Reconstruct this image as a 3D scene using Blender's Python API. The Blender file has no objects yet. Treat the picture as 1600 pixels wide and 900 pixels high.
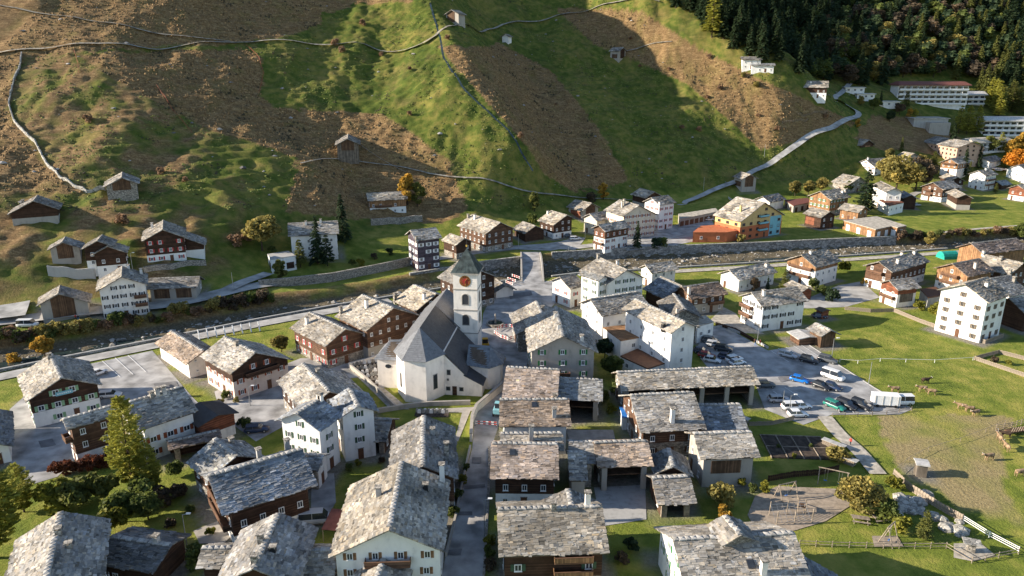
import bpy, math, random
import numpy as np
from mathutils import Vector
random.seed(7)
RNG = np.random.default_rng(11)
R = math.radians
scene = bpy.context.scene
col = scene.collection

# ---------------------------------------------------------------- camera
H = 70.0
F = 1150.0
PITCH = math.atan(360.0 / F)
CP, SP = math.cos(PITCH), math.sin(PITCH)
cam_d = bpy.data.cameras.new('camera')
cam_d.sensor_width = 36.0
cam_d.lens = F / 1600 * 36
cam_d.clip_start = 1.0
cam_d.clip_end = 6000
cam = bpy.data.objects.new('camera', cam_d)
col.objects.link(cam)
cam.location = (0, 0, H)
cam.rotation_euler = (math.pi / 2 - PITCH, 0, 0)
scene.camera = cam

# ---------------------------------------------------------------- world, sun, exposure
SUN_EL = R(19.5)
SUN_AZ = R(180 + 2.5)          # direction towards the sun, measured from +X
sdir = Vector((math.cos(SUN_EL) * math.cos(SUN_AZ), math.cos(SUN_EL) * math.sin(SUN_AZ), math.sin(SUN_EL)))
world = bpy.data.worlds.new('World')
scene.world = world
world.use_nodes = True
wn = world.node_tree.nodes
wl = world.node_tree.links
bg = wn['Background']
sky = wn.new('ShaderNodeTexSky')
sky.sky_type = 'NISHITA'
sky.sun_disc = False
sky.sun_elevation = SUN_EL
sky.sun_rotation = math.atan2(sdir.x, sdir.y)
sky.altitude = 1250
sky.air_density = 1.0
sky.dust_density = 0.6
wl.new(sky.outputs[0], bg.inputs[0])
bg.inputs[1].default_value = 0.105
sun_d = bpy.data.lights.new('sun', 'SUN')
sun_d.energy = 5.0
sun_d.angle = R(0.53)
sun_d.color = (1.0, 0.89, 0.74)
sun = bpy.data.objects.new('sun', sun_d)
col.objects.link(sun)
sun.rotation_euler = sdir.to_track_quat('Z', 'Y').to_euler()
scene.view_settings.view_transform = 'Standard'
scene.view_settings.look = 'None'
scene.view_settings.exposure = 1.25
scene.view_settings.gamma = 1.0

# ---------------------------------------------------------------- pixel <-> place
def ray(x, y):
    a = (x - 800) / F
    b = -(y - 450) / F
    return np.array((a, CP + b * SP, -SP + b * CP))
def at(x, y, z=0.0):
    d = ray(x, y)
    t = (z - H) / d[2]
    return np.array((0, 0, H)) + d * t
def project(X, Y, Z):
    dz = Z - H
    dep = Y * CP - dz * SP
    up = Y * SP + dz * CP
    dep = np.maximum(dep, 1e-3)
    return 800 + F * X / dep, 450 - F * up / dep, dep

# ---------------------------------------------------------------- noise
def _hash(ix, iy, seed):
    h = (ix.astype(np.int64) * 374761393 + iy.astype(np.int64) * 668265263 + seed * 974711) & 0x7fffffff
    h = ((h ^ (h >> 13)) * 1274126177) & 0x7fffffff
    h = h ^ (h >> 16)
    return (h % 100003) / 100003.0
def vnoise(x, y, seed=0):
    x = np.asarray(x, float); y = np.asarray(y, float)
    ix = np.floor(x); iy = np.floor(y)
    fx = x - ix; fy = y - iy
    fx = fx * fx * fx * (fx * (fx * 6 - 15) + 10); fy = fy * fy * fy * (fy * (fy * 6 - 15) + 10)
    a = _hash(ix, iy, seed); b = _hash(ix + 1, iy, seed)
    c = _hash(ix, iy + 1, seed); d = _hash(ix + 1, iy + 1, seed)
    return (a * (1 - fx) + b * fx) * (1 - fy) + (c * (1 - fx) + d * fx) * fy - 0.5
def smooth(a, b, x):
    t = np.clip((x - a) / (b - a), 0, 1)
    return t * t * (3 - 2 * t)
def in_poly(px, py, poly):
    inside = np.zeros(np.shape(px), bool)
    n = len(poly)
    for i in range(n):
        x0, y0 = poly[i]; x1, y1 = poly[(i + 1) % n]
        if y0 == y1: continue
        c = ((y0 > py) != (y1 > py)) & (px < (x1 - x0) * (py - y0) / (y1 - y0) + x0)
        inside ^= c
    return inside
def seg_dist(X, Y, pts):
    """distance to a polyline and the parameter along it"""
    best = np.full(np.shape(X), 1e9); par = np.zeros(np.shape(X))
    acc = 0.0
    for (x0, y0), (x1, y1) in zip(pts[:-1], pts[1:]):
        dx, dy = x1 - x0, y1 - y0
        L2 = dx * dx + dy * dy + 1e-9
        t = np.clip(((X - x0) * dx + (Y - y0) * dy) / L2, 0, 1)
        d = np.hypot(X - x0 - t * dx, Y - y0 - t * dy)
        m = d < best
        best = np.where(m, d, best); par = np.where(m, acc + t * math.sqrt(L2), par)
        acc += math.sqrt(L2)
    return best, par

# ---------------------------------------------------------------- terrain: valley floor, river bed, hillside
PROF = [
 (-500, [(182, 0), (200, 9), (230, 24), (265, 43), (305, 74), (335, 97)]),
 (0,    [(204, 0), (220, 11), (237, 19), (255, 25), (290, 43), (335, 74), (365, 97)]),
 (200,  [(217, 0), (228, 9), (255, 23), (290, 43), (340, 74), (370, 97)]),
 (400,  [(247, 0), (260, 7), (290, 19.4), (325, 40), (375, 76), (405, 100)]),
 (545,  [(268, 0), (278, 4), (292, 10), (330, 28), (395, 75), (435, 102)]),
 (700,  [(289, 0), (307, 9), (330, 20.6), (360, 37), (425, 73), (475, 105)]),
 (860,  [(325, 0), (350, 9), (400, 33), (460, 70), (520, 108)]),
 (1000, [(370, 0), (415, 32), (480, 70), (545, 110)]),
 (1165, [(374, 0), (386, 4), (430, 31), (490, 62), (580, 113)]),
 (1300, [(405, 0), (418, 5), (432, 16), (450, 29), (475, 44), (540, 66), (650, 118)]),
 (1450, [(405, 0), (440, 12), (480, 27), (500, 38), (535, 43), (600, 90), (700, 150)]),
 (1600, [(415, 0), (450, 11), (475, 20), (520, 36), (570, 62), (700, 150)]),
 (2000, [(430, 0), (470, 15), (520, 40), (570, 66), (700, 150)]),
]
YT = np.concatenate([np.arange(100, 700, 2.0), np.arange(700, 2600, 40.0)])
cols_w, cols_z = [], []
for px, pr in PROF:
    u = (px - 800) / F
    ys, zs = [], []
    for d, z in pr:
        ys.append((d - (H - z) * SP) / CP); zs.append(z)
    d0 = pr[0][0]
    cols_w.append(u * (d0 + 60) / ((d0 + 60 - (H - 25) * SP) / CP))
    zz = np.interp(YT, ys, zs)
    zz = np.where(YT > ys[-1], zs[-1] + (YT - ys[-1]) * (0.88 if px <= 860 else 0.6), zz)  # unseen slope above the view, steepened on the left to shade forest and hotel
    cols_z.append(zz)
WT = np.linspace(-1.3, 1.5, 281)
TAB = np.array([np.interp(WT, cols_w, np.array(cols_z)[:, j]) for j in range(len(YT))]).T   # [w, y]
k = np.exp(-0.5 * (np.arange(-8, 9) / 3.5) ** 2); k /= k.sum()
TABP = np.pad(TAB, ((8, 8), (0, 0)), mode='edge')
TAB = sum(k[i] * TABP[i:i + len(WT)] for i in range(17))
TABP = np.pad(TAB, ((0, 0), (4, 4)), mode='edge')
k2 = np.exp(-0.5 * (np.arange(-4, 5) / 1.8) ** 2); k2 /= k2.sum()
TAB2 = sum(k2[i] * TABP[:, i:i + len(YT)] for i in range(9))
TAB = np.where(YT[None, :] < 690, TAB2, TAB)

FAR_EDGE = [(-400, 592), (-200, 560), (0, 527), (100, 513), (200, 498), (300, 483), (400, 466), (500, 452), (600, 437), (700, 420), (760, 410), (820, 402), (860, 397), (1000, 388), (1100, 384), (1200, 380), (1300, 375), (1400, 371), (1500, 366), (1600, 361), (1800, 352)]
NEAR_EDGE = [(-400, 655), (-200, 620), (0, 580), (100, 560), (240, 533), (400, 501), (520, 479), (620, 463), (700, 450), (780, 440), (830, 436), (900, 428), (1000, 422), (1100, 416), (1200, 410), (1300, 402), (1400, 395), (1500, 388), (1600, 381), (1800, 368)]
FE = [tuple(at(x, y)[:2]) for x, y in FAR_EDGE]
NE = [tuple(at(x, y)[:2]) for x, y in NEAR_EDGE]
fe_x = np.array([p[0] for p in FE]); fe_y = np.array([p[1] for p in FE])
ne_x = np.array([p[0] for p in NE]); ne_y = np.array([p[1] for p in NE])
BED = -3.0

def spur(X, Y, pts, amp, sig):
    d, _ = seg_dist(X, Y, pts)
    return amp * np.exp(-0.5 * (d / sig) ** 2)
def raw(x, y, d):
    v = ray(x, y); p = np.array((0, 0, H)) + v * d
    return (p[0], p[1])
SPUR1 = [raw(640, 0, 470), raw(690, 90, 425), raw(745, 180, 372), raw(800, 260, 345)]
SPUR2 = [raw(940, -30, 575), raw(1010, 40, 520), raw(1090, 110, 480), raw(1200, 165, 455)]
GULLY = [raw(670, 0, 468), raw(690, 75, 430), raw(725, 140, 400), raw(790, 200, 368), raw(832, 268, 350)]
def Z(X, Y):
    X = np.asarray(X, float); Y = np.asarray(Y, float)
    Ys = np.clip(Y, 100.5, 2550)
    w = np.clip(X / Ys, -1.29, 1.49)
    fi = (w - WT[0]) / (WT[1] - WT[0])
    i = np.clip(fi.astype(int), 0, len(WT) - 2); fi = fi - i
    j = np.clip(np.searchsorted(YT, Ys) - 1, 0, len(YT) - 2)
    fj = (Ys - YT[j]) / (YT[j + 1] - YT[j])
    z = (TAB[i, j] * (1 - fj) + TAB[i, j + 1] * fj) * (1 - fi) + (TAB[i + 1, j] * (1 - fj) + TAB[i + 1, j + 1] * fj) * fi
    m = smooth(1.5, 14, z)
    hill = 1.0 - 0.75 * smooth(150, 215, X)
    n = 10.0 * vnoise(X / 46, Y / 60, 1) + 3.8 * vnoise(X / 17 + 5, Y / 26, 2) + 1.7 * vnoise(X / 7.5, Y / 11, 3) + 0.9 * vnoise(X / 3.1, Y / 4.4, 4) + 0.5 * vnoise(X / 1.9, Y / 2.4, 5)
    n = n + 1.5 * np.abs(vnoise(X / 11 + 3, Y / 15, 8)) - 0.4
    z = z + n * m * hill
    z = z + m * hill * 0.22 * np.sin(z * 2 * math.pi / 2.3 + 2.5 * vnoise(X / 30, Y / 30, 17)) * (0.35 + np.abs(vnoise(X / 23, Y / 19, 18)) * 2)
    z = z + m * (spur(X, Y, SPUR1, 24, 19) + spur(X, Y, SPUR2, 30, 26))
    gd, _ = seg_dist(X, Y, GULLY)
    z = z - m * 2.2 * np.exp(-0.5 * (gd / 3.0) ** 2)
    # river channel
    fy = np.interp(X, fe_x, fe_y); ny = np.interp(X, ne_x, ne_y)
    bank = np.where(X < -20, 6.0, 0.8)
    a = smooth(0.0, 1.0, (fy - Y) / bank)
    b = smooth(0.0, 1.0, (Y - ny) / 1.2)
    ch = np.minimum(a, b)
    bumps = 0.5 * vnoise(X / 1.7, Y / 1.7, 21) + 0.7 * vnoise(X / 5, Y / 5, 22)
    z = z * (1 - ch) + ch * (BED + bumps)
    # rough meadows, nearly flat
    fl = (1 - ch) * (1 - m)
    z = z + fl * 0.0
    return z
TS = np.concatenate([np.linspace(60, 420, 1500), np.linspace(420.3, 1500, 1800)])
def hit(x, y):
    """first point of the ground seen in direction of a pixel"""
    d = ray(x, y)
    P = np.array((0, 0, H))[None, :] + TS[:, None] * d[None, :]
    g = P[:, 2] - Z(P[:, 0], P[:, 1])
    k = np.argmax(g < 0)
    if g[k] >= 0:
        return P[-1]
    t = TS[k - 1] + (TS[k] - TS[k - 1]) * g[k - 1] / (g[k - 1] - g[k])
    p = np.array((0, 0, H)) + t * d
    return p

# ---------------------------------------------------------------- materials
MATS = {}
def new_mat(name):
    m = bpy.data.materials.new(name); m.use_nodes = True
    nt = m.node_tree
    b = nt.nodes['Principled BSDF']
    b.inputs['Specular IOR Level'].default_value = 0.25
    MATS[name] = m
    return m, nt, b
def node(nt, typ, **kw):
    n = nt.nodes.new(typ)
    for k_, v in kw.items():
        setattr(n, k_, v)
    return n
def ramp(nt, stops):
    r = nt.nodes.new('ShaderNodeValToRGB')
    e = r.color_ramp.elements
    while len(e) < len(stops): e.new(0.5)
    for el, (p, c) in zip(e, stops):
        el.position = p; el.color = (c[0], c[1], c[2], 1)
    return r
def plain(name, c, rough=0.8, metal=0.0, var=0.12, scale=1.2, bump=0.0, spec=None):
    m, nt, b = new_mat(name)
    tc = node(nt, 'ShaderNodeTexCoord')
    nz = node(nt, 'ShaderNodeTexNoise'); nz.inputs['Scale'].default_value = scale; nz.inputs['Detail'].default_value = 6
    nt.links.new(tc.outputs['Object'], nz.inputs['Vector'])
    lo = [max(0, v * (1 - var * 2)) for v in c]; hi = [min(1, v * (1 + var * 1.6)) for v in c]
    r = ramp(nt, [(0.3, lo), (0.7, hi)])
    nt.links.new(nz.outputs['Fac'], r.inputs[0]); nt.links.new(r.outputs[0], b.inputs['Base Color'])
    b.inputs['Roughness'].default_value = rough; b.inputs['Metallic'].default_value = metal
    if spec is not None: b.inputs['Specular IOR Level'].default_value = spec
    if bump:
        bp = node(nt, 'ShaderNodeBump'); bp.inputs['Strength'].default_value = bump; bp.inputs['Distance'].default_value = 0.1
        n2 = node(nt, 'ShaderNodeTexNoise'); n2.inputs['Scale'].default_value = scale * 6; n2.inputs['Detail'].default_value = 4
        nt.links.new(tc.outputs['Object'], n2.inputs['Vector'])
        nt.links.new(n2.outputs['Fac'], bp.inputs['Height']); nt.links.new(bp.outputs[0], b.inputs['Normal'])
    return m
def plaster(name, c):
    """rendered wall with faint blotches and streaks of weathering"""
    m, nt, b = new_mat(name)
    tc = node(nt, 'ShaderNodeTexCoord')
    mp = node(nt, 'ShaderNodeMapping'); mp.inputs['Scale'].default_value = (0.9, 0.9, 0.35)
    nt.links.new(tc.outputs['Object'], mp.inputs['Vector'])
    st = node(nt, 'ShaderNodeTexNoise'); st.inputs['Scale'].default_value = 1.0; st.inputs['Detail'].default_value = 7
    nt.links.new(mp.outputs[0], st.inputs['Vector'])
    bl = node(nt, 'ShaderNodeTexNoise'); bl.inputs['Scale'].default_value = 0.45; bl.inputs['Detail'].default_value = 8; bl.inputs['Roughness'].default_value = 0.65
    nt.links.new(tc.outputs['Object'], bl.inputs['Vector'])
    ad = node(nt, 'ShaderNodeMath', operation='ADD'); nt.links.new(st.outputs['Fac'], ad.inputs[0]); nt.links.new(bl.outputs['Fac'], ad.inputs[1])
    ml = node(nt, 'ShaderNodeMath', operation='MULTIPLY'); ml.inputs[1].default_value = 0.5; nt.links.new(ad.outputs[0], ml.inputs[0])
    r = ramp(nt, [(0.34, [v * 0.70 for v in c]), (0.46, [v * 0.92 for v in c]), (0.60, c)])
    nt.links.new(ml.outputs[0], r.inputs[0]); nt.links.new(r.outputs[0], b.inputs['Base Color'])
    b.inputs['Roughness'].default_value = 0.9
    bp = node(nt, 'ShaderNodeBump'); bp.inputs['Strength'].default_value = 0.25; bp.inputs['Distance'].default_value = 0.05
    n2 = node(nt, 'ShaderNodeTexNoise'); n2.inputs['Scale'].default_value = 5
    nt.links.new(tc.outputs['Object'], n2.inputs['Vector']); nt.links.new(n2.outputs['Fac'], bp.inputs['Height']); nt.links.new(bp.outputs[0], b.inputs['Normal'])
    return m
def timber(name, c, vertical=False, step=0.22):
    """weathered boards or squared logs with dark joints"""
    m, nt, b = new_mat(name)
    tc = node(nt, 'ShaderNodeTexCoord')
    sep = node(nt, 'ShaderNodeSeparateXYZ'); nt.links.new(tc.outputs['Object'], sep.inputs[0])
    if vertical:
        ad = node(nt, 'ShaderNodeMath', operation='ADD'); nt.links.new(sep.outputs[0], ad.inputs[0]); nt.links.new(sep.outputs[1], ad.inputs[1]); src = ad.outputs[0]
    else:
        src = sep.outputs[2]
    dv = node(nt, 'ShaderNodeMath', operation='DIVIDE'); dv.inputs[1].default_value = step; nt.links.new(src, dv.inputs[0])
    fr = node(nt, 'ShaderNodeMath', operation='FRACT'); nt.links.new(dv.outputs[0], fr.inputs[0])
    fl = node(nt, 'ShaderNodeMath', operation='FLOOR'); nt.links.new(dv.outputs[0], fl.inputs[0])
    wn_ = node(nt, 'ShaderNodeTexWhiteNoise', noise_dimensions='1D'); nt.links.new(fl.outputs[0], wn_.inputs['W'])
    nz = node(nt, 'ShaderNodeTexNoise'); nz.inputs['Scale'].default_value = 0.8; nz.inputs['Detail'].default_value = 8
    nt.links.new(tc.outputs['Object'], nz.inputs['Vector'])
    mx = node(nt, 'ShaderNodeMath', operation='MULTIPLY_ADD'); mx.inputs[1].default_value = 0.45
    nt.links.new(wn_.outputs['Value'], mx.inputs[0]); nt.links.new(nz.outputs['Fac'], mx.inputs[2])
    r = ramp(nt, [(0.35, [v * 0.55 for v in c]), (0.7, c), (1.0, [min(1, v * 1.7) for v in c])])
    nt.links.new(mx.outputs[0], r.inputs[0])
    jr = ramp(nt, [(0.0, (0.25,) * 3), (0.14, (1,) * 3)]); nt.links.new(fr.outputs[0], jr.inputs[0])
    mu = node(nt, 'ShaderNodeMix', data_type='RGBA', blend_type='MULTIPLY'); mu.inputs['Factor'].default_value = 1
    nt.links.new(r.outputs[0], mu.inputs[6]); nt.links.new(jr.outputs[0], mu.inputs[7])
    nt.links.new(mu.outputs[2], b.inputs['Base Color'])
    b.inputs['Roughness'].default_value = 0.85
    bp = node(nt, 'ShaderNodeBump'); bp.inputs['Strength'].default_value = 0.6; bp.inputs['Distance'].default_value = 0.05
    nt.links.new(jr.outputs[0], bp.inputs['Height']); nt.links.new(bp.outputs[0], b.inputs['Normal'])
    return m
def masonry(name, c, scale=2.4, mortar=0.5):
    """rubble stone wall"""
    m, nt, b = new_mat(name)
    tc = node(nt, 'ShaderNodeTexCoord')
    mp = node(nt, 'ShaderNodeMapping'); mp.inputs['Scale'].default_value = (scale, scale, scale * 1.7); nt.links.new(tc.outputs['Object'], mp.inputs['Vector'])
    nz = node(nt, 'ShaderNodeTexNoise'); nz.inputs['Scale'].default_value = 2
    nt.links.new(mp.outputs[0], nz.inputs['Vector'])
    v = node(nt, 'ShaderNodeTexVoronoi'); v.inputs['Scale'].default_value = 1.0; nt.links.new(mp.outputs[0], v.inputs['Vector'])
    v2 = node(nt, 'ShaderNodeTexVoronoi', feature='DISTANCE_TO_EDGE'); v2.inputs['Scale'].default_value = 1.0; nt.links.new(mp.outputs[0], v2.inputs['Vector'])
    sp = node(nt, 'ShaderNodeSeparateColor'); nt.links.new(v.outputs['Color'], sp.inputs[0])
    r = ramp(nt, [(0.0, [q * 0.5 for q in c]), (0.5, c), (1.0, [min(1, q * 1.5) for q in c])]); nt.links.new(sp.outputs[0], r.inputs[0])
    e = ramp(nt, [(0.0, (mortar,) * 3), (0.09, (1,) * 3)]); nt.links.new(v2.outputs['Distance'], e.inputs[0])
    mu = node(nt, 'ShaderNodeMix', data_type='RGBA', blend_type='MULTIPLY'); mu.inputs['Factor'].default_value = 1
    nt.links.new(r.outputs[0], mu.inputs[6]); nt.links.new(e.outputs[0], mu.inputs[7]); nt.links.new(mu.outputs[2], b.inputs['Base Color'])
    b.inputs['Roughness'].default_value = 0.95
    bp = node(nt, 'ShaderNodeBump'); bp.inputs['Strength'].default_value = 0.8; bp.inputs['Distance'].default_value = 0.12
    nt.links.new(e.outputs[0], bp.inputs['Height']); nt.links.new(bp.outputs[0], b.inputs['Normal'])
    return m
def attr_mat(name, rough=0.85, nscale=3.0, amt=0.35):
    """per-piece colour from the mesh, with grain"""
    m, nt, b = new_mat(name)
    at_ = node(nt, 'ShaderNodeAttribute', attribute_name='piece')
    tc = node(nt, 'ShaderNodeTexCoord')
    nz = node(nt, 'ShaderNodeTexNoise'); nz.inputs['Scale'].default_value = nscale; nz.inputs['Detail'].default_value = 8; nz.inputs['Roughness'].default_value = 0.7
    nt.links.new(tc.outputs['Object'], nz.inputs['Vector'])
    r = ramp(nt, [(0.28, (1 - amt,) * 3), (0.72, (1 + amt * 0.6,) * 3)]); nt.links.new(nz.outputs['Fac'], r.inputs[0])
    mu = node(nt, 'ShaderNodeMix', data_type='RGBA', blend_type='MULTIPLY'); mu.inputs['Factor'].default_value = 1
    nt.links.new(at_.outputs['Color'], mu.inputs[6]); nt.links.new(r.outputs[0], mu.inputs[7]); nt.links.new(mu.outputs[2], b.inputs['Base Color'])
    b.inputs['Roughness'].default_value = rough
    return m
def leafy(name, c, var=0.5):
    m, nt, b = new_mat(name)
    at_ = node(nt, 'ShaderNodeAttribute', attribute_name='piece')
    sp = node(nt, 'ShaderNodeSeparateColor'); nt.links.new(at_.outputs['Color'], sp.inputs[0])
    c2 = [c[0] * (1 + var) + 0.01, c[1] * (1 + var * 0.7), c[2] * (1 + var * 0.2)]
    r = ramp(nt, [(0.0, [v * (1 - var * 0.8) for v in c]), (0.5, c), (1.0, c2)]); nt.links.new(sp.outputs[0], r.inputs[0])
    nt.links.new(r.outputs[0], b.inputs['Base Color']); b.inputs['Roughness'].default_value = 0.7
    tr = node(nt, 'ShaderNodeBsdfTranslucent'); nt.links.new(r.outputs[0], tr.inputs[0])
    mix = node(nt, 'ShaderNodeMixShader'); mix.inputs[0].default_value = 0.4
    out = nt.nodes['Material Output']
    nt.links.new(b.outputs[0], mix.inputs[1]); nt.links.new(tr.outputs[0], mix.inputs[2]); nt.links.new(mix.outputs[0], out.inputs[0])
    return m

plaster('white', (0.78, 0.76, 0.72)); plaster('cream', (0.82, 0.755, 0.68)); plaster('pink', (0.68, 0.56, 0.48))
plaster('beige', (0.60, 0.53, 0.42)); plaster('grey', (0.36, 0.33, 0.29)); plaster('yellow', (0.58, 0.41, 0.18)); plaster('salmon', (0.50, 0.34, 0.25))
plaster('orange', (0.48, 0.15, 0.065)); plaster('turquoise', (0.22, 0.46, 0.52)); plaster('concrete', (0.38, 0.37, 0.35)); plaster('palestone', (0.36, 0.33, 0.29))
timber('darkwood', (0.050, 0.026, 0.016)); timber('brownwood', (0.100, 0.054, 0.033)); timber('greywood', (0.14, 0.115, 0.09), True)
timber('boards', (0.10, 0.058, 0.034), True, 0.25); timber('larchwood', (0.23, 0.125, 0.062), True); timber('purplewood', (0.075, 0.058, 0.070)); timber('redwood', (0.17, 0.062, 0.033))
masonry('stone', (0.30, 0.27, 0.23)); masonry('wallstone', (0.29, 0.28, 0.26), 1.1); masonry('drystone', (0.36, 0.34, 0.30), 1.6)
attr_mat('slab'); attr_mat('slate', 0.6, 2.0, 0.2); attr_mat('rock', 0.95, 1.2, 0.5)
plain('deck', (0.10, 0.075, 0.055)); plain('trim', (0.16, 0.085, 0.05)); plain('paintwhite', (0.75, 0.74, 0.72), 0.6, var=0.05)
plain('glass', (0.030, 0.036, 0.045), 0.08, var=0.1, spec=0.6)
plain('green', (0.03, 0.16, 0.05), 0.6); plain('palegreen', (0.22, 0.36, 0.20), 0.6); plain('darkgreen', (0.05, 0.09, 0.055), 0.6); plain('red', (0.36, 0.035, 0.03), 0.6); plain('rust', (0.26, 0.07, 0.03), 0.7)
plain('brown', (0.12, 0.055, 0.03), 0.7); plain('black', (0.02, 0.02, 0.022), 0.6); plain('metal', (0.40, 0.41, 0.42), 0.4, 0.7); plain('copper', (0.050, 0.066, 0.064), 0.55, 0.1, var=0.3, scale=0.8)
plain('gold', (0.65, 0.45, 0.12), 0.35, 0.8); plain('asphalt', (0.33, 0.32, 0.31), 0.9, var=0.24, scale=0.3, bump=0.15); plain('road', (0.36, 0.345, 0.32), 0.9, var=0.2, scale=0.3, bump=0.15)
plain('track', (0.27, 0.24, 0.19), 0.95, var=0.3, scale=0.5, bump=0.4); plain('gravel', (0.40, 0.36, 0.30), 0.95, var=0.2, scale=0.8, bump=0.4); plain('sand', (0.31, 0.25, 0.19), 0.95, var=0.15, bump=0.3); plain('soil', (0.06, 0.045, 0.035), 0.95, var=0.3, bump=0.5)
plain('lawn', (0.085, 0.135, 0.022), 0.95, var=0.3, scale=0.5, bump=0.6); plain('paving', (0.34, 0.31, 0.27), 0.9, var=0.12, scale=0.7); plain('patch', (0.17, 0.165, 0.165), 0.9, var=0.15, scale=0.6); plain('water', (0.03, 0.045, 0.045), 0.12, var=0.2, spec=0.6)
plain('bark', (0.075, 0.052, 0.036), 0.95, var=0.3, scale=3); plain('timberpost', (0.27, 0.22, 0.17), 0.9, var=0.25, scale=2); plain('rubber', (0.02, 0.02, 0.02), 0.9)
plain('tarp', (0.02, 0.30, 0.24), 0.5); plain('skin', (0.45, 0.27, 0.19), 0.6); plain('cloth_red', (0.55, 0.06, 0.04), 0.9); plain('cloth_dark', (0.03, 0.035, 0.05), 0.9); plain('cowhide', (0.33, 0.22, 0.13), 0.9, var=0.4, scale=1.4); plain('cowdark', (0.07, 0.045, 0.03), 0.9, var=0.3)
plain('yellowpaint', (0.62, 0.33, 0.03), 0.5); plain('bluepaint', (0.03, 0.17, 0.5), 0.4); plain('roofmetal', (0.055, 0.058, 0.065), 0.5, 0.3); plain('lightmetal', (0.5, 0.48, 0.45), 0.55, 0.2, var=0.15); plain('redroof', (0.16, 0.06, 0.045), 0.7); plain('dryshrub', (0.17, 0.10, 0.06), 0.95, var=0.4)
leafy('larch_leaf', (0.33, 0.33, 0.06)); leafy('spruce_leaf', (0.040, 0.068, 0.030)); leafy('pine_leaf', (0.15, 0.165, 0.045)); leafy('green_leaf', (0.11, 0.14, 0.035)); leafy('gold_leaf', (0.44, 0.28, 0.05)); leafy('olive_leaf', (0.27, 0.23, 0.07)); leafy('rust_leaf', (0.105, 0.08, 0.052)); leafy('bare_leaf', (0.28, 0.18, 0.11)); leafy('hedge_leaf', (0.20, 0.20, 0.03)); leafy('orange_leaf', (0.52, 0.22, 0.025)); leafy('copperhedge', (0.15, 0.055, 0.03))
PAINT = {}
def paint(name, c, rough=0.28):
    m, nt, b = new_mat('car_' + name)
    b.inputs['Base Color'].default_value = (*c, 1); b.inputs['Roughness'].default_value = rough
    b.inputs['Coat Weight'].default_value = 0.5; b.inputs['Specular IOR Level'].default_value = 0.5
for n_, c_ in dict(white=(0.72, 0.72, 0.72), black=(0.015, 0.016, 0.02), blue=(0.01, 0.16, 0.55), red=(0.32, 0.02, 0.02), silver=(0.42, 0.43, 0.45), grey=(0.09, 0.095, 0.10), green=(0.02, 0.20, 0.15), navy=(0.02, 0.035, 0.08), orange=(0.6, 0.25, 0.02)).items():
    paint(n_, c_)

# ---------------------------------------------------------------- mesh helpers
class MB:
    def __init__(s): s.v = []; s.f = []; s.m = []; s.mats = []
    def mi(s, mat):
        if mat not in s.mats: s.mats.append(mat)
        return s.mats.index(mat)
    def face(s, pts, mat='white'):
        n = len(s.v); s.v += [tuple(p) for p in pts]; s.f.append(tuple(range(n, n + len(pts)))); s.m.append(s.mi(mat))
    def poly(s, verts, faces, mat='white'):
        n = len(s.v); s.v += [tuple(p) for p in verts]; k_ = s.mi(mat)
        for f in faces: s.f.append(tuple(n + i for i in f)); s.m.append(k_)
    def box(s, x0, x1, y0, y1, z0, z1, mat='white'):
        s.poly([(x0, y0, z0), (x1, y0, z0), (x1, y1, z0), (x0, y1, z0), (x0, y0, z1), (x1, y0, z1), (x1, y1, z1), (x0, y1, z1)],
               [(3, 2, 1, 0), (4, 5, 6, 7), (0, 1, 5, 4), (1, 2, 6, 5), (2, 3, 7, 6), (3, 0, 4, 7)], mat)
    def prism(s, pts, z0, z1, mat='white'):
        n = len(pts)
        a = sum(pts[i][0] * pts[(i + 1) % n][1] - pts[(i + 1) % n][0] * pts[i][1] for i in range(n))
        if a < 0: pts = pts[::-1]
        v = [(p[0], p[1], z0) for p in pts] + [(p[0], p[1], z1) for p in pts]
        f = [tuple(range(n))[::-1], tuple(range(n, 2 * n))] + [(i, (i + 1) % n, n + (i + 1) % n, n + i) for i in range(n)]
        s.poly(v, f, mat)
    def bar(s, a, b, r, mat='white', r2=None, n=6):
        a = Vector(a); b = Vector(b); d = b - a
        if d.length < 1e-6: return
        q = d.to_track_quat('Z', 'Y'); r2 = r if r2 is None else r2
        v = []
        for p, rr in ((a, r), (b, r2)):
            for i in range(n):
                t = 2 * math.pi * i / n + math.pi / n
                v.append(p + q @ Vector((rr * math.cos(t), rr * math.sin(t), 0)))
        f = [(i, (i + 1) % n, n + (i + 1) % n, n + i) for i in range(n)] + [tuple(range(n))[::-1], tuple(range(n, 2 * n))]
        s.poly(v, f, mat)
    def loft(s, rings, mat='white', caps=True):
        n = len(rings[0]); v = [p for r_ in rings for p in r_]; f = []
        for k_ in range(len(rings) - 1):
            for i in range(n):
                f.append((k_ * n + i, k_ * n + (i + 1) % n, (k_ + 1) * n + (i + 1) % n, (k_ + 1) * n + i))
        if caps: f += [tuple(range(n))[::-1], tuple(range((len(rings) - 1) * n, len(rings) * n))]
        s.poly(v, f, mat)
    def mesh(s, name, smooth_=False):
        me = bpy.data.meshes.new(name); me.from_pydata(s.v, [], s.f)
        for m in s.mats: me.materials.append(MATS[m])
        me.polygons.foreach_set('material_index', s.m)
        if smooth_: me.polygons.foreach_set('use_smooth', [True] * len(s.f))
        me.update(); return me
    def build(s, name, parent=None, smooth_=False):
        return link(name, s.mesh(name, smooth_), parent)
def link(name, me, parent=None, loc=None, rz=0.0, scale=None):
    o = bpy.data.objects.new(name, me); col.objects.link(o)
    if parent is not None: o.parent = parent
    if loc is not None: o.location = loc
    if rz: o.rotation_euler = (0, 0, rz)
    if scale is not None: o.scale = scale
    return o
def tag(o, label=None, cat=None, group=None, kind=None):
    if label: o['label'] = label
    if cat: o['category'] = cat
    if group: o['group'] = group
    if kind: o['kind'] = kind
    return o
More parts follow.
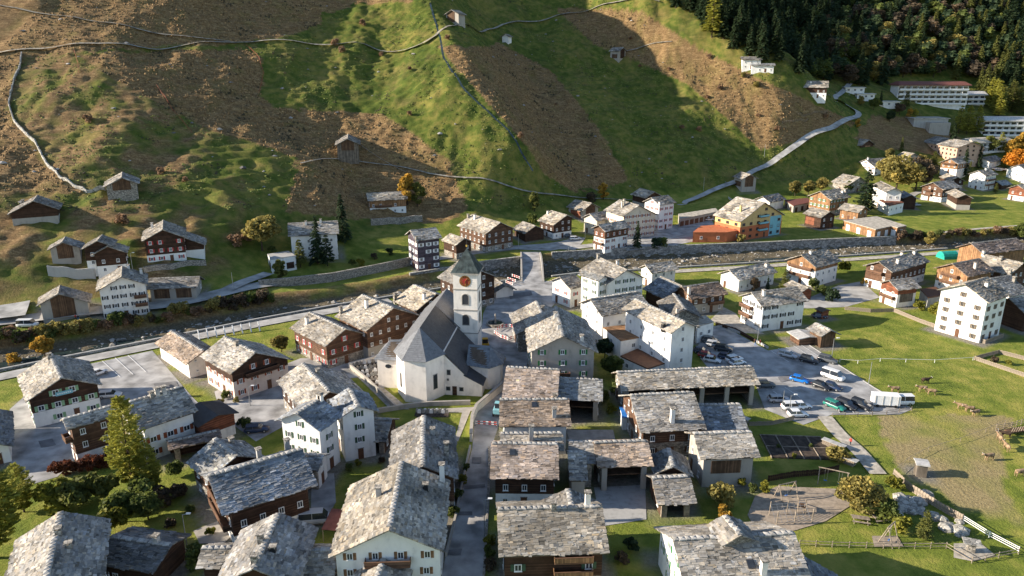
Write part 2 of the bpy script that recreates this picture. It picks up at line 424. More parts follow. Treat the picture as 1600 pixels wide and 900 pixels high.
def empty(name, loc, rz=0.0):
    o = bpy.data.objects.new(name, None); o.empty_display_size = 0.5; col.objects.link(o); o.location = loc; o.rotation_euler = (0, 0, rz)
    return o
def copy_tree(o, parent=None):
    c = o.copy(); col.objects.link(c); c.parent = parent
    for ch in o.children: copy_tree(ch, c)
    return c
def np_mesh(name, V, Q, mats, colors=None, smooth_=False):
    """quads (or triangles) from arrays, one colour per face"""
    me = bpy.data.meshes.new(name)
    k_ = Q.shape[1]
    me.vertices.add(len(V)); me.vertices.foreach_set('co', np.ascontiguousarray(V, np.float32).ravel())
    me.loops.add(Q.size); me.loops.foreach_set('vertex_index', np.ascontiguousarray(Q, np.int32).ravel())
    me.polygons.add(len(Q)); me.polygons.foreach_set('loop_start', np.arange(0, Q.size, k_, dtype=np.int32))
    me.polygons.foreach_set('loop_total', np.full(len(Q), k_, np.int32))
    for m in mats: me.materials.append(MATS[m])
    me.polygons.foreach_set('use_smooth', np.full(len(Q), bool(smooth_)))
    if colors is not None:
        a = me.attributes.new('piece', 'FLOAT_COLOR', 'FACE')
        c4 = np.ones((len(Q), 4), np.float32); c4[:, :3] = colors
        a.data.foreach_set('color', c4.ravel())
    me.update(calc_edges=True); me.validate()
    return me
# ---------------------------------------------------------------- the ground sheet
def axis(parts):
    out = []
    for a, b, st in parts: out.append(np.arange(a, b, st))
    return np.concatenate(out)
gx = axis([(-1500, -500, 50), (-500, -300, 8), (-300, -200, 2.5), (-200, 300, 1.05), (300, 420, 1.6), (420, 700, 8), (700, 1700, 50)])
gy = axis([(-700, 0, 50), (0, 70, 8), (70, 130, 2.0), (130, 470, 0.95), (470, 640, 1.8), (640, 900, 8), (900, 2300, 50)])
GX, GY = np.meshgrid(gx, gy, indexing='ij')
GZ = Z(GX, GY)
nx_, ny_ = GX.shape
idx = np.arange(nx_ * ny_).reshape(nx_, ny_)
Q = np.stack([idx[:-1, :-1], idx[1:, :-1], idx[1:, 1:], idx[:-1, 1:]], -1).reshape(-1, 4)
V = np.stack([GX, GY, GZ], -1).reshape(-1, 3)
PXg, PYg, DEPg = project(V[:, 0], V[:, 1], V[:, 2])
n1 = vnoise(V[:, 0] / 9, V[:, 1] / 9, 31) * 14 + vnoise(V[:, 0] / 3, V[:, 1] / 3, 32) * 8
PXn, PYn = PXg + n1, PYg + n1 * 0.6
BROWN = [
 [(-900, -300), (500, -300), (505, 40), (390, 66), (240, 72), (110, 80), (36, 90), (14, 170), (60, 250), (130, 300), (60, 300), (-900, 420)],
 [(120, 84), (380, 74), (412, 92), (408, 150), (430, 168), (600, 180), (640, 205), (700, 250), (735, 330), (690, 350), (560, 345), (440, 330), (470, 250), (400, 225), (330, 205), (255, 165), (170, 120)],
 [(690, 75), (790, 72), (860, 110), (920, 180), (978, 275), (960, 292), (900, 302), (855, 275), (800, 200), (725, 120)],
 [(500, -300), (700, -300), (640, 0), (560, 5), (505, 20)],
 [(870, 15), (1000, 15), (1090, 75), (1180, 120), (1300, 175), (1335, 190), (1250, 222), (1190, 235), (1130, 180), (1080, 135), (1000, 98), (930, 70)],
 [(1360, 180), (1430, 180), (1500, 215), (1450, 240), (1380, 235), (1330, 215)],
]
DIRT = [[(1395, 700), (1480, 660), (1600, 660), (1600, 830), (1560, 800), (1480, 790), (1420, 740)], [(1350, 640), (1440, 640), (1480, 690), (1380, 690)]]
br = np.zeros(len(V)); di = np.zeros(len(V))
for p in BROWN: br = np.maximum(br, in_poly(PXn, PYn, p) * 1.0)
n2_ = n1 * 2.0 + 90 * vnoise(V[:, 0] / 15, V[:, 1] / 15, 33)
for p in DIRT: di = np.maximum(di, in_poly(PXg + n2_, PYg + n2_ * 0.5, p) * 0.8)
olive = smooth(420, 200, PXg) * smooth(60, 110, PYg) * (V[:, 2] > 3) * 0.62
tuft = vnoise(V[:, 0] / 6, V[:, 1] / 8, 41) + 0.6 * vnoise(V[:, 0] / 2.2, V[:, 1] / 2.8, 42)
br = np.clip(np.maximum(br, olive + 0.9 * tuft * (olive > 0.05)) + 0.5 * tuft * (V[:, 2] > 6), 0, 1)
br = np.where(V[:, 2] > 400, 1, br)
di = np.clip(di * (0.75 + 1.6 * vnoise(V[:, 0] / 12, V[:, 1] / 12, 51) + 1.0 * vnoise(V[:, 0] / 3, V[:, 1] / 3, 52)), 0, 1)
fyy = np.interp(V[:, 0], fe_x, fe_y); nyy = np.interp(V[:, 0], ne_x, ne_y)
bed = ((V[:, 1] < fyy) & (V[:, 1] > nyy)) * smooth(-1.7, -2.6, V[:, 2])
br = np.where((V[:, 1] < fyy + 2) & (V[:, 1] > nyy - 1), np.clip(0.75 + tuft, 0, 1), br)
V_GROUND = V.copy()
me = np_mesh('ground', V, Q, [], None, True)
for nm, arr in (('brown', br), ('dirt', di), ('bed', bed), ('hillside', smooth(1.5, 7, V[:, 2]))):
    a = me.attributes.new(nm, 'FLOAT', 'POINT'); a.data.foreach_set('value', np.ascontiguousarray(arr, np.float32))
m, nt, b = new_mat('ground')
tc = node(nt, 'ShaderNodeTexCoord')
def nz_(s, d=8, r_=0.6):
    n = node(nt, 'ShaderNodeTexNoise'); n.inputs['Scale'].default_value = s; n.inputs['Detail'].default_value = d; n.inputs['Roughness'].default_value = r_
    nt.links.new(tc.outputs['Object'], n.inputs['Vector']); return n
big, mid, fine = nz_(0.035), nz_(0.25), nz_(1.6, 8, 0.7)
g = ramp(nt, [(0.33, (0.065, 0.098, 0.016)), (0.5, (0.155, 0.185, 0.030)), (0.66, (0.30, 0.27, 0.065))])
mm = node(nt, 'ShaderNodeMath', operation='MULTIPLY_ADD'); mm.inputs[1].default_value = 0.6
nt.links.new(mid.outputs['Fac'], mm.inputs[0])
m2 = node(nt, 'ShaderNodeMath', operation='MULTIPLY'); m2.inputs[1].default_value = 0.45; nt.links.new(big.outputs['Fac'], m2.inputs[0]); nt.links.new(m2.outputs[0], mm.inputs[2])
nt.links.new(mm.outputs[0], g.inputs[0])
g2 = ramp(nt, [(0.34, (0.030, 0.055, 0.010)), (0.5, (0.085, 0.108, 0.019)), (0.66, (0.205, 0.175, 0.045))]); nt.links.new(mm.outputs[0], g2.inputs[0])  # drier hill grass, darkened further to stand in for weaker sun on the slope
dry = ramp(nt, [(0.34, (0.055, 0.034, 0.018)), (0.5, (0.19, 0.118, 0.054)), (0.64, (0.39, 0.27, 0.132))]); mpS = node(nt, 'ShaderNodeMapping'); mpS.inputs['Scale'].default_value = (0.22, 0.9, 1.4); nt.links.new(tc.outputs['Object'], mpS.inputs['Vector'])
strk = node(nt, 'ShaderNodeTexNoise'); strk.inputs['Scale'].default_value = 0.8; strk.inputs['Detail'].default_value = 9; strk.inputs['Roughness'].default_value = 0.68; nt.links.new(mpS.outputs[0], strk.inputs['Vector'])
avg = node(nt, 'ShaderNodeMath', operation='MULTIPLY_ADD'); avg.inputs[1].default_value = 0.5; nt.links.new(fine.outputs['Fac'], avg.inputs[0]); hs_ = node(nt, 'ShaderNodeMath', operation='MULTIPLY'); hs_.inputs[1].default_value = 0.5; nt.links.new(strk.outputs['Fac'], hs_.inputs[0]); nt.links.new(hs_.outputs[0], avg.inputs[2]); nt.links.new(avg.outputs[0], dry.inputs[0])
mud = ramp(nt, [(0.3, (0.19, 0.145, 0.07)), (0.7, (0.37, 0.295, 0.15))]); nt.links.new(fine.outputs['Fac'], mud.inputs[0])
stone = ramp(nt, [(0.3, (0.07, 0.058, 0.035)), (0.55, (0.14, 0.115, 0.075)), (0.75, (0.27, 0.24, 0.19))]); nt.links.new(fine.outputs['Fac'], stone.inputs[0])
def mixc(fac_attr, A, B, soft=True):
    at_ = node(nt, 'ShaderNodeAttribute', attribute_name=fac_attr)
    mx = node(nt, 'ShaderNodeMix', data_type='RGBA')
    nt.links.new(at_.outputs['Fac'], mx.inputs['Factor']); nt.links.new(A, mx.inputs[6]); nt.links.new(B, mx.inputs[7]); return mx.outputs[2]
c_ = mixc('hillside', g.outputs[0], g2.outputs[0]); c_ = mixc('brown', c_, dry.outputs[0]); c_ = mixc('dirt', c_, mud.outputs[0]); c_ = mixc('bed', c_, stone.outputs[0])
yard = ramp(nt, [(0.3, (0.13, 0.115, 0.09)), (0.7, (0.29, 0.265, 0.22))]); nt.links.new(fine.outputs['Fac'], yard.inputs[0])
c_ = mixc('worn', c_, yard.outputs[0])
nt.links.new(c_, b.inputs['Base Color']); b.inputs['Roughness'].default_value = 0.95; b.inputs['Specular IOR Level'].default_value = 0.1
bp = node(nt, 'ShaderNodeBump'); bp.inputs['Strength'].default_value = 0.9; bp.inputs['Distance'].default_value = 0.45
nt.links.new(fine.outputs['Fac'], bp.inputs['Height']); nt.links.new(bp.outputs[0], b.inputs['Normal'])
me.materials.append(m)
ground = tag(link('ground', me), 'meadows, valley floor and hillside', 'ground', kind='structure')
del ground['category']

# ---------------------------------------------------------------- paved sheets and roads
LAY = [0]
def sheet(name, poly, mat, z=None):
    LAY[0] += 1
    zz = 0.03 + 0.004 * LAY[0] if z is None else z
    mb = MB(); pts = [tuple(at(x, y)[:2]) for x, y in poly]
    n = len(pts)
    a = sum(pts[i][0] * pts[(i + 1) % n][1] - pts[(i + 1) % n][0] * pts[i][1] for i in range(n))
    if a < 0: pts = pts[::-1]
    mb.face([(p[0], p[1], zz) for p in pts], mat)
    me = mb.mesh(name)
    import bmesh
    bm = bmesh.new(); bm.from_mesh(me); bmesh.ops.triangulate(bm, faces=bm.faces[:]); bm.to_mesh(me); bm.free()
    return tag(link(name, me), kind='structure')
def resample(pts, step):
    pts = [np.array(p, float) for p in pts]; out = [pts[0]]
    for a, b_ in zip(pts[:-1], pts[1:]):
        n = max(1, int(np.linalg.norm(b_ - a) / step))
        for i in range(1, n + 1): out.append(a + (b_ - a) * i / n)
    return np.array(out)
def catmull(pts, n=6):
    P = [np.array(p, float) for p in pts]; P = [2 * P[0] - P[1]] + P + [2 * P[-1] - P[-2]]; out = []
    for i in range(1, len(P) - 2):
        for k_ in range(n):
            t = k_ / n; a, b_, c, d = P[i - 1:i + 3]
            out.append(0.5 * ((2 * b_) + (c - a) * t + (2 * a - 5 * b_ + 4 * c - d) * t * t + (-a + 3 * b_ - 3 * c + d) * t ** 3))
    out.append(P[-2]); return out
def strip(name, pix, width, mat, off=0.16, curve=True):
    """a road or track laid over the ground along a line of photo points"""
    LAY[0] += 1
    pts = [hit(x, y)[:2] for x, y in pix]
    if curve and len(pts) > 2: pts = catmull(pts)
    P = resample(pts, 1.2)
    T = np.gradient(P, axis=0); T /= np.linalg.norm(T, axis=1)[:, None] + 1e-9
    N = np.stack([-T[:, 1], T[:, 0]], 1)
    offs = np.array([-1, -0.5, 0, 0.5, 1]) * width / 2
    X = P[:, 0, None] + N[:, 0, None] * offs; Y = P[:, 1, None] + N[:, 1, None] * offs
    zc = Z(X, Y)
    kk = np.ones(9) / 9
    zc = np.stack([np.convolve(np.pad(zc[:, i], 4, mode='edge'), kk, 'valid') for i in range(5)], 1)
    zz = zc.max(axis=1, keepdims=True) * 0.6 + zc * 0.4
    flat = zc.max(axis=1, keepdims=True) < 0.6
    Zz = np.where(flat, 0.03, zz + off) + 0.004 * LAY[0]
    V = np.stack([X, Y, Zz], -1).reshape(-1, 3); n, k_ = X.shape
    idx = np.arange(n * k_).reshape(n, k_)
    Q = np.stack([idx[:-1, :-1], idx[:-1, 1:], idx[1:, 1:], idx[1:, :-1]], -1).reshape(-1, 4)[:, ::-1]
    return tag(link(name, np_mesh(name, V, Q, [mat], None, True)), kind='structure')

sheet('village_street', [(690, 905), (757, 905), (764, 800), (768, 700), (782, 655), (800, 600), (822, 575), (835, 520), (862, 480), (885, 455), (893, 440), (800, 438), (770, 460), (755, 490), (750, 540), (772, 585), (768, 615), (742, 645), (738, 700), (722, 760), (700, 850)], 'asphalt')
sheet('shop_yard', [(15, 640), (60, 600), (160, 640), (170, 690), (120, 715), (90, 745), (40, 760), (15, 720)], 'asphalt')
sheet('bus_yard', [(135, 570), (238, 548), (270, 585), (300, 620), (330, 650), (240, 640), (150, 640)], 'asphalt')
sheet('house_lane', [(335, 612), (470, 560), (560, 560), (590, 540), (600, 560), (560, 590), (440, 600), (455, 660), (400, 690), (345, 650)], 'asphalt')
sheet('car_park', [(1085, 548), (1110, 512), (1135, 512), (1200, 548), (1262, 538), (1312, 572), (1365, 606), (1425, 640), (1405, 648), (1300, 648), (1255, 664), (1195, 640), (1180, 600), (1110, 580)], 'asphalt')
sheet('hotel_square', [(980, 392), (960, 380), (1020, 362), (1060, 350), (1108, 335), (1116, 352), (1112, 372), (1040, 386)], 'asphalt')
sheet('apartment_yard', [(1225, 482), (1310, 446), (1345, 440), (1375, 465), (1320, 480), (1262, 482)], 'road')
sheet('house_terrace', [(1160, 505), (1195, 522), (1140, 520), (1110, 500), (1130, 480), (1150, 490)], 'gravel')
sheet('slate_terrace', [(928, 762), (1008, 758), (1010, 812), (945, 822), (935, 800)], 'concrete')
sheet('flat_court', [(885, 672), (958, 672), (962, 690), (890, 690)], 'paving')
sheet('garage_court', [(487, 742), (522, 740), (525, 785), (515, 802), (486, 795)], 'asphalt')
sheet('churchyard_path', [(672, 640), (745, 636), (748, 641), (735, 643), (716, 690), (710, 690), (722, 645), (672, 645)], 'paving')
sheet('cemetery', [(540, 572), (592, 560), (592, 600), (640, 640), (610, 640), (575, 605)], 'gravel')
sheet('playground_sand', [(1168, 805), (1180, 775), (1215, 760), (1320, 765), (1330, 790), (1290, 815), (1240, 830), (1180, 828)], 'sand')
sheet('swing_sand', [(1362, 838), (1402, 838), (1412, 855), (1366, 855)], 'sand')
sheet('rock_garden', [(1402, 776), (1420, 774), (1446, 795), (1440, 806), (1408, 795)], 'gravel')
sheet('fire_pit', [(1490, 850), (1530, 848), (1555, 868), (1520, 878), (1490, 872)], 'gravel')
sheet('garden_terrace', [(302, 830), (340, 815), (365, 835), (350, 850), (312, 850)], 'paving')
sheet('car_court', [(800, 390), (880, 365), (915, 372), (905, 385), (860, 392)], 'road')
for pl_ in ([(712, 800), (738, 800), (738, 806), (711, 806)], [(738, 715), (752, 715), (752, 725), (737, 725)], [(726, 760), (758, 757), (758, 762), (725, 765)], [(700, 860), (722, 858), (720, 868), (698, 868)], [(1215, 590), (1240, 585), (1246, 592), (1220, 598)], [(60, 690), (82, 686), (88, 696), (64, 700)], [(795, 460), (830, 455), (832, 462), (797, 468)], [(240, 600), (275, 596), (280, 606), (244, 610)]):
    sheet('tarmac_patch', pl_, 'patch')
for a0, a1 in [((1205, 549), (1232, 566)), ((1216, 545), (1246, 564)), ((1228, 543), (1262, 565)), ((1240, 541), (1280, 567)), ((1252, 540), (1297, 569)), ((1208, 612), (1232, 628)), ((1226, 606), (1250, 622)), ((1290, 622), (1312, 646)), ((1312, 622), (1334, 646)), ((1334, 622), (1357, 646)), ((160, 565), (188, 590)), ((180, 560), (208, 586)), ((200, 556), (228, 582))]:
    strip('parking_line', [a0, a1], 0.14, 'paintwhite', curve=False)
strip('valley_road', [(-300, 545), (-100, 520), (0, 506), (100, 494), (200, 484), (330, 465), (450, 441), (560, 425), (680, 404), (760, 392), (830, 386), (900, 388)], 6.0, 'road')
strip('valley_road', [(890, 388), (960, 380), (1040, 372), (1110, 366)], 5.0, 'road')
strip('forecourt', [(-60, 500), (20, 492), (45, 488)], 10.0, 'road')
strip('river_lane', [(-300, 650), (-100, 612), (0, 590), (100, 569), (240, 541), (400, 508), (520, 486), (610, 470)], 4.6, 'road')
strip('river_path', [(1000, 428), (1100, 422), (1200, 416), (1300, 408), (1400, 401), (1500, 394), (1640, 384)], 3.6, 'gravel')
strip('hill_road', [(1060, 320), (1110, 302), (1150, 287), (1195, 264), (1232, 238), (1262, 218), (1300, 204), (1335, 187), (1340, 178), (1318, 162), (1305, 154), (1328, 132)], 3.4, 'road', 0.5)
strip('hill_track', [(-80, 84), (40, 79), (200, 73), (400, 67), (560, 66), (680, 58), (745, 50), (790, 38), (860, 28), (920, 18), (1030, 6)], 1.6, 'track', 0.35)
strip('upper_track', [(-60, 8), (60, 22), (180, 38), (280, 58), (360, 67)], 1.2, 'track', 0.3)
strip('footpath', [(470, 258), (540, 252), (620, 262), (700, 277), (800, 296), (880, 308), (990, 314)], 1.0, 'track', 0.3)
strip('footpath', [(975, 82), (1010, 72), (1050, 66)], 1.0, 'track', 0.3)
strip('footpath', [(1288, 652), (1312, 680), (1340, 705), (1372, 742)], 3.0, 'gravel')
strip('footpath', [(1380, 372), (1450, 366), (1530, 358), (1640, 350)], 2.2, 'gravel')
strip('side_road', [(1395, 330), (1425, 305), (1440, 300)], 4.0, 'road')
strip('side_road', [(1540, 262), (1580, 268), (1640, 272)], 4.5, 'road')
strip('driveway', [(330, 470), (370, 448), (420, 430)], 4.0, 'road', 0.3)

# river water: a shallow stream in the stony bed
cx = []
for X_ in np.arange(-330, 420, 2.0):
    fy = np.interp(X_, fe_x, fe_y); ny = np.interp(X_, ne_x, ne_y)
    c0 = ny * 0.62 + fy * 0.38 + 1.2 * float(vnoise(X_ / 20, 0.5, 77)); w_ = (fy - ny) * 0.20 + 0.6 * float(vnoise(X_ / 7, 3.5, 78))
    cx.append((X_, c0 - w_, c0 + w_))
mb = MB()
for (xa, a0, a1), (xb, b0, b1) in zip(cx[:-1], cx[1:]):
    mb.face([(xa, a0, BED + 0.06), (xb, b0, BED + 0.06), (xb, b1, BED + 0.06), (xa, a1, BED + 0.06)], 'water')
tag(mb.build('river_water'), kind='structure')
gp = [hit(x, y) for x, y in [(672, 5), (688, 60), (692, 85), (706, 112), (727, 142), (760, 172), (792, 202), (815, 240), (832, 268)]]
Pg = resample(catmull([p[:2] for p in gp]), 1.0)
mb = MB()
zg = Z(Pg[:, 0], Pg[:, 1]) + 0.25
for i in range(len(Pg) - 1):
    for_w = 0.5
    mb.face([(Pg[i][0] - for_w, Pg[i][1], zg[i]), (Pg[i][0] + for_w, Pg[i][1], zg[i]), (Pg[i + 1][0] + for_w, Pg[i + 1][1], zg[i + 1]), (Pg[i + 1][0] - for_w, Pg[i + 1][1], zg[i + 1])], 'water')
tag(mb.build('stream_water'), kind='structure')
# ---------------------------------------------------------------- houses
TINT = dict(grey=((0.26, 0.238, 0.21), 0.2), light=((0.31, 0.282, 0.245), 0.2), rust=((0.30, 0.24, 0.195), 0.2), blue=((0.235, 0.24, 0.245), 0.2), dark=((0.17, 0.162, 0.155), 0.2), brown=((0.22, 0.17, 0.14), 0.2))
def slab_mesh(L, hws, zr, tp, dt, tint, rng):
    """stone slabs laid in rough courses on both slopes of a gable roof"""
    base, var = TINT[tint]; base = np.array(base) * rng.uniform(0.76, 1.12) * (1 + np.array((1, 0.3, -1)) * rng.uniform(-0.03, 0.06))
    Vs, Cs = [], []
    cs = 1 / math.sqrt(1 + tp * tp); sn = tp * cs
    for sg, hw in ((1, hws[0]), (-1, hws[1])):
        sl = hw / cs
        nr = max(3, int(sl / dt))
        for i in range(nr + 1):
            t0 = sl * i / nr - dt * 0.35; t1 = sl * (i + 1) / nr + dt * 0.10
            if i == nr: continue
            n = int(L / (dt * 0.9)) + 2
            wd = rng.uniform(0.5, 2.4, n) * dt * 1.4
            ed = np.concatenate([[0], np.cumsum(wd)]); ed = ed[ed < L]; ed = np.append(ed, L)
            if len(ed) > 2 and ed[-1] - ed[-2] < dt * 0.4: ed = np.delete(ed, -2)
            a = ed[:-1] - L / 2 - 0.01; b = ed[1:] - L / 2 + 0.01
            n = len(a)
            a[0] -= rng.uniform(0, 0.12); b[-1] += rng.uniform(0, 0.12)
            lo0 = t1 + rng.uniform(-0.4, 0.4, n) * dt; lo1 = lo0 + rng.uniform(-0.42, 0.42, n) * dt
            up = np.full(n, max(0.0, t0))
            th0 = (0.045 + rng.uniform(0, 0.055, n) + 0.06 * (rng.random(n) < 0.08)) * min(1.8, dt / 0.33); th1 = th0 + rng.uniform(-0.006, 0.006, n)
            hu = np.full(n, 0.012)
            def P(s, t, h):
                y = sg * (t * cs + h * sn); z = zr - t * sn + h * cs
                return np.stack([s, y, z], -1)
            q = np.stack([P(a, up, hu), P(b, up, hu), P(b, lo1, th1), P(a, lo0, th0), P(a, up, hu * 0 - 0.15), P(b, up, hu * 0 - 0.15), P(b, lo1, th1 * 0 - 0.05), P(a, lo0, th0 * 0 - 0.05)], 1)
            if sg > 0: q = q[:, [1, 0, 3, 2, 5, 4, 7, 6]]
            Vs.append(q)
            k_ = rng.normal(1.0, var * 1.4, n).clip(0.4, 1.9)[:, None]
            hue = rng.normal(0, 0.035, n)[:, None]
            c = base * k_ * np.concatenate([1 + hue, 1 + hue * 0.2, 1 - hue * 1.1], 1)
            sm_ = (a + b) / 2; k_ = 1 + 0.8 * vnoise(sm_ / 2.6 + HN[0] * 7.3, np.full(n, t0 / 2.2 + sg * 40), 60); c = c * k_[:, None]
            lich = rng.random(n) < 0.07
            c[lich] = c[lich] * np.array((1.3, 1.2, 1.05))
            Cs.append(c)
    V = np.concatenate(Vs); C = np.concatenate(Cs); n = len(V)
    fb = np.array([[0, 3, 2, 1], [3, 7, 6, 2], [0, 4, 7, 3], [1, 2, 6, 5]])
    Qs = (np.arange(n) * 8)[:, None, None] + fb[None]
    return np_mesh('stone_slabs', V.reshape(-1, 3), Qs.reshape(-1, 4), ['slab'], np.repeat(C.clip(0.02, 0.75), 4, 0))
WCACHE = {}
def window_mesh(w, h, shutter, frame, kind):
    key = (round(w, 2), round(h, 2), shutter, frame, kind)
    if key in WCACHE: return WCACHE[key]
    t = 0.10; out = []
    fr = MB(); d = 0.09
    for (a0, a1, b0, b1) in ((-w / 2, w / 2, h / 2 - t, h / 2), (-w / 2, w / 2, -h / 2, -h / 2 + t), (-w / 2, -w / 2 + t, -h / 2 + t, h / 2 - t), (w / 2 - t, w / 2, -h / 2 + t, h / 2 - t), (-0.035, 0.035, -h / 2 + t, h / 2 - t)):
        fr.box(a0, a1, -d, -0.004, b0, b1, frame)
    fr.box(-w / 2 - 0.06, w / 2 + 0.06, -0.16, -0.004, -h / 2 - 0.07, -h / 2, frame)
    pn = MB(); pn.box(-w / 2 + t, w / 2 - t, -0.045, -0.006, -h / 2 + t, h / 2 - t, 'glass')
    if kind == 'far':
        for f_, mi in zip(pn.f, pn.m): pass
        fr.box(-w / 2 + t, w / 2 - t, -0.045, -0.006, -h / 2 + t, h / 2 - t, 'glass')
        if shutter:
            for s_ in (-1, 1):
                fr.box(*sorted((s_ * (w / 2 + 0.02), s_ * (w / 2 + 0.02 + w * 0.5))), -0.07, -0.004, -h / 2, h / 2, shutter)
        WCACHE[key] = (fr.mesh('window'), None, None)
    else:
        sh = None
        if shutter:
            sb = MB(); sw = w * 0.5
            sb.box(-sw / 2, sw / 2, -0.055, -0.006, -h / 2, h / 2, shutter)
            for k_ in range(5):
                z_ = -h / 2 + 0.1 + (h - 0.2) * k_ / 4; sb.box(-sw / 2 + 0.05, sw / 2 - 0.05, -0.075, -0.05, z_ - 0.03, z_ + 0.03, shutter)
            sh = sb.mesh('shutter')
        WCACHE[key] = (fr.mesh('window'), pn.mesh('pane'), sh)
    return WCACHE[key]
def put_window(root, pos, rz, w, h, shutter, frame, kind):
    fm, pm, sm = window_mesh(w, h, shutter, frame, kind)
    o = link('window', fm, root, pos, rz)
    if pm is not None:
        link('pane', pm, o)
        if sm is not None:
            for s_ in (-1, 1): link('shutter', sm, o, (s_ * (w * 0.75 + 0.02), 0, 0))
    return o
CHM = {}
def chimney_mesh(mat, h):
    key = (mat, h)
    if key not in CHM:
        mb = MB(); mb.box(-0.36, 0.36, -0.36, 0.36, -1.0, h, mat); mb.box(-0.5, 0.5, -0.5, 0.5, h + 0.22, h + 0.32, 'stone')
        for sx in (-0.3, 0.3):
            for sy in (-0.3, 0.3): mb.box(sx - 0.07, sx + 0.07, sy - 0.07, sy + 0.07, h, h + 0.22, 'stone')
        CHM[key] = mb.mesh('chimney')
    return CHM[key]
RIDGE = []
def ridge_meshes():
    rg = np.random.default_rng(5)
    for k_ in range(4):
        mb = MB(); c = rg.uniform(0.26, 0.46); w = rg.uniform(0.34, 0.48)
        v = [(-w, -0.42, -0.16), (w, -0.40, -0.16), (w * 0.95, 0.42, -0.16), (-w * 1.04, 0.38, -0.16), (-w * 0.96, -0.40, -0.02), (w * 0.94, -0.37, -0.0), (w * 0.9, 0.36, -0.03), (-w, 0.36, 0.0), (0, 0, 0.12)]
        mb.poly(v, [(0, 1, 5, 4), (1, 2, 6, 5), (2, 3, 7, 6), (3, 0, 4, 7), (4, 5, 8), (5, 6, 8), (6, 7, 8), (7, 4, 8), (3, 2, 1, 0)], 'slab')
        me = mb.mesh('ridge_stone')
        a = me.attributes.new('piece', 'FLOAT_COLOR', 'FACE')
        a.data.foreach_set('color', np.tile(np.array((c, c * 0.95, c * 0.87, 1), np.float32), len(me.polygons)))
        RIDGE.append(me)
ridge_meshes()
HN = [0]
FOOT = []
CAMP = np.array((0, 0, H))
DEBUG = []
def tent_solve(px, P1, n, zr, tp, side=None, dv=None, L=0):
    """where the line of sight of a pixel meets the two planes of a gable roof"""
    d = ray(*px); t = np.linspace(50, 700, 6500)
    Pq = CAMP[None] + t[:, None] * d[None]
    sd = (Pq[:, 0] - P1[0]) * n[0] + (Pq[:, 1] - P1[1]) * n[1]
    g = Pq[:, 2] - (zr - np.abs(sd) * tp)
    if side is None:
        k_ = int(np.argmax(g < 0)); return Pq[k_], abs(sd[k_]), np.sign(sd[k_])
    ks = [k_ for k_ in np.nonzero(np.diff(np.sign(g)) != 0)[0] if np.sign(sd[k_]) == side and abs(sd[k_]) < 14]
    if not ks: return None, None, side
    al = [(Pq[k_, 0] - P1[0]) * dv[0] + (Pq[k_, 1] - P1[1]) * dv[1] for k_ in ks]
    k_ = ks[int(np.argmin([max(-a_, a_ - L, 0) for a_ in al]))]
    return Pq[k_], abs(sd[k_]), side
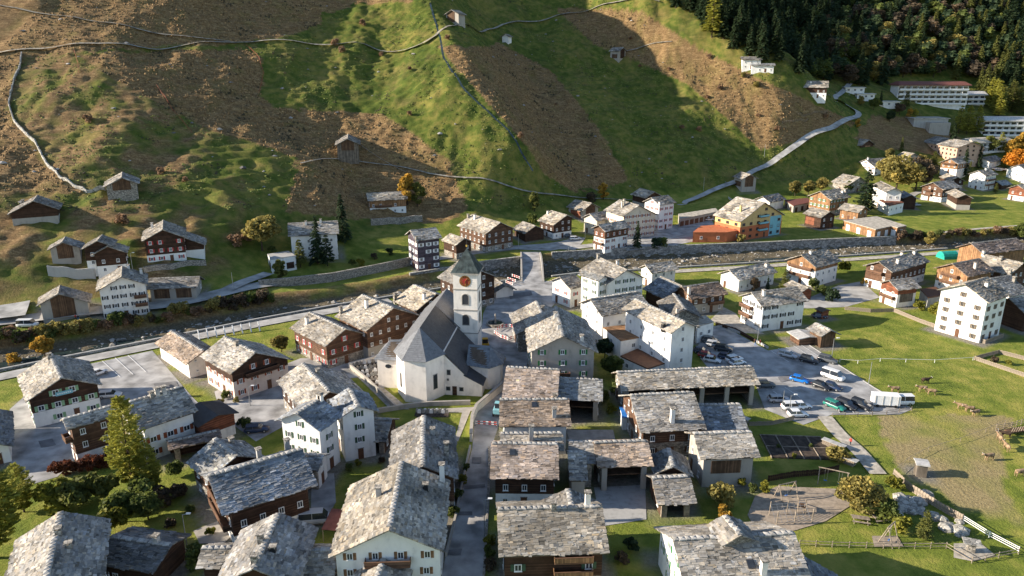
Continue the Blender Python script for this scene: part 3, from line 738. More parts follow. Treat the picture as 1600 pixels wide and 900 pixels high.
def house(label, r1, r2, e, zr, w=('white',), b=None, cat='house', name='house', sh=None, fr='paintwhite', ws=2.5, st=2.55, z1=1.4, ww=0.85, wh=1.1, skip=0.1, pitch=26.5, ch=(), open_=None, panel=None, balc=(), hw=None, e2=None, tint='grey', win=True, og=0.75, oe=0.75, z0=None, group=None, geo=None, gwin=None, cm='stone', door=True, slabs=True, deckmat='deck', sky=()):
    HN[0] += 1
    rng = np.random.default_rng(100 + HN[0])
    if z0 is None: z0 = 0.0 if b is None else max(0.0, float(hit(*b)[2]))
    tp = math.tan(R(pitch))
    if geo is not None:                      # high on the slope: stands at its base point, size in metres
        L_, hw, ang = geo; pb = hit(*b); cc = pb[:2] + (pb[:2] / np.linalg.norm(pb[:2])) * hw * 0.8
        z0 = float(Z(pb[0], pb[1])); da = np.array((math.cos(R(ang)), math.sin(R(ang))))
        P1 = np.array((*(cc - da * L_ / 2), z0 + zr)); P2 = np.array((*(cc + da * L_ / 2), z0 + zr)); e2 = None
    else:
        P1 = at(*r1, z0 + zr); P2 = at(*r2, z0 + zr)
    dv = (P2 - P1)[:2]; L = float(np.linalg.norm(dv)); dv = dv / L
    n = np.array((-dv[1], dv[0]))
    C = (P1 + P2) / 2
    rz = math.atan2(dv[1], dv[0])
    if hw is None:
        q, hw, sd_ = tent_solve(e, P1, n, z0 + zr, tp)
        hw = float(np.clip(hw, 1.2, 13))
    hw2 = hw
    if e2 is not None:
        _, h2, _ = tent_solve(e2, P1, n, z0 + zr, tp, -sd_, dv, L)
        if h2 is not None: hw2 = float(np.clip(h2, hw * 0.55, hw * 1.6))
    vis_s = 1 if (-C[0] * n[0] - C[1] * n[1]) > 0 else -1        # side towards the viewer
    vis_g = 1 if (-C[0] * dv[0] - C[1] * dv[1]) > 0 else -1
    hws = ((hw, hw2) if sd_ > 0 else (hw2, hw)) if e2 is not None else (hw, hw2)
    dist = math.hypot(C[0], C[1]); ppm = F / max(60, dist)
    DEBUG.append((label[:40], round(L, 1), round(hw, 1), round(hw2, 1), round(zr - hw * tp, 1), round(z0, 1), round(dist)))
    root = empty(name, (C[0], C[1], z0), rz); tag(root, label, cat, group)
    FOOT.append((C[0], C[1], dv, n, L / 2, hws[0], hws[1]))
    og = min(og, L * 0.12); oe = min(oe, hw * 0.25)
    x1 = L / 2 - og; ya, yb = hws[0] - oe, hws[1] - oe          # y from -yb to ya
    def top(y): return zr - 0.18 - abs(y) * tp
    def shell(mb, za, x1, ya, yb, mat, z_flat=None):
        if z_flat is None:
            prof = [(-yb, za), (ya, za), (ya, top(ya)), (0, top(0)), (-yb, top(yb))]
        else:
            prof = [(-yb, za), (ya, za), (ya, z_flat), (-yb, z_flat)]
        m_ = len(prof)
        v = [(-x1, p[0], p[1]) for p in prof] + [(x1, p[0], p[1]) for p in prof]
        f = [tuple(range(m_)), tuple(range(m_, 2 * m_))[::-1]] + [(i, m_ + i, m_ + (i + 1) % m_, (i + 1) % m_) for i in range(m_)]
        mb.poly(v, [q_[::-1] for q_ in f], mat)
    low = -3.0 if b is not None else -0.6
    ze = min(top(ya), top(yb))
    if open_:
        mb = MB(); t = 0.4; m0 = w[0]
        sides = {'s+': (-x1, x1, ya - t, ya), 's-': (-x1, x1, -yb, -yb + t), 'g+': (x1 - t, x1, -yb, ya), 'g-': (-x1, -x1 + t, -yb, ya)}
        key = ('s+' if vis_s > 0 else 's-') if open_ == 's' else ('g+' if vis_g > 0 else 'g-')
        for k_, (a0, a1, b0, b1) in sides.items():
            if k_ == key: continue
            if k_[0] == 's': mb.box(a0, a1, b0, b1, low, min(ze, top(ya if k_ == 's+' else yb)), m0)
            else:
                xs = (a0, a1)
                pr = [(-yb + t, low), (ya - t, low), (ya - t, top(ya - t)), (0, top(0)), (-yb + t, top(yb - t))]
                v = [(xs[0], p[0], p[1]) for p in pr] + [(xs[1], p[0], p[1]) for p in pr]
                mb.poly(v, [(0, 1, 2, 3, 4)[::-1] if False else (4, 3, 2, 1, 0), (5, 6, 7, 8, 9)] + [(i, (i + 1) % 5, 5 + (i + 1) % 5, 5 + i) for i in range(5)], m0)
        mb.build('wall', root)
        a0, a1, b0, b1 = sides[key]
        npil = max(2, int((a1 - a0) / 5.5) + 1) if key[0] == 's' else max(2, int((b1 - b0) / 5) + 1)
        pmat = w[1] if len(w) > 1 else 'stone'
        for i in range(npil):
            mb = MB()
            if key[0] == 's':
                xx = a0 + 0.5 + (a1 - a0 - 1.0) * i / (npil - 1); mb.box(xx - 0.45, xx + 0.45, b0 - 0.1, b1, low, ze - 0.35, pmat)
            else:
                yy = b0 + 0.5 + (b1 - b0 - 1.0) * i / (npil - 1); mb.box(a0, a1, yy - 0.4, yy + 0.4, low, ze - 0.35, pmat)
            mb.build('pillar', root)
        mb = MB()
        if key[0] == 's': mb.box(a0, a1, b0, b1 + 0.02, ze - 0.35, ze, 'trim')
        else: mb.box(a0, a1 + 0.02, b0, b1, ze - 0.35, ze, 'trim')
        mb.build('beam', root)
        mb = MB(); mb.box(-x1 + 0.4, x1 - 0.4, -yb + 0.4, ya - 0.4, ze * 0.52, ze * 0.52 + 0.2, 'boards')
        if ze > 4: mb.build('loft_floor', root)
    elif len(w) == 3:
        mb = MB(); shell(mb, low, x1, ya, yb, w[0], w[2]); mb.build('wall', root)
        mb = MB(); shell(mb, w[2] + 0.003, x1 + 0.05, ya + 0.05, yb + 0.05, w[1]); mb.build('upper_wall', root)
    else:
        mb = MB(); shell(mb, low, x1, ya, yb, w[0]); mb.build('wall', root)
    # roof: deck with rafters' edge, slabs on top, chimneys
    rb = MB(); th = 0.20
    for sg, hh in ((1, hws[0]), (-1, hws[1])):
        v = []
        for xx in (-L / 2, L / 2):
            v += [(xx, 0, zr), (xx, sg * hh, zr - hh * tp), (xx, sg * hh, zr - hh * tp - th), (xx, 0, zr - th)]
        f = [(0, 4, 5, 1), (1, 5, 6, 2), (2, 6, 7, 3), (0, 1, 2, 3), (7, 6, 5, 4)]
        if sg > 0: f = [q_[::-1] for q_ in f]
        rb.poly(v, f, deckmat)
    roof = rb.build('roof', root)
    if slabs:
        dt = 0.32 if ppm > 5.5 else (0.42 if ppm > 4 else 0.6)
        so = link('stone_slabs', slab_mesh(L + 0.1, (hws[0] + 0.08, hws[1] + 0.08), zr + 0.02, tp, dt, tint, rng), roof); so['kind'] = 'stuff'
        if ppm > 5.8:
            x = -L / 2 + 0.4
            while x < L / 2 - 0.3:
                o = link('ridge_stone', RIDGE[rng.integers(4)], roof, (x, rng.uniform(-0.06, 0.06), zr + 0.1 + rng.uniform(-0.03, 0.05)), rng.uniform(-0.12, 0.12)); x += rng.uniform(0.72, 0.95)
        else:
            mb = MB(); mb.poly([(-L / 2, -0.4, zr - 0.05), (-L / 2, 0, zr + 0.2), (-L / 2, 0.4, zr - 0.05), (L / 2, -0.4, zr - 0.05), (L / 2, 0, zr + 0.2), (L / 2, 0.4, zr - 0.05)], [(0, 3, 4, 1), (1, 4, 5, 2), (0, 1, 2), (5, 4, 3)], 'stone'); mb.build('ridge_capping', roof)
    for c in ch:
        px = c[:2]; hh = c[2] if len(c) > 2 else 1.1; mt = c[3] if len(c) > 3 else cm
        q, dd, _ = tent_solve(px, P1, n, z0 + zr, tp)
        rel = q[:2] - C[:2]
        lx = float(np.clip(rel @ dv, -L / 2 + 0.4, L / 2 - 0.4)); ly = float(np.clip(rel @ n, -hws[1] + 0.4, hws[0] - 0.4))
        link('chimney', chimney_mesh(mt, hh), roof, (lx, ly, zr - abs(ly) * tp))
    for px in sky:
        q, dd, _ = tent_solve(px, P1, n, z0 + zr, tp); rel = q[:2] - C[:2]
        mb = MB(); mb.box(-0.5, 0.5, -0.6, 0.6, 0.0, 0.16, 'roofmetal'); so_ = link('skylight', mb.mesh('skylight'), roof, (float(rel @ dv), float(rel @ n), zr - abs(float(rel @ n)) * tp + 0.04)); so_.rotation_euler = (-math.copysign(math.atan(tp), float(rel @ n)), 0, 0)
        mb = MB(); mb.box(-0.4, 0.4, -0.5, 0.5, 0.163, 0.18, 'glass'); mb.build('pane', so_)
    # faces seen from the air: gable and long side
    kind = 'near' if ppm > 5.0 else 'far'
    faces = {'g': (vis_g * (x1 + 0.055), None), 's': (None, vis_s * ((ya if vis_s > 0 else yb) + 0.055))}
    def place(face, u, z_):
        """local position and rotation on a face; u runs along the face"""
        if face == 'g': return (vis_g * (x1 + (0.055 if len(w) == 3 and z_ > w[2] else 0.0)), u, z_), (math.pi / 2 if vis_g > 0 else -math.pi / 2)
        yy = (ya if vis_s > 0 else yb) + (0.055 if len(w) == 3 and z_ > w[2] else 0.0)
        return (u, vis_s * yy, z_), (math.pi if vis_s > 0 else 0.0)
    pan = {}
    if panel:
        for face, f0, f1, za, zb, mt, *keep in panel:
            wd0, wd1 = (-yb, ya) if face == 'g' else (-x1, x1)
            a0 = wd0 + (wd1 - wd0) * f0; a1 = wd0 + (wd1 - wd0) * f1
            if zb == 'g':
                pr = [(a0, za), (a1, za), (a1, top(a1) - 0.25), (min(max(0, a0), a1), top(0) - 0.3), (a0, top(a0) - 0.25)]
            else:
                pr = [(a0, za), (a1, za), (a1, zb), (a0, zb)]
            mb = MB(); m_ = len(pr); vv = []
            for off in (0.005, 0.025 if keep else 0.07):
                for (u, z_) in pr:
                    p_, _ = place(face, u, z_); p_ = list(p_)
                    if face == 'g': p_[0] += vis_g * off
                    else: p_[1] += vis_s * off
                    vv.append(p_)
            mb.poly(vv, [tuple(range(m_, 2 * m_))] + [(i, (i + 1) % m_, m_ + (i + 1) % m_, m_ + i) for i in range(m_)], mt)
            mb.build('colour_panel' if keep else 'board_wall', root)
            if not keep: pan[face] = (a0, a1, za, zb)
    if win:
        for face in ('g', 's'):
            if open_ == face or face in pan: continue
            c0, c1 = (-yb, ya) if face == 'g' else (-x1, x1)
            wd = c1 - c0
            nn = int((wd - 0.9) / ws)
            if nn < 1: continue
            nf = 0; zc = z1
            while True:
                z_top = zc + wh / 2 + 0.35
                cnt = 0
                for i in range(nn):
                    u = c0 + wd * (i + 0.5) / nn
                    lim = top(abs(u) + ww * 0.9) if face == 'g' else (top(ya) if vis_s > 0 else top(yb))
                    if z_top > lim: continue
                    cnt += 1
                    if rng.random() < skip: continue
                    p_, rr = place(face, u + rng.uniform(-0.12, 0.12), zc)
                    if zc == z1 and door and i == nn // 2:
                        mb = MB(); mb.box(-0.5, 0.5, -0.08, -0.004, -0.3 - (z1 - 0.3), 2.1 - z1, 'brown'); mb.box(-0.6, 0.6, -0.05, -0.004, 2.1 - z1, 2.2 - z1, 'stone')
                        dmesh = mb.mesh('door'); link('door', dmesh, root, p_, rr); continue
                    put_window(root, p_, rr, ww, wh, sh, fr, kind)
                if cnt == 0 and zc > z1: break
                zc += st
                if zc > zr: break
    for bl in balc:
        face, f0, f1, zb = bl[:4]; mt = bl[4] if len(bl) > 4 else 'brownwood'
        wd0, wd1 = (-yb, ya) if face == 'g' else (-x1, x1)
        a0 = wd0 + (wd1 - wd0) * f0; a1 = wd0 + (wd1 - wd0) * f1
        (px_, py_, pz_), rr = place(face, (a0 + a1) / 2, zb)
        hl = (a1 - a0) / 2; dp = 1.15
        bo = MB(); bo.box(-hl, hl, -dp, 0.05, -0.12, 0.0, 'trim')
        o = link('balcony', bo.mesh('balcony'), root, (px_, py_, pz_), rr)
        rl = MB(); rl.box(-hl, hl, -dp, -dp + 0.06, 0.08, 0.85, mt); rl.box(-hl, -hl + 0.06, -dp + 0.065, 0, 0.08, 0.85, mt); rl.box(hl - 0.06, hl, -dp + 0.065, 0, 0.08, 0.85, mt); rl.box(-hl - 0.04, hl + 0.04, -dp - 0.05, -dp + 0.1, 0.853, 0.94, 'trim')
        link('railing', rl.mesh('railing'), o)
    root['_'] = 0; del root['_']
    return root, (C, dv, n, L, hws, zr, z0)
WD = ('stone', 'darkwood', 2.4); WB = ('white', 'brownwood', 2.6); WK = ('white', 'darkwood', 2.6)
G_ = 'village houses'
# nearest row
house('large stone slab roof beside the larch garden, light left slope and dark right slope', (95, 800), (70, 910), (172.6, 812), 10, WD, ch=[(92, 836, 0.9), (108, 856, 0.6)], tint='grey')
house('low dark slab roofed annex against the large house by the larch garden', (173, 838), (268, 851), (266, 899), 5, ('darkwood',), name='annex', cat='annex', tint='dark', door=False, ch=[(245, 848, 1.0, 'lightmetal')], pitch=18)
house('dark timber house with a huge slab roof and balconies on its garden gable', (326, 743), (470.4, 700.7), (349, 805.5), 10, ('white', 'darkwood', 2.2), ch=[(390, 717, 1.6, 'concrete'), (444, 701, 1.8, 'concrete')], balc=[('g', 0.1, 0.9, 2.7), ('g', 0.15, 0.85, 5.2)], tint='blue', og=1.4)
house('open garage under a small slab roof joined to the timber house with the huge roof', (474, 709), (505, 711), (525, 738), 5.5, ('white',), name='garage', cat='garage', open_='s', tint='blue')
house('blue grey slab roof behind the timber house with gable balconies', (335, 685), (369, 712), (291.5, 722), 8, WD, ch=[(362, 693, 0.9)], tint='blue')
house('weathered slab roof crossing lower roofs next to the parked silver van', (434.7, 801.6), (396, 888), (497.3, 823.4), 9, WD, ch=[(408, 848, 1.2, 'stone'), (398, 880, 1.0, 'stone'), (427, 862, 0.6, 'black')], tint='grey')
house('lower slab roof wing on the garden side of the crossing roof', (316, 856), (384, 854), (305.6, 889), 6, WD, name='annex', cat='annex', tint='light', door=False)
house('lower slab roof wing beside the white balcony house', (443.6, 860), (527, 858), (527, 903), 6, WD, name='annex', cat='annex', tint='light', door=False)
house('white house with wooden balcony under the gable of a steep two toned slab roof', (627.7, 721), (607.8, 828), (702.5, 747), 11, ('white',), ch=[(592, 775, 1.3, 'concrete'), (691, 752, 2.8, 'white'), (665, 765, 0.8, 'black')], sh='larchwood', balc=[('g', 0.28, 0.72, 5.4)], e2=(549.7, 750), ws=3.2, tint='light')
house('small gabled slab roof in front of the white balcony house', (600, 872), (588, 905), (645, 892), 6, ('stone',), name='annex', cat='annex', win=False, tint='light')
house('slab roof between the churchyard and the white balcony house', (662, 649), (661, 728), (711.7, 686), 9.5, ('stone', 'brownwood', 2.4), e2=(614, 669), ch=[(698, 712, 2.2, 'stone'), (676, 679, 1.0, 'concrete')], tint='grey')
house('dark timber house with a broad slab roof and two wooden balconies beside the lane', (778, 795), (940, 790), (949, 865), 9.5, ('stone', 'darkwood', 2.2), ch=[(918, 790, 2.0, 'cream'), (865, 797, 1.0, 'stone')], balc=[('s', 0.5, 0.9, 2.9, 'larchwood'), ('s', 0.5, 0.9, 5.2, 'larchwood')], tint='light', ww=1.0, sh='darkgreen')
house('small cross gable of slabs behind the broad roof by the lane', (888, 764), (893, 792), (931, 788), 8.8, ('stone',), name='annex', cat='annex', win=False, tint='grey')
house('timber house with white base and skylight in its rusty slab roof', (769, 692), (871, 693), (768, 748), 9, ('white', 'darkwood', 2.8), ch=[(842, 690, 0.8, 'concrete')], tint='rust', sky=[(801, 708)])
house('shallow roof squeezed behind the rusty skylight roof', (782, 677), (878, 676), (883, 703), 8, ('white',), name='annex', cat='annex', ch=[(830, 688, 2.6, 'concrete')], tint='light', win=False)
house('rusty slab roof over a white wall facing the flat court', (781, 624), (888, 623), (893, 665.5), 9, ('white',), ch=[(866, 652, 1.6, 'concrete')], tint='rust', ww=0.7, sky=[(835, 633)])
house('reddish slab roof below the grey house with green shutters', (792, 573), (874, 577), (783, 622), 9, ('stone',), ch=[(846, 572, 0.9)], tint='rust')
house('blue grey slab roof over an open carport with a stone pillar', (873, 590), (941, 593), (939, 627), 7.2, ('concrete', 'palestone'), name='carport', cat='carport', open_='s', tint='blue')
house('open fronted barn with reddish slab roof above the slate terrace', (928, 691), (1011, 688), (1026, 727), 7.2, ('stone', 'palestone'), name='barn', cat='barn', open_='s', tint='rust')
house('linking slab roof between the skylight roof and the open barn', (889, 690), (927, 690), (930, 725), 7, ('stone',), name='annex', cat='annex', tint='grey', win=False)
house('narrow slab roofed wing jutting towards the slate terrace', (888, 706), (914, 706), (919.5, 752), 7, ('palestone',), name='annex', cat='annex', tint='light', win=False)
house('brown timber house with tall white chimney behind the round roofed shed', (985, 617), (1083, 612), (1098, 671), 9.5, ('stone', 'brownwood', 3.0), ch=[(1050, 660, 2.6, 'cream')], tint='light', sh='brownwood')
house('grey slab roofed annex beside the tall chimney house', (1088, 632), (1156, 631), (1166, 673), 7, ('stone',), name='annex', cat='annex', tint='blue', win=False)
house('long open barn with stone pillars along the car park', (964, 581), (1175, 572), (1188, 601), 7.2, ('stone', 'palestone'), name='barn', cat='barn', open_='s', tint='light')
house('stone barn with dark board infill next to the vegetable garden', (1084, 677), (1173, 674), (1189, 714), 8.2, ('palestone',), name='barn', cat='barn', panel=[('s', 0.16, 0.76, 2.6, 5.0, 'boards')], tint='light')
house('small round backed shed with slab roof between the two barns', (1044, 700), (1052, 729), (1079, 737), 5, ('darkwood',), name='shed', cat='shed', tint='blue', win=False, pitch=28)
house('open firewood shed with light slab roof beside the slate terrace', (1019, 746), (1077, 744), (1087, 788), 5, ('boards', 'timberpost'), name='woodshed', cat='shed', open_='s', tint='light')
house('white house with green shutters and a wide slab roof near the playground', (1052, 842), (1240, 832), (1100, 898), 10, ('white',), hw=8.5, sh='green', ch=[(1192, 896, 1.8, 'cream')], tint='light', sky=[(1173, 882)])
house('cross gable of slabs on the wide roof near the playground', (1133, 805), (1158, 836), (1109, 826), 11.3, ('stone',), name='annex', cat='annex', win=False, tint='grey')
house('dark slab roofed lean annex at the corner of the wide roof near the playground', (1252, 868), (1262, 905), (1307, 898), 5, ('stone',), name='annex', cat='annex', win=False, tint='blue')
# left of the church
SHOP = house('shop house with green shutters, sign board and white ground floor on the asphalt yard', (79, 553.5), (96, 590.5), (158, 599), 9.5, ('white', 'darkwood', 3.2), e2=(39, 625), sh='palegreen', ch=[(78, 561, 1.0)], tint='light', ww=1.1)
house('low roof at the edge of the shop yard beside a grey path', (-26, 636), (-30, 690), (20, 640), 5.5, ('white',), name='annex', cat='annex', tint='blue')
house('timber wing with small gable balcony behind the tall larch', (98, 655), (175, 633), (122, 667), 9, ('white', 'brownwood', 2.4), tint='light', balc=[('g', 0.15, 0.85, 4.8)])
house('long white house with brown shutters and three chimneys behind the tall larch', (195, 630), (284, 603), (309, 643), 10, ('white',), sh='rust', ch=[(246, 617, 1.2, 'lightmetal'), (257, 616, 1.4, 'lightmetal'), (238, 622, 1.0, 'stone')], tint='grey', ww=1.2)
house('dark metal roofed garage with wooden door joined to the long white house', (311, 628), (341, 648), (299, 660), 5.6, ('white', 'redwood', 2.0), name='garage', cat='garage', slabs=False, deckmat='roofmetal', win=False, pitch=14)
house('low brown slab lean roof along the garden of the long white house', (262, 690), (343, 672), (352, 684), 3.8, ('darkwood', 'timberpost'), name='shed', cat='shed', open_='s', tint='brown', pitch=20)
house('pink plastered chalet with dark timber gable and long balcony', (351, 525.5), (399.5, 551), (356.7, 583), 9.6, ('pink', 'darkwood', 4.2), sh='rust', ch=[(370, 540, 0.8)], e2=(442, 554.5), balc=[('g', 0.2, 0.8, 4.6, 'darkwood')], tint='light')
house('long low stable with rust stained slab roof beside the bus yard', (268, 516.7), (318, 548), (303, 578), 6, ('cream',), name='stable', cat='stable', ww=0.6, wh=0.5, ws=2.2, tint='rust', door=False)
house('timber house with bright red shutters next to the churchyard lane', (484, 487.5), (540, 514), (510, 542.5), 9, ('stone', 'brownwood', 2.2), sh='red', ch=[(480, 506, 1.6, 'cream')], tint='light')
house('tall dark timber house with many small windows facing the church', (566, 460), (615, 481), (571, 517.5), 12, ('palestone', 'brownwood', 3.2), ch=[(573, 481, 2.0, 'cream'), (533, 490, 1.6, 'stone')], ws=2.0, ww=0.7, wh=0.9, tint='light')
house('slab roof with two chimneys peeping over behind the church ridge', (646, 444.5), (682, 459), (613, 470), 9, WD, ch=[(663, 468, 1.6, 'cream'), (611, 466, 1.8, 'stone'), (603, 472, 1.4, 'stone')], tint='light')
house('tall black timber house right behind the bell tower', (714.5, 409), (746, 421), (682, 433), 12, ('stone', 'darkwood', 2.0), e2=(782, 434.5), tint='light', ws=2.2)
house('small timber kiosk with slab roof on the village square', (775, 436), (790, 446), (806, 452), 4, ('cream',), name='kiosk', cat='kiosk', tint='dark', win=False)
house('white house with olive shutters and stepped slab roof below the churchyard', (462.5, 645.5), (500, 622), (505, 671), 11.5, ('white',), sh='darkgreen', ch=[(508, 622, 1.1, 'cream'), (520, 612, 1.1, 'cream')], tint='blue', ws=2.1)
house('side wing of the white house with olive shutters', (560, 634), (545, 606), (583, 628), 11, ('white',), name='wing', cat='house', sh='darkgreen', tint='blue')
house('large light slab roof by the cemetery wall adjoining the white house', (473, 567), (515, 612), (435, 598), 8.8, WD, ch=[(497, 584, 0.9)], tint='light', e2=(545, 590))
house('low dark slab roofed shed between the white house and the churchyard', (577, 653), (612, 655), (618, 692), 5.2, ('darkwood', 'timberpost'), name='shed', cat='shed', open_='s', tint='dark')
# village centre, right of the church
house('small white house with red shutters on the square', (874.5, 433), (898, 428), (891, 452), 8.5, ('white',), sh='red', tint='grey', b=None)
house('large white house with pale green shutters and cross gable on the square', (936, 402), (980, 422), (952, 447), 12.5, ('white',), sh='darkgreen', e2=(1003, 433), ch=[(934, 404, 1.2), (967, 413, 1.4, 'cream'), (977, 418, 1.2, 'cream')], tint='light', ws=2.2)
house('white dormer gable on the large house with pale green shutters', (913, 421), (945, 431), (937, 440), 11.5, ('white',), name='dormer', cat='dormer', sh='darkgreen', tint='blue')
house('grey plastered house with vivid green shutters and a balcony', (868, 478), (880, 525.5), (933, 547), 13, ('grey',), e2=(825.5, 549), sh='green', ch=[(868, 497, 1.2, 'cream'), (873, 515, 1.2, 'cream'), (909, 533, 1.2, 'cream')], balc=[('g', 0.42, 0.62, 3.6)], tint='light', ws=3.2)
house('slab roofed wing of the grey house reaching onto the square', (838, 470), (851, 500), (799, 500), 8.5, ('stone',), name='wing', tint='light', ch=[(848, 484, 0.8)])
house('white inn with a dark slab roof above its roof terrace', (922, 467), (998, 455), (941, 494.5), 12, ('white',), ww=0.8, ws=3.0, tint='grey', ch=[(985, 484, 1.0, 'white')])
house('tall white inn wing with light brown slab roof by the car park', (993, 467), (1072, 503), (1047, 520), 13.5, ('white',), e2=(1094.5, 510), ww=0.8, ws=3.4, tint='light', ch=[(1036, 512, 0.8, 'black')])
house('dark slab roof behind the tall white inn wing', (1053, 459), (1071, 484), (1021, 464), 9, ('stone',), tint='dark', ch=[(1062, 494, 1.2, 'pink')])
house('grey slab roof with open loft near the river path', (1032, 432), (1066, 447), (1018, 458), 7, ('darkwood',), tint='blue', win=False)
house('brown roofed house with wooden balcony and pink chimney', (1065.5, 448), (1122, 440), (1138, 459.5), 7.5, ('palestone', 'brownwood', 3.0), balc=[('s', 0.5, 0.95, 2.6)], ch=[(1060, 462, 2.0, 'pink')], tint='brown')
house('cream house with slab roof beside the river wall', (1008, 414), (1050, 408), (1020, 427), 7, ('cream',), tint='grey')
house('long white workshop with grey front near the river path', (1139, 422), (1199, 410), (1156, 438), 6.3, ('white',), tint='light', ch=[(1197, 417, 1.0, 'cream')])
house('white apartment house with stacked brown balconies above the car park', (1174, 457), (1245, 448), (1193.5, 480), 9.8, ('white',), sh='black', balc=[('g', 0.45, 0.98, 2.6), ('g', 0.45, 0.98, 5.0)], ch=[(1193, 462, 1.4, 'cream')], tint='light', ww=1.0)
house('white chalet with wooden balconies near the river path', (1252, 398.5), (1291, 388.7), (1279, 418), 9.6, ('white', 'larchwood', 5.2), balc=[('g', 0.15, 0.85, 2.7), ('g', 0.1, 0.9, 5.2)], ch=[(1266, 397, 1.0, 'cream')], tint='grey')
house('low carport roof with red front beside the white chalet', (1236, 438), (1263, 450), (1252, 458), 4, ('redwood',), name='carport', cat='carport', tint='light', win=False)
house('small wooden hay shed with slab roof at the car park corner', (1275, 504), (1299, 516), (1284, 526.5), 4.8, ('boards',), name='shed', cat='shed', tint='light', win=False)
house('pale sheet metal lean roof beside the hay shed', (1247, 514), (1266, 526), (1234, 521), 2.6, ('brownwood',), name='shed', cat='shed', slabs=False, deckmat='lightmetal', win=False, pitch=8)
house('timber chalet with white corner rooms and blue grey roof patch', (1373, 409), (1432, 393), (1395, 426), 9, ('white', 'brownwood', 2.6), balc=[('g', 0.3, 0.9, 5.0)], ch=[(1402, 412, 1.3, 'cream'), (1387, 401, 0.9, 'cream'), (1428, 397, 0.9, 'cream')], tint='grey')
house('small house with wooden balcony and grey board panel', (1389, 438), (1424, 434), (1405, 454), 7.6, ('cream', 'redwood', 4.0), panel=[('s', 0.15, 0.85, 1.5, 4.0, 'greywood')], balc=[('g', 0.1, 0.9, 2.4)], tint='light')
house('timber chalet with wooden balconies and mottled roof', (1488, 412), (1530, 404), (1512, 433), 9, ('white', 'larchwood', 2.4), balc=[('g', 0.25, 0.8, 4.8), ('g', 0.25, 0.8, 2.6)], ch=[(1523, 420, 1.8, 'pink')], tint='brown')
house('big wooden barn with light boards and brown slab roof by the river', (1517, 380), (1588, 372), (1540, 397), 9, ('larchwood',), name='barn', cat='barn', tint='brown', win=False, ch=[(1546, 376, 0.8, 'cream')])
house('flat pitched pale brown roof between the barn and the tall white house', (1540, 398), (1599, 411), (1577, 430), 8, ('brownwood',), tint='light', ch=[(1560, 402, 1.4, 'stone'), (1563, 408, 1.3, 'stone')])
house('tall white house with four rows of windows at the meadow edge', (1507, 444), (1543, 433), (1543, 474), 14.5, ('white',), sh='greywood', fr='timberpost', ws=2.7, ww=0.8, wh=1.2, ch=[(1541, 448, 1.0, 'white')], tint='grey')
house('slab roofed rear wing of the tall white house', (1546, 435), (1577, 430), (1601, 459), 10, ('white',), name='wing', tint='blue', ch=[(1584, 441, 1.4, 'stone')])
house('dark boarded barn behind the tall white house', (1577, 466), (1612, 462), (1600, 492), 8, ('darkwood',), name='barn', cat='barn', tint='blue', win=False)
# north bank
house('small black timber house beside the north road bend', (817, 346), (837, 353), (819, 365), 6.5, ('darkwood',), tint='grey', win=False)
house('dark timber house with white base above the parking court', (861, 329), (886, 336), (866, 352.5), 9.5, ('white', 'darkwood', 2.6), e2=(905, 342.5), ch=[(856, 334, 1.0, 'white')], tint='light')
house('hay barn with orange boards and stone corners behind the beige hotel wing', (899, 312), (925, 317.5), (909, 329), 8, ('palestone',), name='barn', cat='barn', panel=[('s', 0.15, 0.85, 0.8, 4.4, 'redwood'), ('g', 0.2, 0.8, 1.0, 'g', 'brownwood')], tint='light')
house('chalet with timber top floor and white ground floors on the river wall', (935, 351.5), (975, 344.6), (946, 362), 10, ('white', 'brownwood', 5.0), sh='rust', balc=[('g', 0.1, 0.9, 2.6)], tint='light')
house('beige hotel with dark red shutters under a broad gable', (968, 312), (999, 321), (976, 339), 13.5, ('beige',), e2=(1032, 337), sh='rust', ch=[(972, 324, 2.4, 'beige'), (975, 321, 2.4, 'beige')], ws=2.0, tint='light')
house('low wing of the beige hotel with a patched slab roof', (921, 334), (963, 327), (930, 346), 8.5, ('beige',), name='wing', tint='light')
house('barn behind the pink shuttered white house at the hill road', (1000, 294), (1023, 300), (1004, 309), 8, ('palestone', 'darkwood', 2.5), b=(1000, 316), name='barn', cat='barn', tint='light', win=False)
house('white house with rows of red shutters at the foot of the hill road', (1017.5, 309), (1044, 305), (1030, 321), 13.5, ('white',), sh='red', ws=2.0, ch=[(1023, 306, 1.0, 'white')], tint='grey')
CB = house('large colourful apartment house in yellow, orange and turquoise by the river wall', (1151, 307.5), (1195.5, 316.5), (1153.5, 350), 14.5, ('orange', 'yellow', 5.6), ch=[(1157, 331, 2.6, 'yellow')], fr='brown', ws=3.4, ww=1.5, panel=[('g', 0.70, 0.97, 0.0, 8.2, 'turquoise', 1)], balc=[('g', 0.42, 0.62, 3.0, 'turquoise'), ('g', 0.42, 0.62, 5.8, 'turquoise'), ('g', 0.42, 0.62, 8.6, 'turquoise')], tint='light')
house('small grey roofed house behind the colourful apartments', (1191, 307), (1216, 302), (1226, 312), 6.5, ('cream',), tint='grey', win=False)
house('orange timber house with green shutters among the barns', (1281, 299), (1312, 294.6), (1300, 312.4), 10.5, ('palestone', 'larchwood', 2.0), sh='green', ch=[(1316, 302, 1.2, 'cream')], tint='grey', ws=1.9)
house('red brown hay barn with slab roof and pale loading hatch', (1268, 324), (1297, 330.5), (1281, 340), 7.5, ('darkwood',), name='barn', cat='barn', panel=[('s', 0.05, 0.6, 1.0, 4.2, 'redwood')], tint='light')
house('low orange timber house beside the big spruce', (1319.5, 317.4), (1352, 323), (1342, 332.5), 6.5, ('larchwood',), tint='light', ws=2.4)
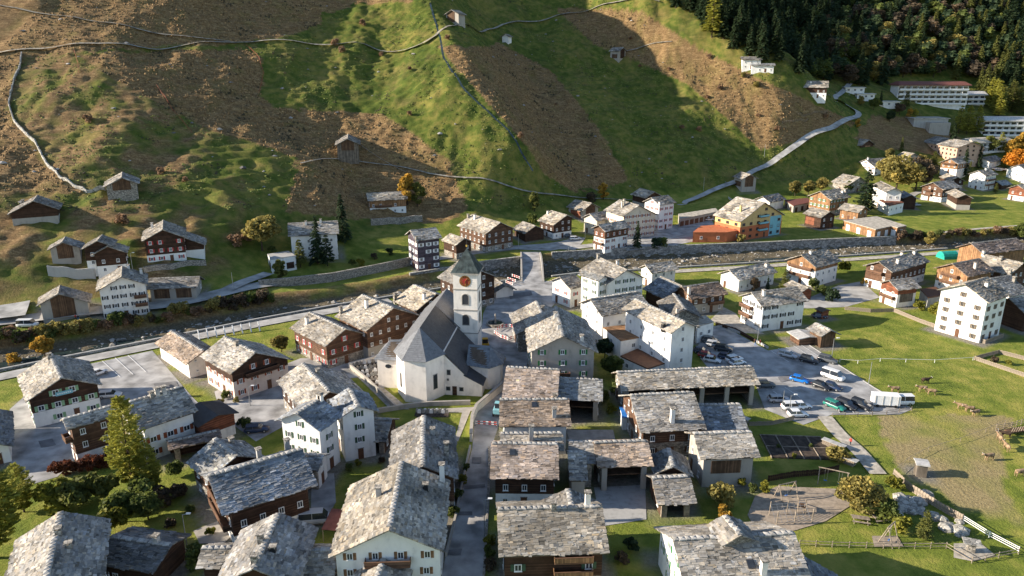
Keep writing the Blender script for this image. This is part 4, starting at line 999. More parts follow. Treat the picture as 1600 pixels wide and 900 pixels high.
house('white house with stone roof and red window surrounds below the hill pasture', (1352, 249), (1382, 246.6), (1366, 262), 11, ('white',), b=(1362, 284), sh='rust', ch=[(1356, 250, 1.2, 'white'), (1377, 254, 1.4, 'white')], tint='grey', ws=2.2)
house('stone house with wide slab roof next to the big spruce', (1317, 272), (1344, 277), (1302, 285), 8, ('stone',), tint='light', b=(1315, 303))
house('white house with terracotta roof terrace at the meadow', (1376, 283), (1399, 294), (1385, 301), 11, ('white',), tint='grey', ww=0.9)
house('black barn beside the white terrace house', (1412, 298), (1424, 305), (1403, 305), 7, ('darkwood',), name='barn', cat='barn', tint='blue', win=False)
house('timber chalet with white framed windows at the top of the meadow', (1457.5, 285), (1485.6, 281), (1473, 297), 9.5, ('white', 'brownwood', 2.4), balc=[('g', 0.5, 0.95, 5.0), ('g', 0.5, 0.95, 2.6)], ws=2.0, tint='grey')
house('barn with stone base joined to the chalet at the top of the meadow', (1492, 295), (1509, 304), (1497, 311), 7.5, ('palestone', 'darkwood', 2.4), name='barn', cat='barn', tint='grey', win=False)
house('white apartment house with side balconies under the far spruces', (1528, 266.7), (1547, 264), (1541, 275.5), 10.5, ('white',), b=(1535, 298), ch=[(1540, 266, 1.0, 'white')], balc=[('s', 0.1, 0.9, 2.6), ('s', 0.1, 0.9, 5.2)], tint='grey', ws=2.0)
house('white house at the valley road edge under the autumn maple', (1590, 258), (1616, 254), (1602, 269), 9.5, ('white',), tint='grey', b=(1595, 285))
house('red timber house with white base at the meadow path', (1590, 289), (1618, 285), (1604, 298), 8, ('white', 'redwood', 2.4), tint='light', b=(1595, 315))
house('pinkish apartment block with gabled end below the concrete terraces', (1462, 213), (1520, 222), (1448, 223), 11.5, ('salmon',), b=(1470, 250), fr='brown', ws=3.2, ww=1.2, tint='light', pitch=20)
house('timber chalet with pale base in front of the pinkish block', (1484, 248), (1508, 244), (1497, 257), 8, ('cream', 'larchwood', 2.4), b=(1480, 266), tint='grey', balc=[('g', 0.1, 0.9, 4.8)])
house('dark hay barn with sunlit door alone on the upper meadow', (1334, 216), (1358, 218.5), (1347, 228), 6, ('darkwood',), name='barn', cat='barn', b=(1345, 236), tint='grey', panel=[('g', 0.35, 0.75, 0.3, 2.6, 'larchwood')], win=False)
house('small barn behind the big golden lime trees', (1412, 237), (1429, 240), (1401, 244), 6, ('palestone',), name='barn', cat='barn', b=(1410, 254), tint='light', win=False)
house('dark chalet with white base at the road fork below the forest', (1262, 127.5), (1285, 131), (1250, 136), 9.5, ('white', 'darkwood', 3.0), geo=(14, 7, -20), b=(1272, 153), tint='light', e2=(1303, 141), ch=[(1267, 130, 1.0, 'white')])
house('pale villa half hidden at the forest edge', (1158, 90), (1186, 93), (1168, 99), 7, ('white',), geo=(12, 5, -10), b=(1172, 108), tint='dark', pitch=18)
house('long pale villa beside the forest edge road', (1176, 99), (1206, 103), (1186, 108), 5, ('white',), geo=(14, 4, -12), b=(1190, 113), tint='blue', pitch=15)
# hillside, left
house('dark hut with pale base on the left slope', (59, 305), (52, 314), (94, 325), 7, ('palestone', 'darkwood', 1.6), name='hut', cat='hut', b=(60, 346), e2=(22, 324), win=False, ch=[(40, 313, 0.9)])
house('stone hay barn with board gable at the end of the dry stone wall', (191, 269), (190, 277.5), (217, 282), 7.8, ('stone',), name='barn', cat='barn', b=(193, 312), panel=[('g', 0.2, 0.8, 3.4, 'g', 'boards')], e2=(164, 284), win=False)
house('black timber house with red shutters and white base above the valley road', (255, 344), (254, 359), (291, 369), 10.5, ('white', 'darkwood', 2.6), b=(260, 411), sh='red', ch=[(238, 356, 1.4, 'cream')], ws=2.2, e2=(222, 374))
house('side barn of the red shuttered house with white base', (292, 362), (290, 372), (322, 379), 7.4, ('white', 'darkwood', 3.2), name='barn', cat='barn', b=(305, 408), win=False, e2=(284, 372))
house('small barn with stone corners and board front above the concrete wall', (102.5, 370), (97, 378.5), (129, 385.5), 7, ('palestone',), name='barn', cat='barn', b=(100, 413), panel=[('g', 0.22, 0.78, 1.8, 'g', 'boards')], e2=(75, 389), win=False)
house('black timber house tucked behind its twin above the concrete wall', (160, 367), (152, 376.5), (176, 385), 8, ('white', 'darkwood', 2.0), b=(140, 410), e2=(126, 391))
house('black timber house with white base directly above the beige hotel', (172.5, 376), (168, 385), (199, 394), 8.6, ('white', 'darkwood', 2.6), b=(170, 425), e2=(142.5, 400))
house('stone barn with large black board front beside the valley road', (94, 446), (91, 459), (142, 467.5), 8.5, ('palestone',), name='barn', cat='barn', panel=[('g', 0.22, 0.72, 1.6, 'g', 'boards')], e2=(60, 470), win=False)
house('beige hotel with two stacked balconies on the left valley road', (191, 416), (190, 432.5), (231, 441), 12.2, ('cream',), e2=(151, 451), sh='black', ws=2.0, ww=0.8, ch=[(201, 420, 1.0, 'cream'), (221, 428, 1.4, 'cream')], balc=[('g', 0.72, 1.0, 3.2), ('g', 0.72, 1.0, 5.6)])
house('double barn with black board bays beside the beige hotel', (234, 435), (312.5, 432), (314, 449), 7.5, ('palestone',), name='barn', cat='barn', panel=[('s', 0.08, 0.42, 2.2, 5.0, 'boards'), ('s', 0.56, 0.9, 2.2, 5.0, 'boards')])
house('white house half hidden by conifers above the river wall', (450, 349), (527.5, 345), (532, 365), 12, ('white',), z0=2.5, ch=[(478, 351, 1.0, 'cream'), (501, 348, 1.0, 'cream')], tint='light', ws=3.0)
house('orange timber farmhouse with terrace below the golden birch', (572.5, 302), (634, 299), (584, 314), 8.5, ('white', 'larchwood', 3.0), b=(610, 338), tint='light', balc=[('s', 0.15, 0.6, 3.2)])
house('grey hay barn alone on the middle slope', (544, 209.5), (543, 217), (562.5, 220.5), 8, ('greywood',), name='barn', cat='barn', b=(545, 244), e2=(525, 221.5), panel=[('g', 0.2, 0.8, 3.0, 'g', 'boards')], win=False)
house('purple grey timber house with white shuttered windows', (641, 360), (681, 355.5), (648, 376.5), 13.5, ('purplewood',), ch=[(655, 357, 1.0)], ws=2.3, ww=1.0, wh=1.2, sh='paintwhite', tint='light')
house('low dark house between the purple house and the brown gable', (703, 365), (726, 372.5), (690, 376), 7.5, ('stone', 'darkwood', 2.2), tint='light')
house('brown timber house with chimney above the north road', (737.5, 335), (782, 347.5), (757.5, 366), 11, ('stone', 'brownwood', 2.4), ch=[(742, 343, 1.8, 'cream'), (730, 340, 1.2, 'stone')], tint='light', e2=(800, 352))
house('small white hay barn high beside the hill track', (717.5, 12), (711, 17), (727.5, 19), 8, ('palestone',), name='barn', cat='barn', geo=(8, 5, 60), b=(712, 39), e2=(695, 19), panel=[('g', 0.3, 0.9, 1.5, 'g', 'boards')], win=False)
house('white stone hut in a hollow below the hill track', (791, 52), (786, 55), (800, 58), 5.5, ('white',), name='hut', cat='hut', geo=(5, 3, 60), b=(792, 68), win=False)
house('hay barn on the shadow line of the upper pasture', (962, 74), (971, 76), (953, 79.5), 8, ('palestone',), name='barn', cat='barn', geo=(8, 4.5, -40), b=(965, 95), panel=[('g', 0.2, 0.85, 1.5, 'g', 'darkwood'), ('s', 0.2, 0.8, 1.5, 4.0, 'boards')], win=False)
house('hay barn standing against the hill road bend', (1157.5, 268.5), (1173, 272.5), (1160, 280.5), 8.5, ('palestone',), name='barn', cat='barn', b=(1160, 297), panel=[('g', 0.2, 0.8, 2.0, 'g', 'boards'), ('s', 0.15, 0.85, 2.0, 4.6, 'boards')], win=False, tint='light')
house('small brown roofed house beside the spruces of the white apartment house', (1480, 271), (1497, 277), (1484, 283), 6.5, ('palestone', 'darkwood', 2.2), b=(1484, 294), tint='light')
house('dark garage with slab roof next to the white apartment house', (1556, 283), (1572, 281), (1567, 290), 4.5, ('darkwood',), name='garage', cat='garage', tint='blue', win=False)
house('low white house between the pinkish block and the maple', (1535, 246), (1556, 243), (1545, 254), 6, ('white',), b=(1545, 262), tint='grey')
house('small weathered cattle hut in the trampled pasture', (1430, 719), (1452, 722), (1437, 726), 2.7, ('greywood',), name='hut', cat='hut', tint='dark', win=False, pitch=8, slabs=False, deckmat='lightmetal')
house('small red and white tool hut on the meadow corner', (1280, 479), (1292, 484), (1279, 485), 2.8, ('redwood',), name='hut', cat='hut', win=False, slabs=False, pitch=15)
house('tiny white shed with blue roof beside the tall chimney house', (970, 640), (984, 640), (985, 652), 3.6, ('white',), name='shed', cat='shed', slabs=False, deckmat='bluepaint', pitch=12, ww=0.6)

gme = ground.data; gv = V_GROUND; worn = np.zeros(len(gv))
for (cx_, cy_, dv_, nn_, hl_, ha_, hb_) in FOOT:
    m_ = (np.abs(gv[:, 0] - cx_) < hl_ + 14) & (np.abs(gv[:, 1] - cy_) < hl_ + 14)
    if not m_.any(): continue
    rx, ry = gv[m_, 0] - cx_, gv[m_, 1] - cy_
    a_ = np.abs(rx * dv_[0] + ry * dv_[1]) - hl_; b_ = rx * nn_[0] + ry * nn_[1]; b_ = np.maximum(b_ - ha_, -b_ - hb_)
    worn[m_] = np.maximum(worn[m_], smooth(2.6, 0.4, np.maximum(a_, b_)))
worn = np.clip(worn * smooth(5.0, 1.0, gv[:, 2]) * (0.9 + 1.8 * vnoise(gv[:, 0] / 4, gv[:, 1] / 4, 71)), 0, 1)
a_ = gme.attributes.new('worn', 'FLOAT', 'POINT'); a_.data.foreach_set('value', np.ascontiguousarray(worn, np.float32))
# ---------------------------------------------------------------- the church
CO = np.array((-19.7, 147.3)); CRZ = R(-7)
church = empty('church', (CO[0], CO[1], 0), CRZ)
tag(church, 'cream plastered church with slate roofed nave and tall bell tower with a red clock', 'church')
mb = MB()
apse = [(-5.2, -0.8), (-2.3, -5.2), (2.3, -5.2), (5.2, -0.8)]
mb.prism(apse + [(5.2, 28), (-5.2, 28)], -0.5, 10, 'cream')
mb.poly([(-5.2, 28.0, 10), (5.2, 28.0, 10), (0, 28.0, 15), (-5.2, 27.7, 10), (5.2, 27.7, 10), (0, 27.7, 15)], [(0, 1, 2), (5, 4, 3)], 'cream')
mb.poly([(5.21, -0.7, -0.5), (9.6, -0.7, -0.5), (9.6, -0.7, 5.0), (5.21, -0.7, 9.4), (5.21, 15, -0.5), (9.6, 15, -0.5), (9.6, 15, 5.0), (5.21, 15, 9.4)], [(0, 1, 2, 3), (7, 6, 5, 4), (1, 5, 6, 2)], 'cream')
mb.build('wall', church)
mb = MB(); mb.poly([(9.61, -0.66, -0.5), (13.4, -0.66, -0.5), (13.4, -0.66, 2.9), (9.61, -0.66, 4.7), (9.61, 4, -0.5), (13.4, 4, -0.5), (13.4, 4, 2.9), (9.61, 4, 4.7)], [(0, 1, 2, 3), (7, 6, 5, 4), (1, 5, 6, 2)], 'cream'); mb.build('side_room', church)
def roof_tiles(name, planes, c, mat, parent, dt=0.5, var=0.12):
    """slates in courses on any quad plane: a, b along the top; d, c along the bottom"""
    Vs, Cs = [], []; rg = np.random.default_rng(len(name) + len(planes))
    for (a, b_, c_, d_) in planes:
        a, b_, c_, d_ = [np.array(p, float) for p in (a, b_, c_, d_)]
        nrm = np.cross(c_ - a, d_ - b_); nrm /= np.linalg.norm(nrm)
        if nrm[2] < 0: nrm = -nrm
        h = (np.linalg.norm(d_ - a) + np.linalg.norm(c_ - b_)) / 2; nr = max(2, int(h / dt))
        for i in range(nr):
            f0, f1 = i / nr, (i + 1.15) / nr; f1 = min(f1, 1.02)
            p0, p1 = a + (d_ - a) * f0, b_ + (c_ - b_) * f0; q0, q1 = a + (d_ - a) * f1, b_ + (c_ - b_) * f1
            wl_ = max(np.linalg.norm(p1 - p0), np.linalg.norm(q1 - q0)); n = max(1, int(wl_ / (dt * 0.9)))
            e_ = (np.arange(n + 1) / n)
            P0 = p0 + (p1 - p0) * e_[:, None]; Q0 = q0 + (q1 - q0) * e_[:, None]
            th = rg.uniform(0.04, 0.08, n)[:, None]
            quad = np.stack([P0[:-1] + nrm * 0.02, P0[1:] + nrm * 0.02, Q0[1:] + nrm * (0.02 + th), Q0[:-1] + nrm * (0.02 + th), Q0[1:] - nrm * 0.02, Q0[:-1] - nrm * 0.02], 1)
            Vs.append(quad); Cs.append(np.array(c) * rg.normal(1, var, n).clip(0.6, 1.5)[:, None])
    V = np.concatenate(Vs); C = np.concatenate(Cs); n = len(V)
    Qs = (np.arange(n) * 6)[:, None, None] + np.array([[0, 1, 2, 3], [3, 2, 4, 5]])[None]
    o = link(name, np_mesh(name, V.reshape(-1, 3), Qs.reshape(-1, 4), [mat], np.repeat(C, 2, 0)), parent); o['kind'] = 'stuff'
    return o
A0 = (0, 0, 15.0); A1 = (0, 28.4, 15.0)
ov = [(-5.7, -0.9, 9.7), (-2.6, -5.8, 9.7), (2.6, -5.8, 9.7), (5.7, -0.9, 9.7)]
rb = MB()
for p, q in zip(ov[:-1], ov[1:]): rb.face([A0, p, q], 'deck')
rb.face([A0, A1, (-5.7, 28.4, 9.5), ov[0]], 'deck'); rb.face([A0, (9.9, -1.0, 4.9), (9.9, 15, 4.9), (0, 15, 15)], 'deck'); rb.face([(0, 15, 15), (5.7, 15, 9.5), (5.7, 28.4, 9.5), A1], 'deck')
rf = rb.build('roof', church)
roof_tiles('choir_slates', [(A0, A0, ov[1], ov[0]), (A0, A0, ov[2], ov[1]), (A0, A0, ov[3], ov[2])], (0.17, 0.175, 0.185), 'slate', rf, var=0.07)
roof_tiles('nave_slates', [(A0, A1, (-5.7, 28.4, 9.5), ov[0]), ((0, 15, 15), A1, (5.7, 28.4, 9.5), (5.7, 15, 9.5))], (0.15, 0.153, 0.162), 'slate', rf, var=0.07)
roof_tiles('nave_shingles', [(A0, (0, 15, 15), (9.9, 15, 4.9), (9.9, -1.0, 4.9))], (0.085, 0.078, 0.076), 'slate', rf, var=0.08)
rb = MB(); rb.face([(9.5, -1.0, 4.95), (13.8, -1.0, 2.75), (13.8, 4.3, 2.75), (9.5, 4.3, 4.95)], 'roofmetal'); rb.face([(9.5, -1.0, 4.8), (13.8, -1.0, 2.6), (13.8, -1.0, 2.75), (9.5, -1.0, 4.95)], 'roofmetal'); rb.build('side_roof', church)
# left chapel
mb = MB(); mb.prism([(-10.2, 1.2), (-5.22, 1.2), (-5.22, 8.5), (-10.2, 8.5)], -0.5, 7.0, 'cream'); mb.build('chapel', church)
k1, k2 = (-7.6, 3.9, 10.4), (-4.0, 4.6, 10.4)
cs_ = [(-10.7, 0.7, 6.9), (-4.9, 0.7, 6.9), (-4.9, 9.0, 6.9), (-10.7, 9.0, 6.9)]
rb = MB(); rb.face([k1, cs_[0], cs_[1], k2], 'deck'); rb.face([k1, cs_[3], cs_[0]], 'deck'); rb.face([k2, cs_[2], cs_[3], k1], 'deck'); cr = rb.build('chapel_roof', church)
roof_tiles('chapel_slates', [(k1, k2, cs_[1], cs_[0]), (k1, k1, cs_[0], cs_[3]), (k2, k1, cs_[3], cs_[2])], (0.20, 0.205, 0.215), 'slate', cr)
# sacristy with hipped polygonal end
sp_ = [(9.8, 4.2), (14.2, 3.0), (16.6, 5.4), (16.6, 9.0), (14.2, 11.4), (9.8, 10.8)]
mb = MB(); mb.prism(sp_, -0.5, 5.4, 'cream'); mb.build('sacristy', church)
so_ = [(9.2, 3.7, 5.3), (14.5, 2.4, 5.3), (17.2, 5.2, 5.3), (17.2, 9.3, 5.3), (14.5, 12.0, 5.3), (9.2, 11.3, 5.3)]
s1, s2 = (9.2, 7.4, 8.7), (14.0, 7.2, 8.7)
rb = MB(); pl = [(s1, s2, so_[1], so_[0]), (s2, s2, so_[2], so_[1]), (s2, s2, so_[3], so_[2]), (s2, s2, so_[4], so_[3]), (s2, s1, so_[5], so_[4])]
for a_, b2, c2, d2 in pl: rb.face([a_, d2, c2] if a_ == b2 else [a_, d2, c2, b2], 'deck')
sr = rb.build('sacristy_roof', church); roof_tiles('sacristy_slates', pl, (0.16, 0.175, 0.19), 'slate', sr)
# bell tower
mb = MB(); tx0, tx1, ty0, ty1 = 4.3, 9.9, 15.4, 21.0
mb.box(tx0, tx1, ty0, ty1, -0.5, 23, 'cream'); tw = mb.build('bell_tower', church)
for zz in (8.2, 13.9, 18.9):
    mb = MB(); mb.box(tx0 - 0.12, tx1 + 0.12, ty0 - 0.12, ty1 + 0.12, zz, zz + 0.22, 'palestone'); mb.build('cornice', tw)
cxm, cym = (tx0 + tx1) / 2, (ty0 + ty1) / 2
sq = [(tx0 - 0.5, ty0 - 0.5), (tx1 + 0.5, ty0 - 0.5), (tx1 + 0.5, ty1 + 0.5), (tx0 - 0.5, ty1 + 0.5)]
mb = MB(); mb.box(tx0 - 0.5, tx1 + 0.5, ty0 - 0.5, ty1 + 0.5, 22.7, 23.0, 'palestone')
prof = [(1.0, 23.0), (0.80, 23.9), (0.0, 28.2)]
rings = [[(cxm + (p[0] - cxm) * k_, cym + (p[1] - cym) * k_, z_) for p in sq] for k_, z_ in prof[:-1]]
mb.loft(rings, 'copper', False)
for i in range(4): mb.face([rings[-1][i], rings[-1][(i + 1) % 4], (cxm, cym, 28.2)], 'copper')
for i in range(4):
    for k_ in range(1, 6):
        a = np.array(rings[-1][i]); b2 = np.array(rings[-1][(i + 1) % 4]); p = a + (b2 - a) * k_ / 6
        a0 = np.array(rings[0][i]); b0 = np.array(rings[0][(i + 1) % 4]); p0 = a0 + (b0 - a0) * k_ / 6
        mb.bar(p0, p, 0.05, 'copper', n=4); mb.bar(p, (cxm, cym, 28.1), 0.05, 'copper', 0.02, 4)
spire = mb.build('spire', tw)
mb = MB(); mb.bar((cxm, cym, 28.0), (cxm, cym, 30.8), 0.07, 'black'); mb.bar((cxm - 0.5, cym, 30.2), (cxm + 0.5, cym, 30.2), 0.06, 'black'); mb.bar((cxm, cym, 28.5), (cxm, cym, 28.9), 0.22, 'gold'); mb.build('cross', spire)
def arch_win(x, zc, w, h, parent, face='f'):
    pts = [(-w / 2, -h / 2), (w / 2, -h / 2), (w / 2, h / 2 - w / 2)] + [(w / 2 * math.cos(t), h / 2 - w / 2 + w / 2 * math.sin(t)) for t in np.linspace(0, math.pi, 9)[1:-1]] + [(-w / 2, h / 2 - w / 2)]
    fr_, gl = MB(), MB()
    o_ = [(p[0] * 1.22, p[1] * 1.12) for p in pts]
    n_ = len(pts)
    def T(p, off): return (x + p[0], ty0 - off, zc + p[1]) if face == 'f' else (tx1 + off, x + p[0], zc + p[1])
    v = [T(p, 0.08) for p in o_] + [T(p, 0.08) for p in pts] + [T(p, 0.0) for p in o_]
    fr_.poly(v, [(i, (i + 1) % n_, n_ + (i + 1) % n_, n_ + i) for i in range(n_)] + [((i + 1) % n_, i, 2 * n_ + i, 2 * n_ + (i + 1) % n_) for i in range(n_)], 'palestone')
    o = fr_.build('window', parent)
    gl.face([T(p, 0.03) for p in pts], 'roofmetal')
    gl.build('louvre', o)
for zc in (16.6, 11.6):
    arch_win(cxm, zc, 1.45, 2.5, tw); arch_win(cym, zc, 1.45, 2.5, tw, 'r')
mb = MB()
def disc(mb, c, r_, off, mat, n=28):
    mb.face([(c[0] + r_ * math.cos(2 * math.pi * i / n), ty0 - off, c[1] + r_ * math.sin(2 * math.pi * i / n)) for i in range(n)][::1], mat)
disc(mb, (cxm, 21.0), 1.35, 0.05, 'gold'); disc(mb, (cxm, 21.0), 1.22, 0.07, 'rust'); disc(mb, (cxm, 21.0), 0.62, 0.09, 'red')
for i in range(12):
    t = 2 * math.pi * i / 12; mb.bar((cxm + 0.95 * math.cos(t), ty0 - 0.11, 21 + 0.95 * math.sin(t)), (cxm + 1.15 * math.cos(t), ty0 - 0.11, 21 + 1.15 * math.sin(t)), 0.05, 'gold', n=4)
clock = mb.build('clock', tw)
mb = MB(); mb.bar((cxm, ty0 - 0.14, 21), (cxm + 0.55, ty0 - 0.14, 21.75), 0.05, 'gold', n=4); mb.bar((cxm, ty0 - 0.14, 21), (cxm + 0.1, ty0 - 0.14, 20.1), 0.06, 'gold', n=4); mb.build('clock_hands', clock)
# church windows and doors
for (x, zc, w_, h_) in [(6.2, 5.3, 0.9, 1.3), (6.0, 1.5, 1.0, 1.0), (8.9, 1.5, 1.0, 1.0), (6.0, 3.6, 0.5, 0.6)]:
    mb = MB(); mb.box(-w_ / 2, w_ / 2, -0.06, -0.004, -h_ / 2, h_ / 2, 'palestone'); o = link('window', mb.mesh('window'), church, (x, -0.7, zc)); mb = MB(); mb.box(-w_ / 2 + .1, w_ / 2 - .1, -0.08, -0.062, -h_ / 2 + .1, h_ / 2 - .1, 'glass'); mb.build('pane', o)
mb = MB(); mb.box(-0.5, 0.5, -0.06, -0.004, 0, 2.1, 'darkwood'); link('door', mb.mesh('door'), church, (7.4, -0.7, 0))
for (p, q) in ((apse[0], apse[1]), (apse[2], apse[3])):
    mx_, my_ = (p[0] + q[0]) / 2, (p[1] + q[1]) / 2; an = math.atan2(q[1] - p[1], q[0] - p[0])
    mb = MB(); mb.box(-0.65, 0.65, -0.05, -0.004, -1.9, 1.6, 'palestone'); o = link('window', mb.mesh('window'), church, (mx_, my_, 4.2), an)
    mb = MB(); mb.box(-0.5, 0.5, -0.08, -0.052, -1.75, 1.45, 'glass'); mb.build('pane', o)
mb = MB(); n_ = 8; mb.face([(-7.7 + 0.75 * math.cos(2 * math.pi * i / n_), 1.15, 5.2 + 0.5 * math.sin(2 * math.pi * i / n_)) for i in range(n_)], 'glass'); mb.build('oval_window', church)

# ---------------------------------------------------------------- flat roofed buildings, from the corners of their roofs
def flat(label, corners, h, wall, roofmat='concrete', z0=0.0, name='building', cat='building', rows=(), ww=1.0, wh=1.1, ws=2.6, fr='paintwhite', open_edge=None, parapet=0.25, group=None, doors=None):
    pts = [at(x, y, z0 + h)[:2] for x, y in corners]
    n = len(pts); a = sum(pts[i][0] * pts[(i + 1) % n][1] - pts[(i + 1) % n][0] * pts[i][1] for i in range(n))
    if a < 0: pts = pts[::-1]
    c = np.mean(pts, axis=0)
    root = empty(name, (c[0], c[1], z0)); tag(root, label, cat, group)
    loc = [(p[0] - c[0], p[1] - c[1]) for p in pts]
    mb = MB(); mb.prism(loc, -1.5, h, wall); mb.build('wall', root)
    mb = MB(); ins = [(p[0] * 1.015, p[1] * 1.03) for p in loc]; mb.prism(ins, h + 0.003, h + parapet, roofmat); mb.build('roof', root)
    for i in range(n):
        p = np.array(loc[i]); q = np.array(loc[(i + 1) % n]); d = q - p; Ln = np.linalg.norm(d)
        nrm = np.array((d[1], -d[0])) / Ln; mid_ = (p + q) / 2 + c
        if (-mid_) @ nrm <= 0.12 * np.linalg.norm(mid_): continue
        rz = math.atan2(d[1], d[0])
        for zc in rows:
            k_ = max(1, int(Ln / ws))
            for j in range(k_):
                u = p + d * (j + 0.5) / k_
                if doors and zc == rows[0]:
                    mb = MB(); mb.box(-ww, ww, -0.06, -0.004, -zc, 1.0, doors); link('garage_door', mb.mesh('garage_door'), root, (u[0], u[1], zc), rz)
                else: put_window(root, (u[0], u[1], zc), rz, ww, wh, None, fr, 'far')
    return root
flat('white annex with flat gravel roof beside the parked cars', [(1078, 499), (1102, 494), (1115, 504), (1090, 511)], 4.5, 'white', 'gravel', rows=(2.4,))
flat('roof terrace block of the white inn with timber planters', [(943, 513), (984, 508), (1010, 526), (970, 533)], 6.0, 'white', 'larchwood', rows=(4.4,), ws=5)
flat('flat brown roofed dining annex of the white inn', [(970, 558), (1000, 545), (1043, 567), (1012, 577)], 3.0, 'white', 'brown', rows=(1.6,), ws=3, parapet=0.3)
flat('row of garages with flat grey roof behind the asphalt square', [(1060, 335), (1118, 326), (1122, 331), (1062, 343)], 3.2, 'palestone', 'gravel', rows=(1.2,), ww=1.2, ws=3.2, doors='brown', name='garage_row', cat='garages')
flat('orange garden storey below the colourful apartments', [(1083, 363.5), (1136, 363.5), (1168, 358), (1150, 350), (1095, 354)], 4.0, 'orange', 'orange', rows=(2.0,), ws=6)
flat('reddish flat roofed workshop behind the colourful apartments', [(1226, 313), (1262, 310), (1268, 316), (1240, 322)], 3.2, 'palestone', 'redroof', rows=(1.3,), ws=5, doors='darkwood')
flat('flat roofed timber garage block with white doors by the river wall', [(1318, 345), (1370, 339), (1416, 353), (1402, 356), (1392, 354), (1368, 359)], 3.6, 'larchwood', 'gravel', rows=(1.5,), ws=4.5, doors='paintwhite')
flat('low curved garage with dark flat roof beside the tall white house', [(1438, 453), (1462, 449), (1474, 462), (1450, 466)], 3.0, 'concrete', 'brown')
flat('white garage box under the conifers at the river wall', [(418, 398), (450, 393), (462, 400), (424, 406)], 4.0, 'white', 'concrete', z0=2.0, rows=(1.2,), ws=4, doors='darkwood', ww=1.3)
flat('white terrace block with terracotta parapet in front of the meadow house', [(1373, 313), (1395, 310), (1412, 317), (1390, 322)], 4.5, 'white', 'redwood', rows=(2.6,), ws=3.5)
def terrace_hotel(label, b, L, D, ang, floors, roofmat, wing=0.0, name='hotel'):
    p = hit(*b); root = empty(name, (p[0], p[1] + D * 0.3, float(p[2])), R(ang)); tag(root, label, 'hotel')
    fh = 3.1
    mb = MB(); mb.box(-L / 2, L / 2, -D / 2, D / 2, -8, floors * fh, 'white'); mb.build('wall', root)
    mb = MB(); v0 = [(-L / 2 - 1, -D / 2 - 2), (L / 2 + 1, -D / 2 - 2), (L / 2 + 1, D / 2 + 1), (-L / 2 - 1, D / 2 + 1)]
    t = floors * fh
    mb.loft([[(x, y, t + 0.01) for x, y in v0], [(x, y, t + 0.5) for x, y in v0], [(x * 0.9, y * 0.35, t + 2.6) for x, y in v0]], roofmat); mb.build('roof', root)
    for k_ in range(floors):
        z = k_ * fh + 0.2
        mb = MB(); mb.box(-L / 2 + 0.3, L / 2 - 0.3, -D / 2 - 1.8, -D / 2 - 0.005, z - 0.15, z, 'paintwhite'); o = mb.build('balcony', root)
        mb = MB(); mb.box(-L / 2 + 0.3, L / 2 - 0.3, -D / 2 - 1.85, -D / 2 - 1.75, z + 0.003, z + 1.0, 'paintwhite'); mb.build('railing', o)
        n = int(L / 4)
        for i in range(n):
            x = -L / 2 + L * (i + 0.5) / n
            mb = MB(); mb.box(-1.6, 1.6, -0.08, -0.004, 0, 2.3, 'glass'); link('window', mb.mesh('window'), root, (x, -D / 2, z + 0.1))
            if i: mb = MB(); mb.box(-0.08, 0.08, -1.7, -0.005, 0, 2.7, 'paintwhite'); link('partition', mb.mesh('partition'), root, (x - L / n / 2, -D / 2, z + 0.003))
    return root
terrace_hotel('long white terraced hotel with red brown roof below the forest', (1452, 163), 46, 12, -3, 4, 'redroof')
terrace_hotel('white flat roofed side block of the terraced hotel', (1521, 163), 12, 9, -3, 2, 'lightmetal')
terrace_hotel('white spa hotel block with three balcony rows behind the autumn maple', (1577, 212), 36, 12, -6, 3, 'lightmetal')
terrace_hotel('long low white hotel wing with flat grey roof behind the pinkish block', (1540, 238), 34, 8, 22, 2, 'gravel')
p = hit(1455, 203); root = empty('retaining_terrace', tuple(p)); tag(root, 'massive concrete terrace stepped into the slope under the terraced hotel', 'terrace')
mb = MB(); mb.box(-12, 10, 0, 14, -3, 7, 'concrete'); mb.build('wall', root); mb = MB(); mb.box(-4, 9, -5, -0.005, -3, 5, 'palestone'); mb.build('buttress', root); mb = MB(); mb.box(-13, 11, -0.6, 14, 7.003, 7.4, 'gravel'); mb.build('parapet', root)
for (bx, by, w_, lab) in [(1335, 148, 12, 'small white bungalow at the forest road'), (1352, 158, 11, 'grey bungalow with flat roof below the forest road'), (1388, 170, 13, 'low pale bungalow with wide flat roof among shrubs'), (1330, 90, 9, 'white cottage glimpsed between the forest trees')]:
    p = hit(bx, by); root = empty('bungalow', (p[0], p[1], p[2] + 1.6), R(-8)); tag(root, lab, 'house')
    mb = MB(); mb.box(-w_ / 2, w_ / 2, 0, 7, -1.6, 2.8, 'white'); mb.build('wall', root); mb = MB(); mb.box(-w_ / 2 - 0.6, w_ / 2 + 0.6, -0.8, 7.6, 2.803, 3.2, 'lightmetal'); mb.build('roof', root)
    for i in range(3): put_window(root, (-w_ / 3 + w_ / 3 * i, 0, 1.5), 0, 1.5, 1.3, None, 'paintwhite', 'far')

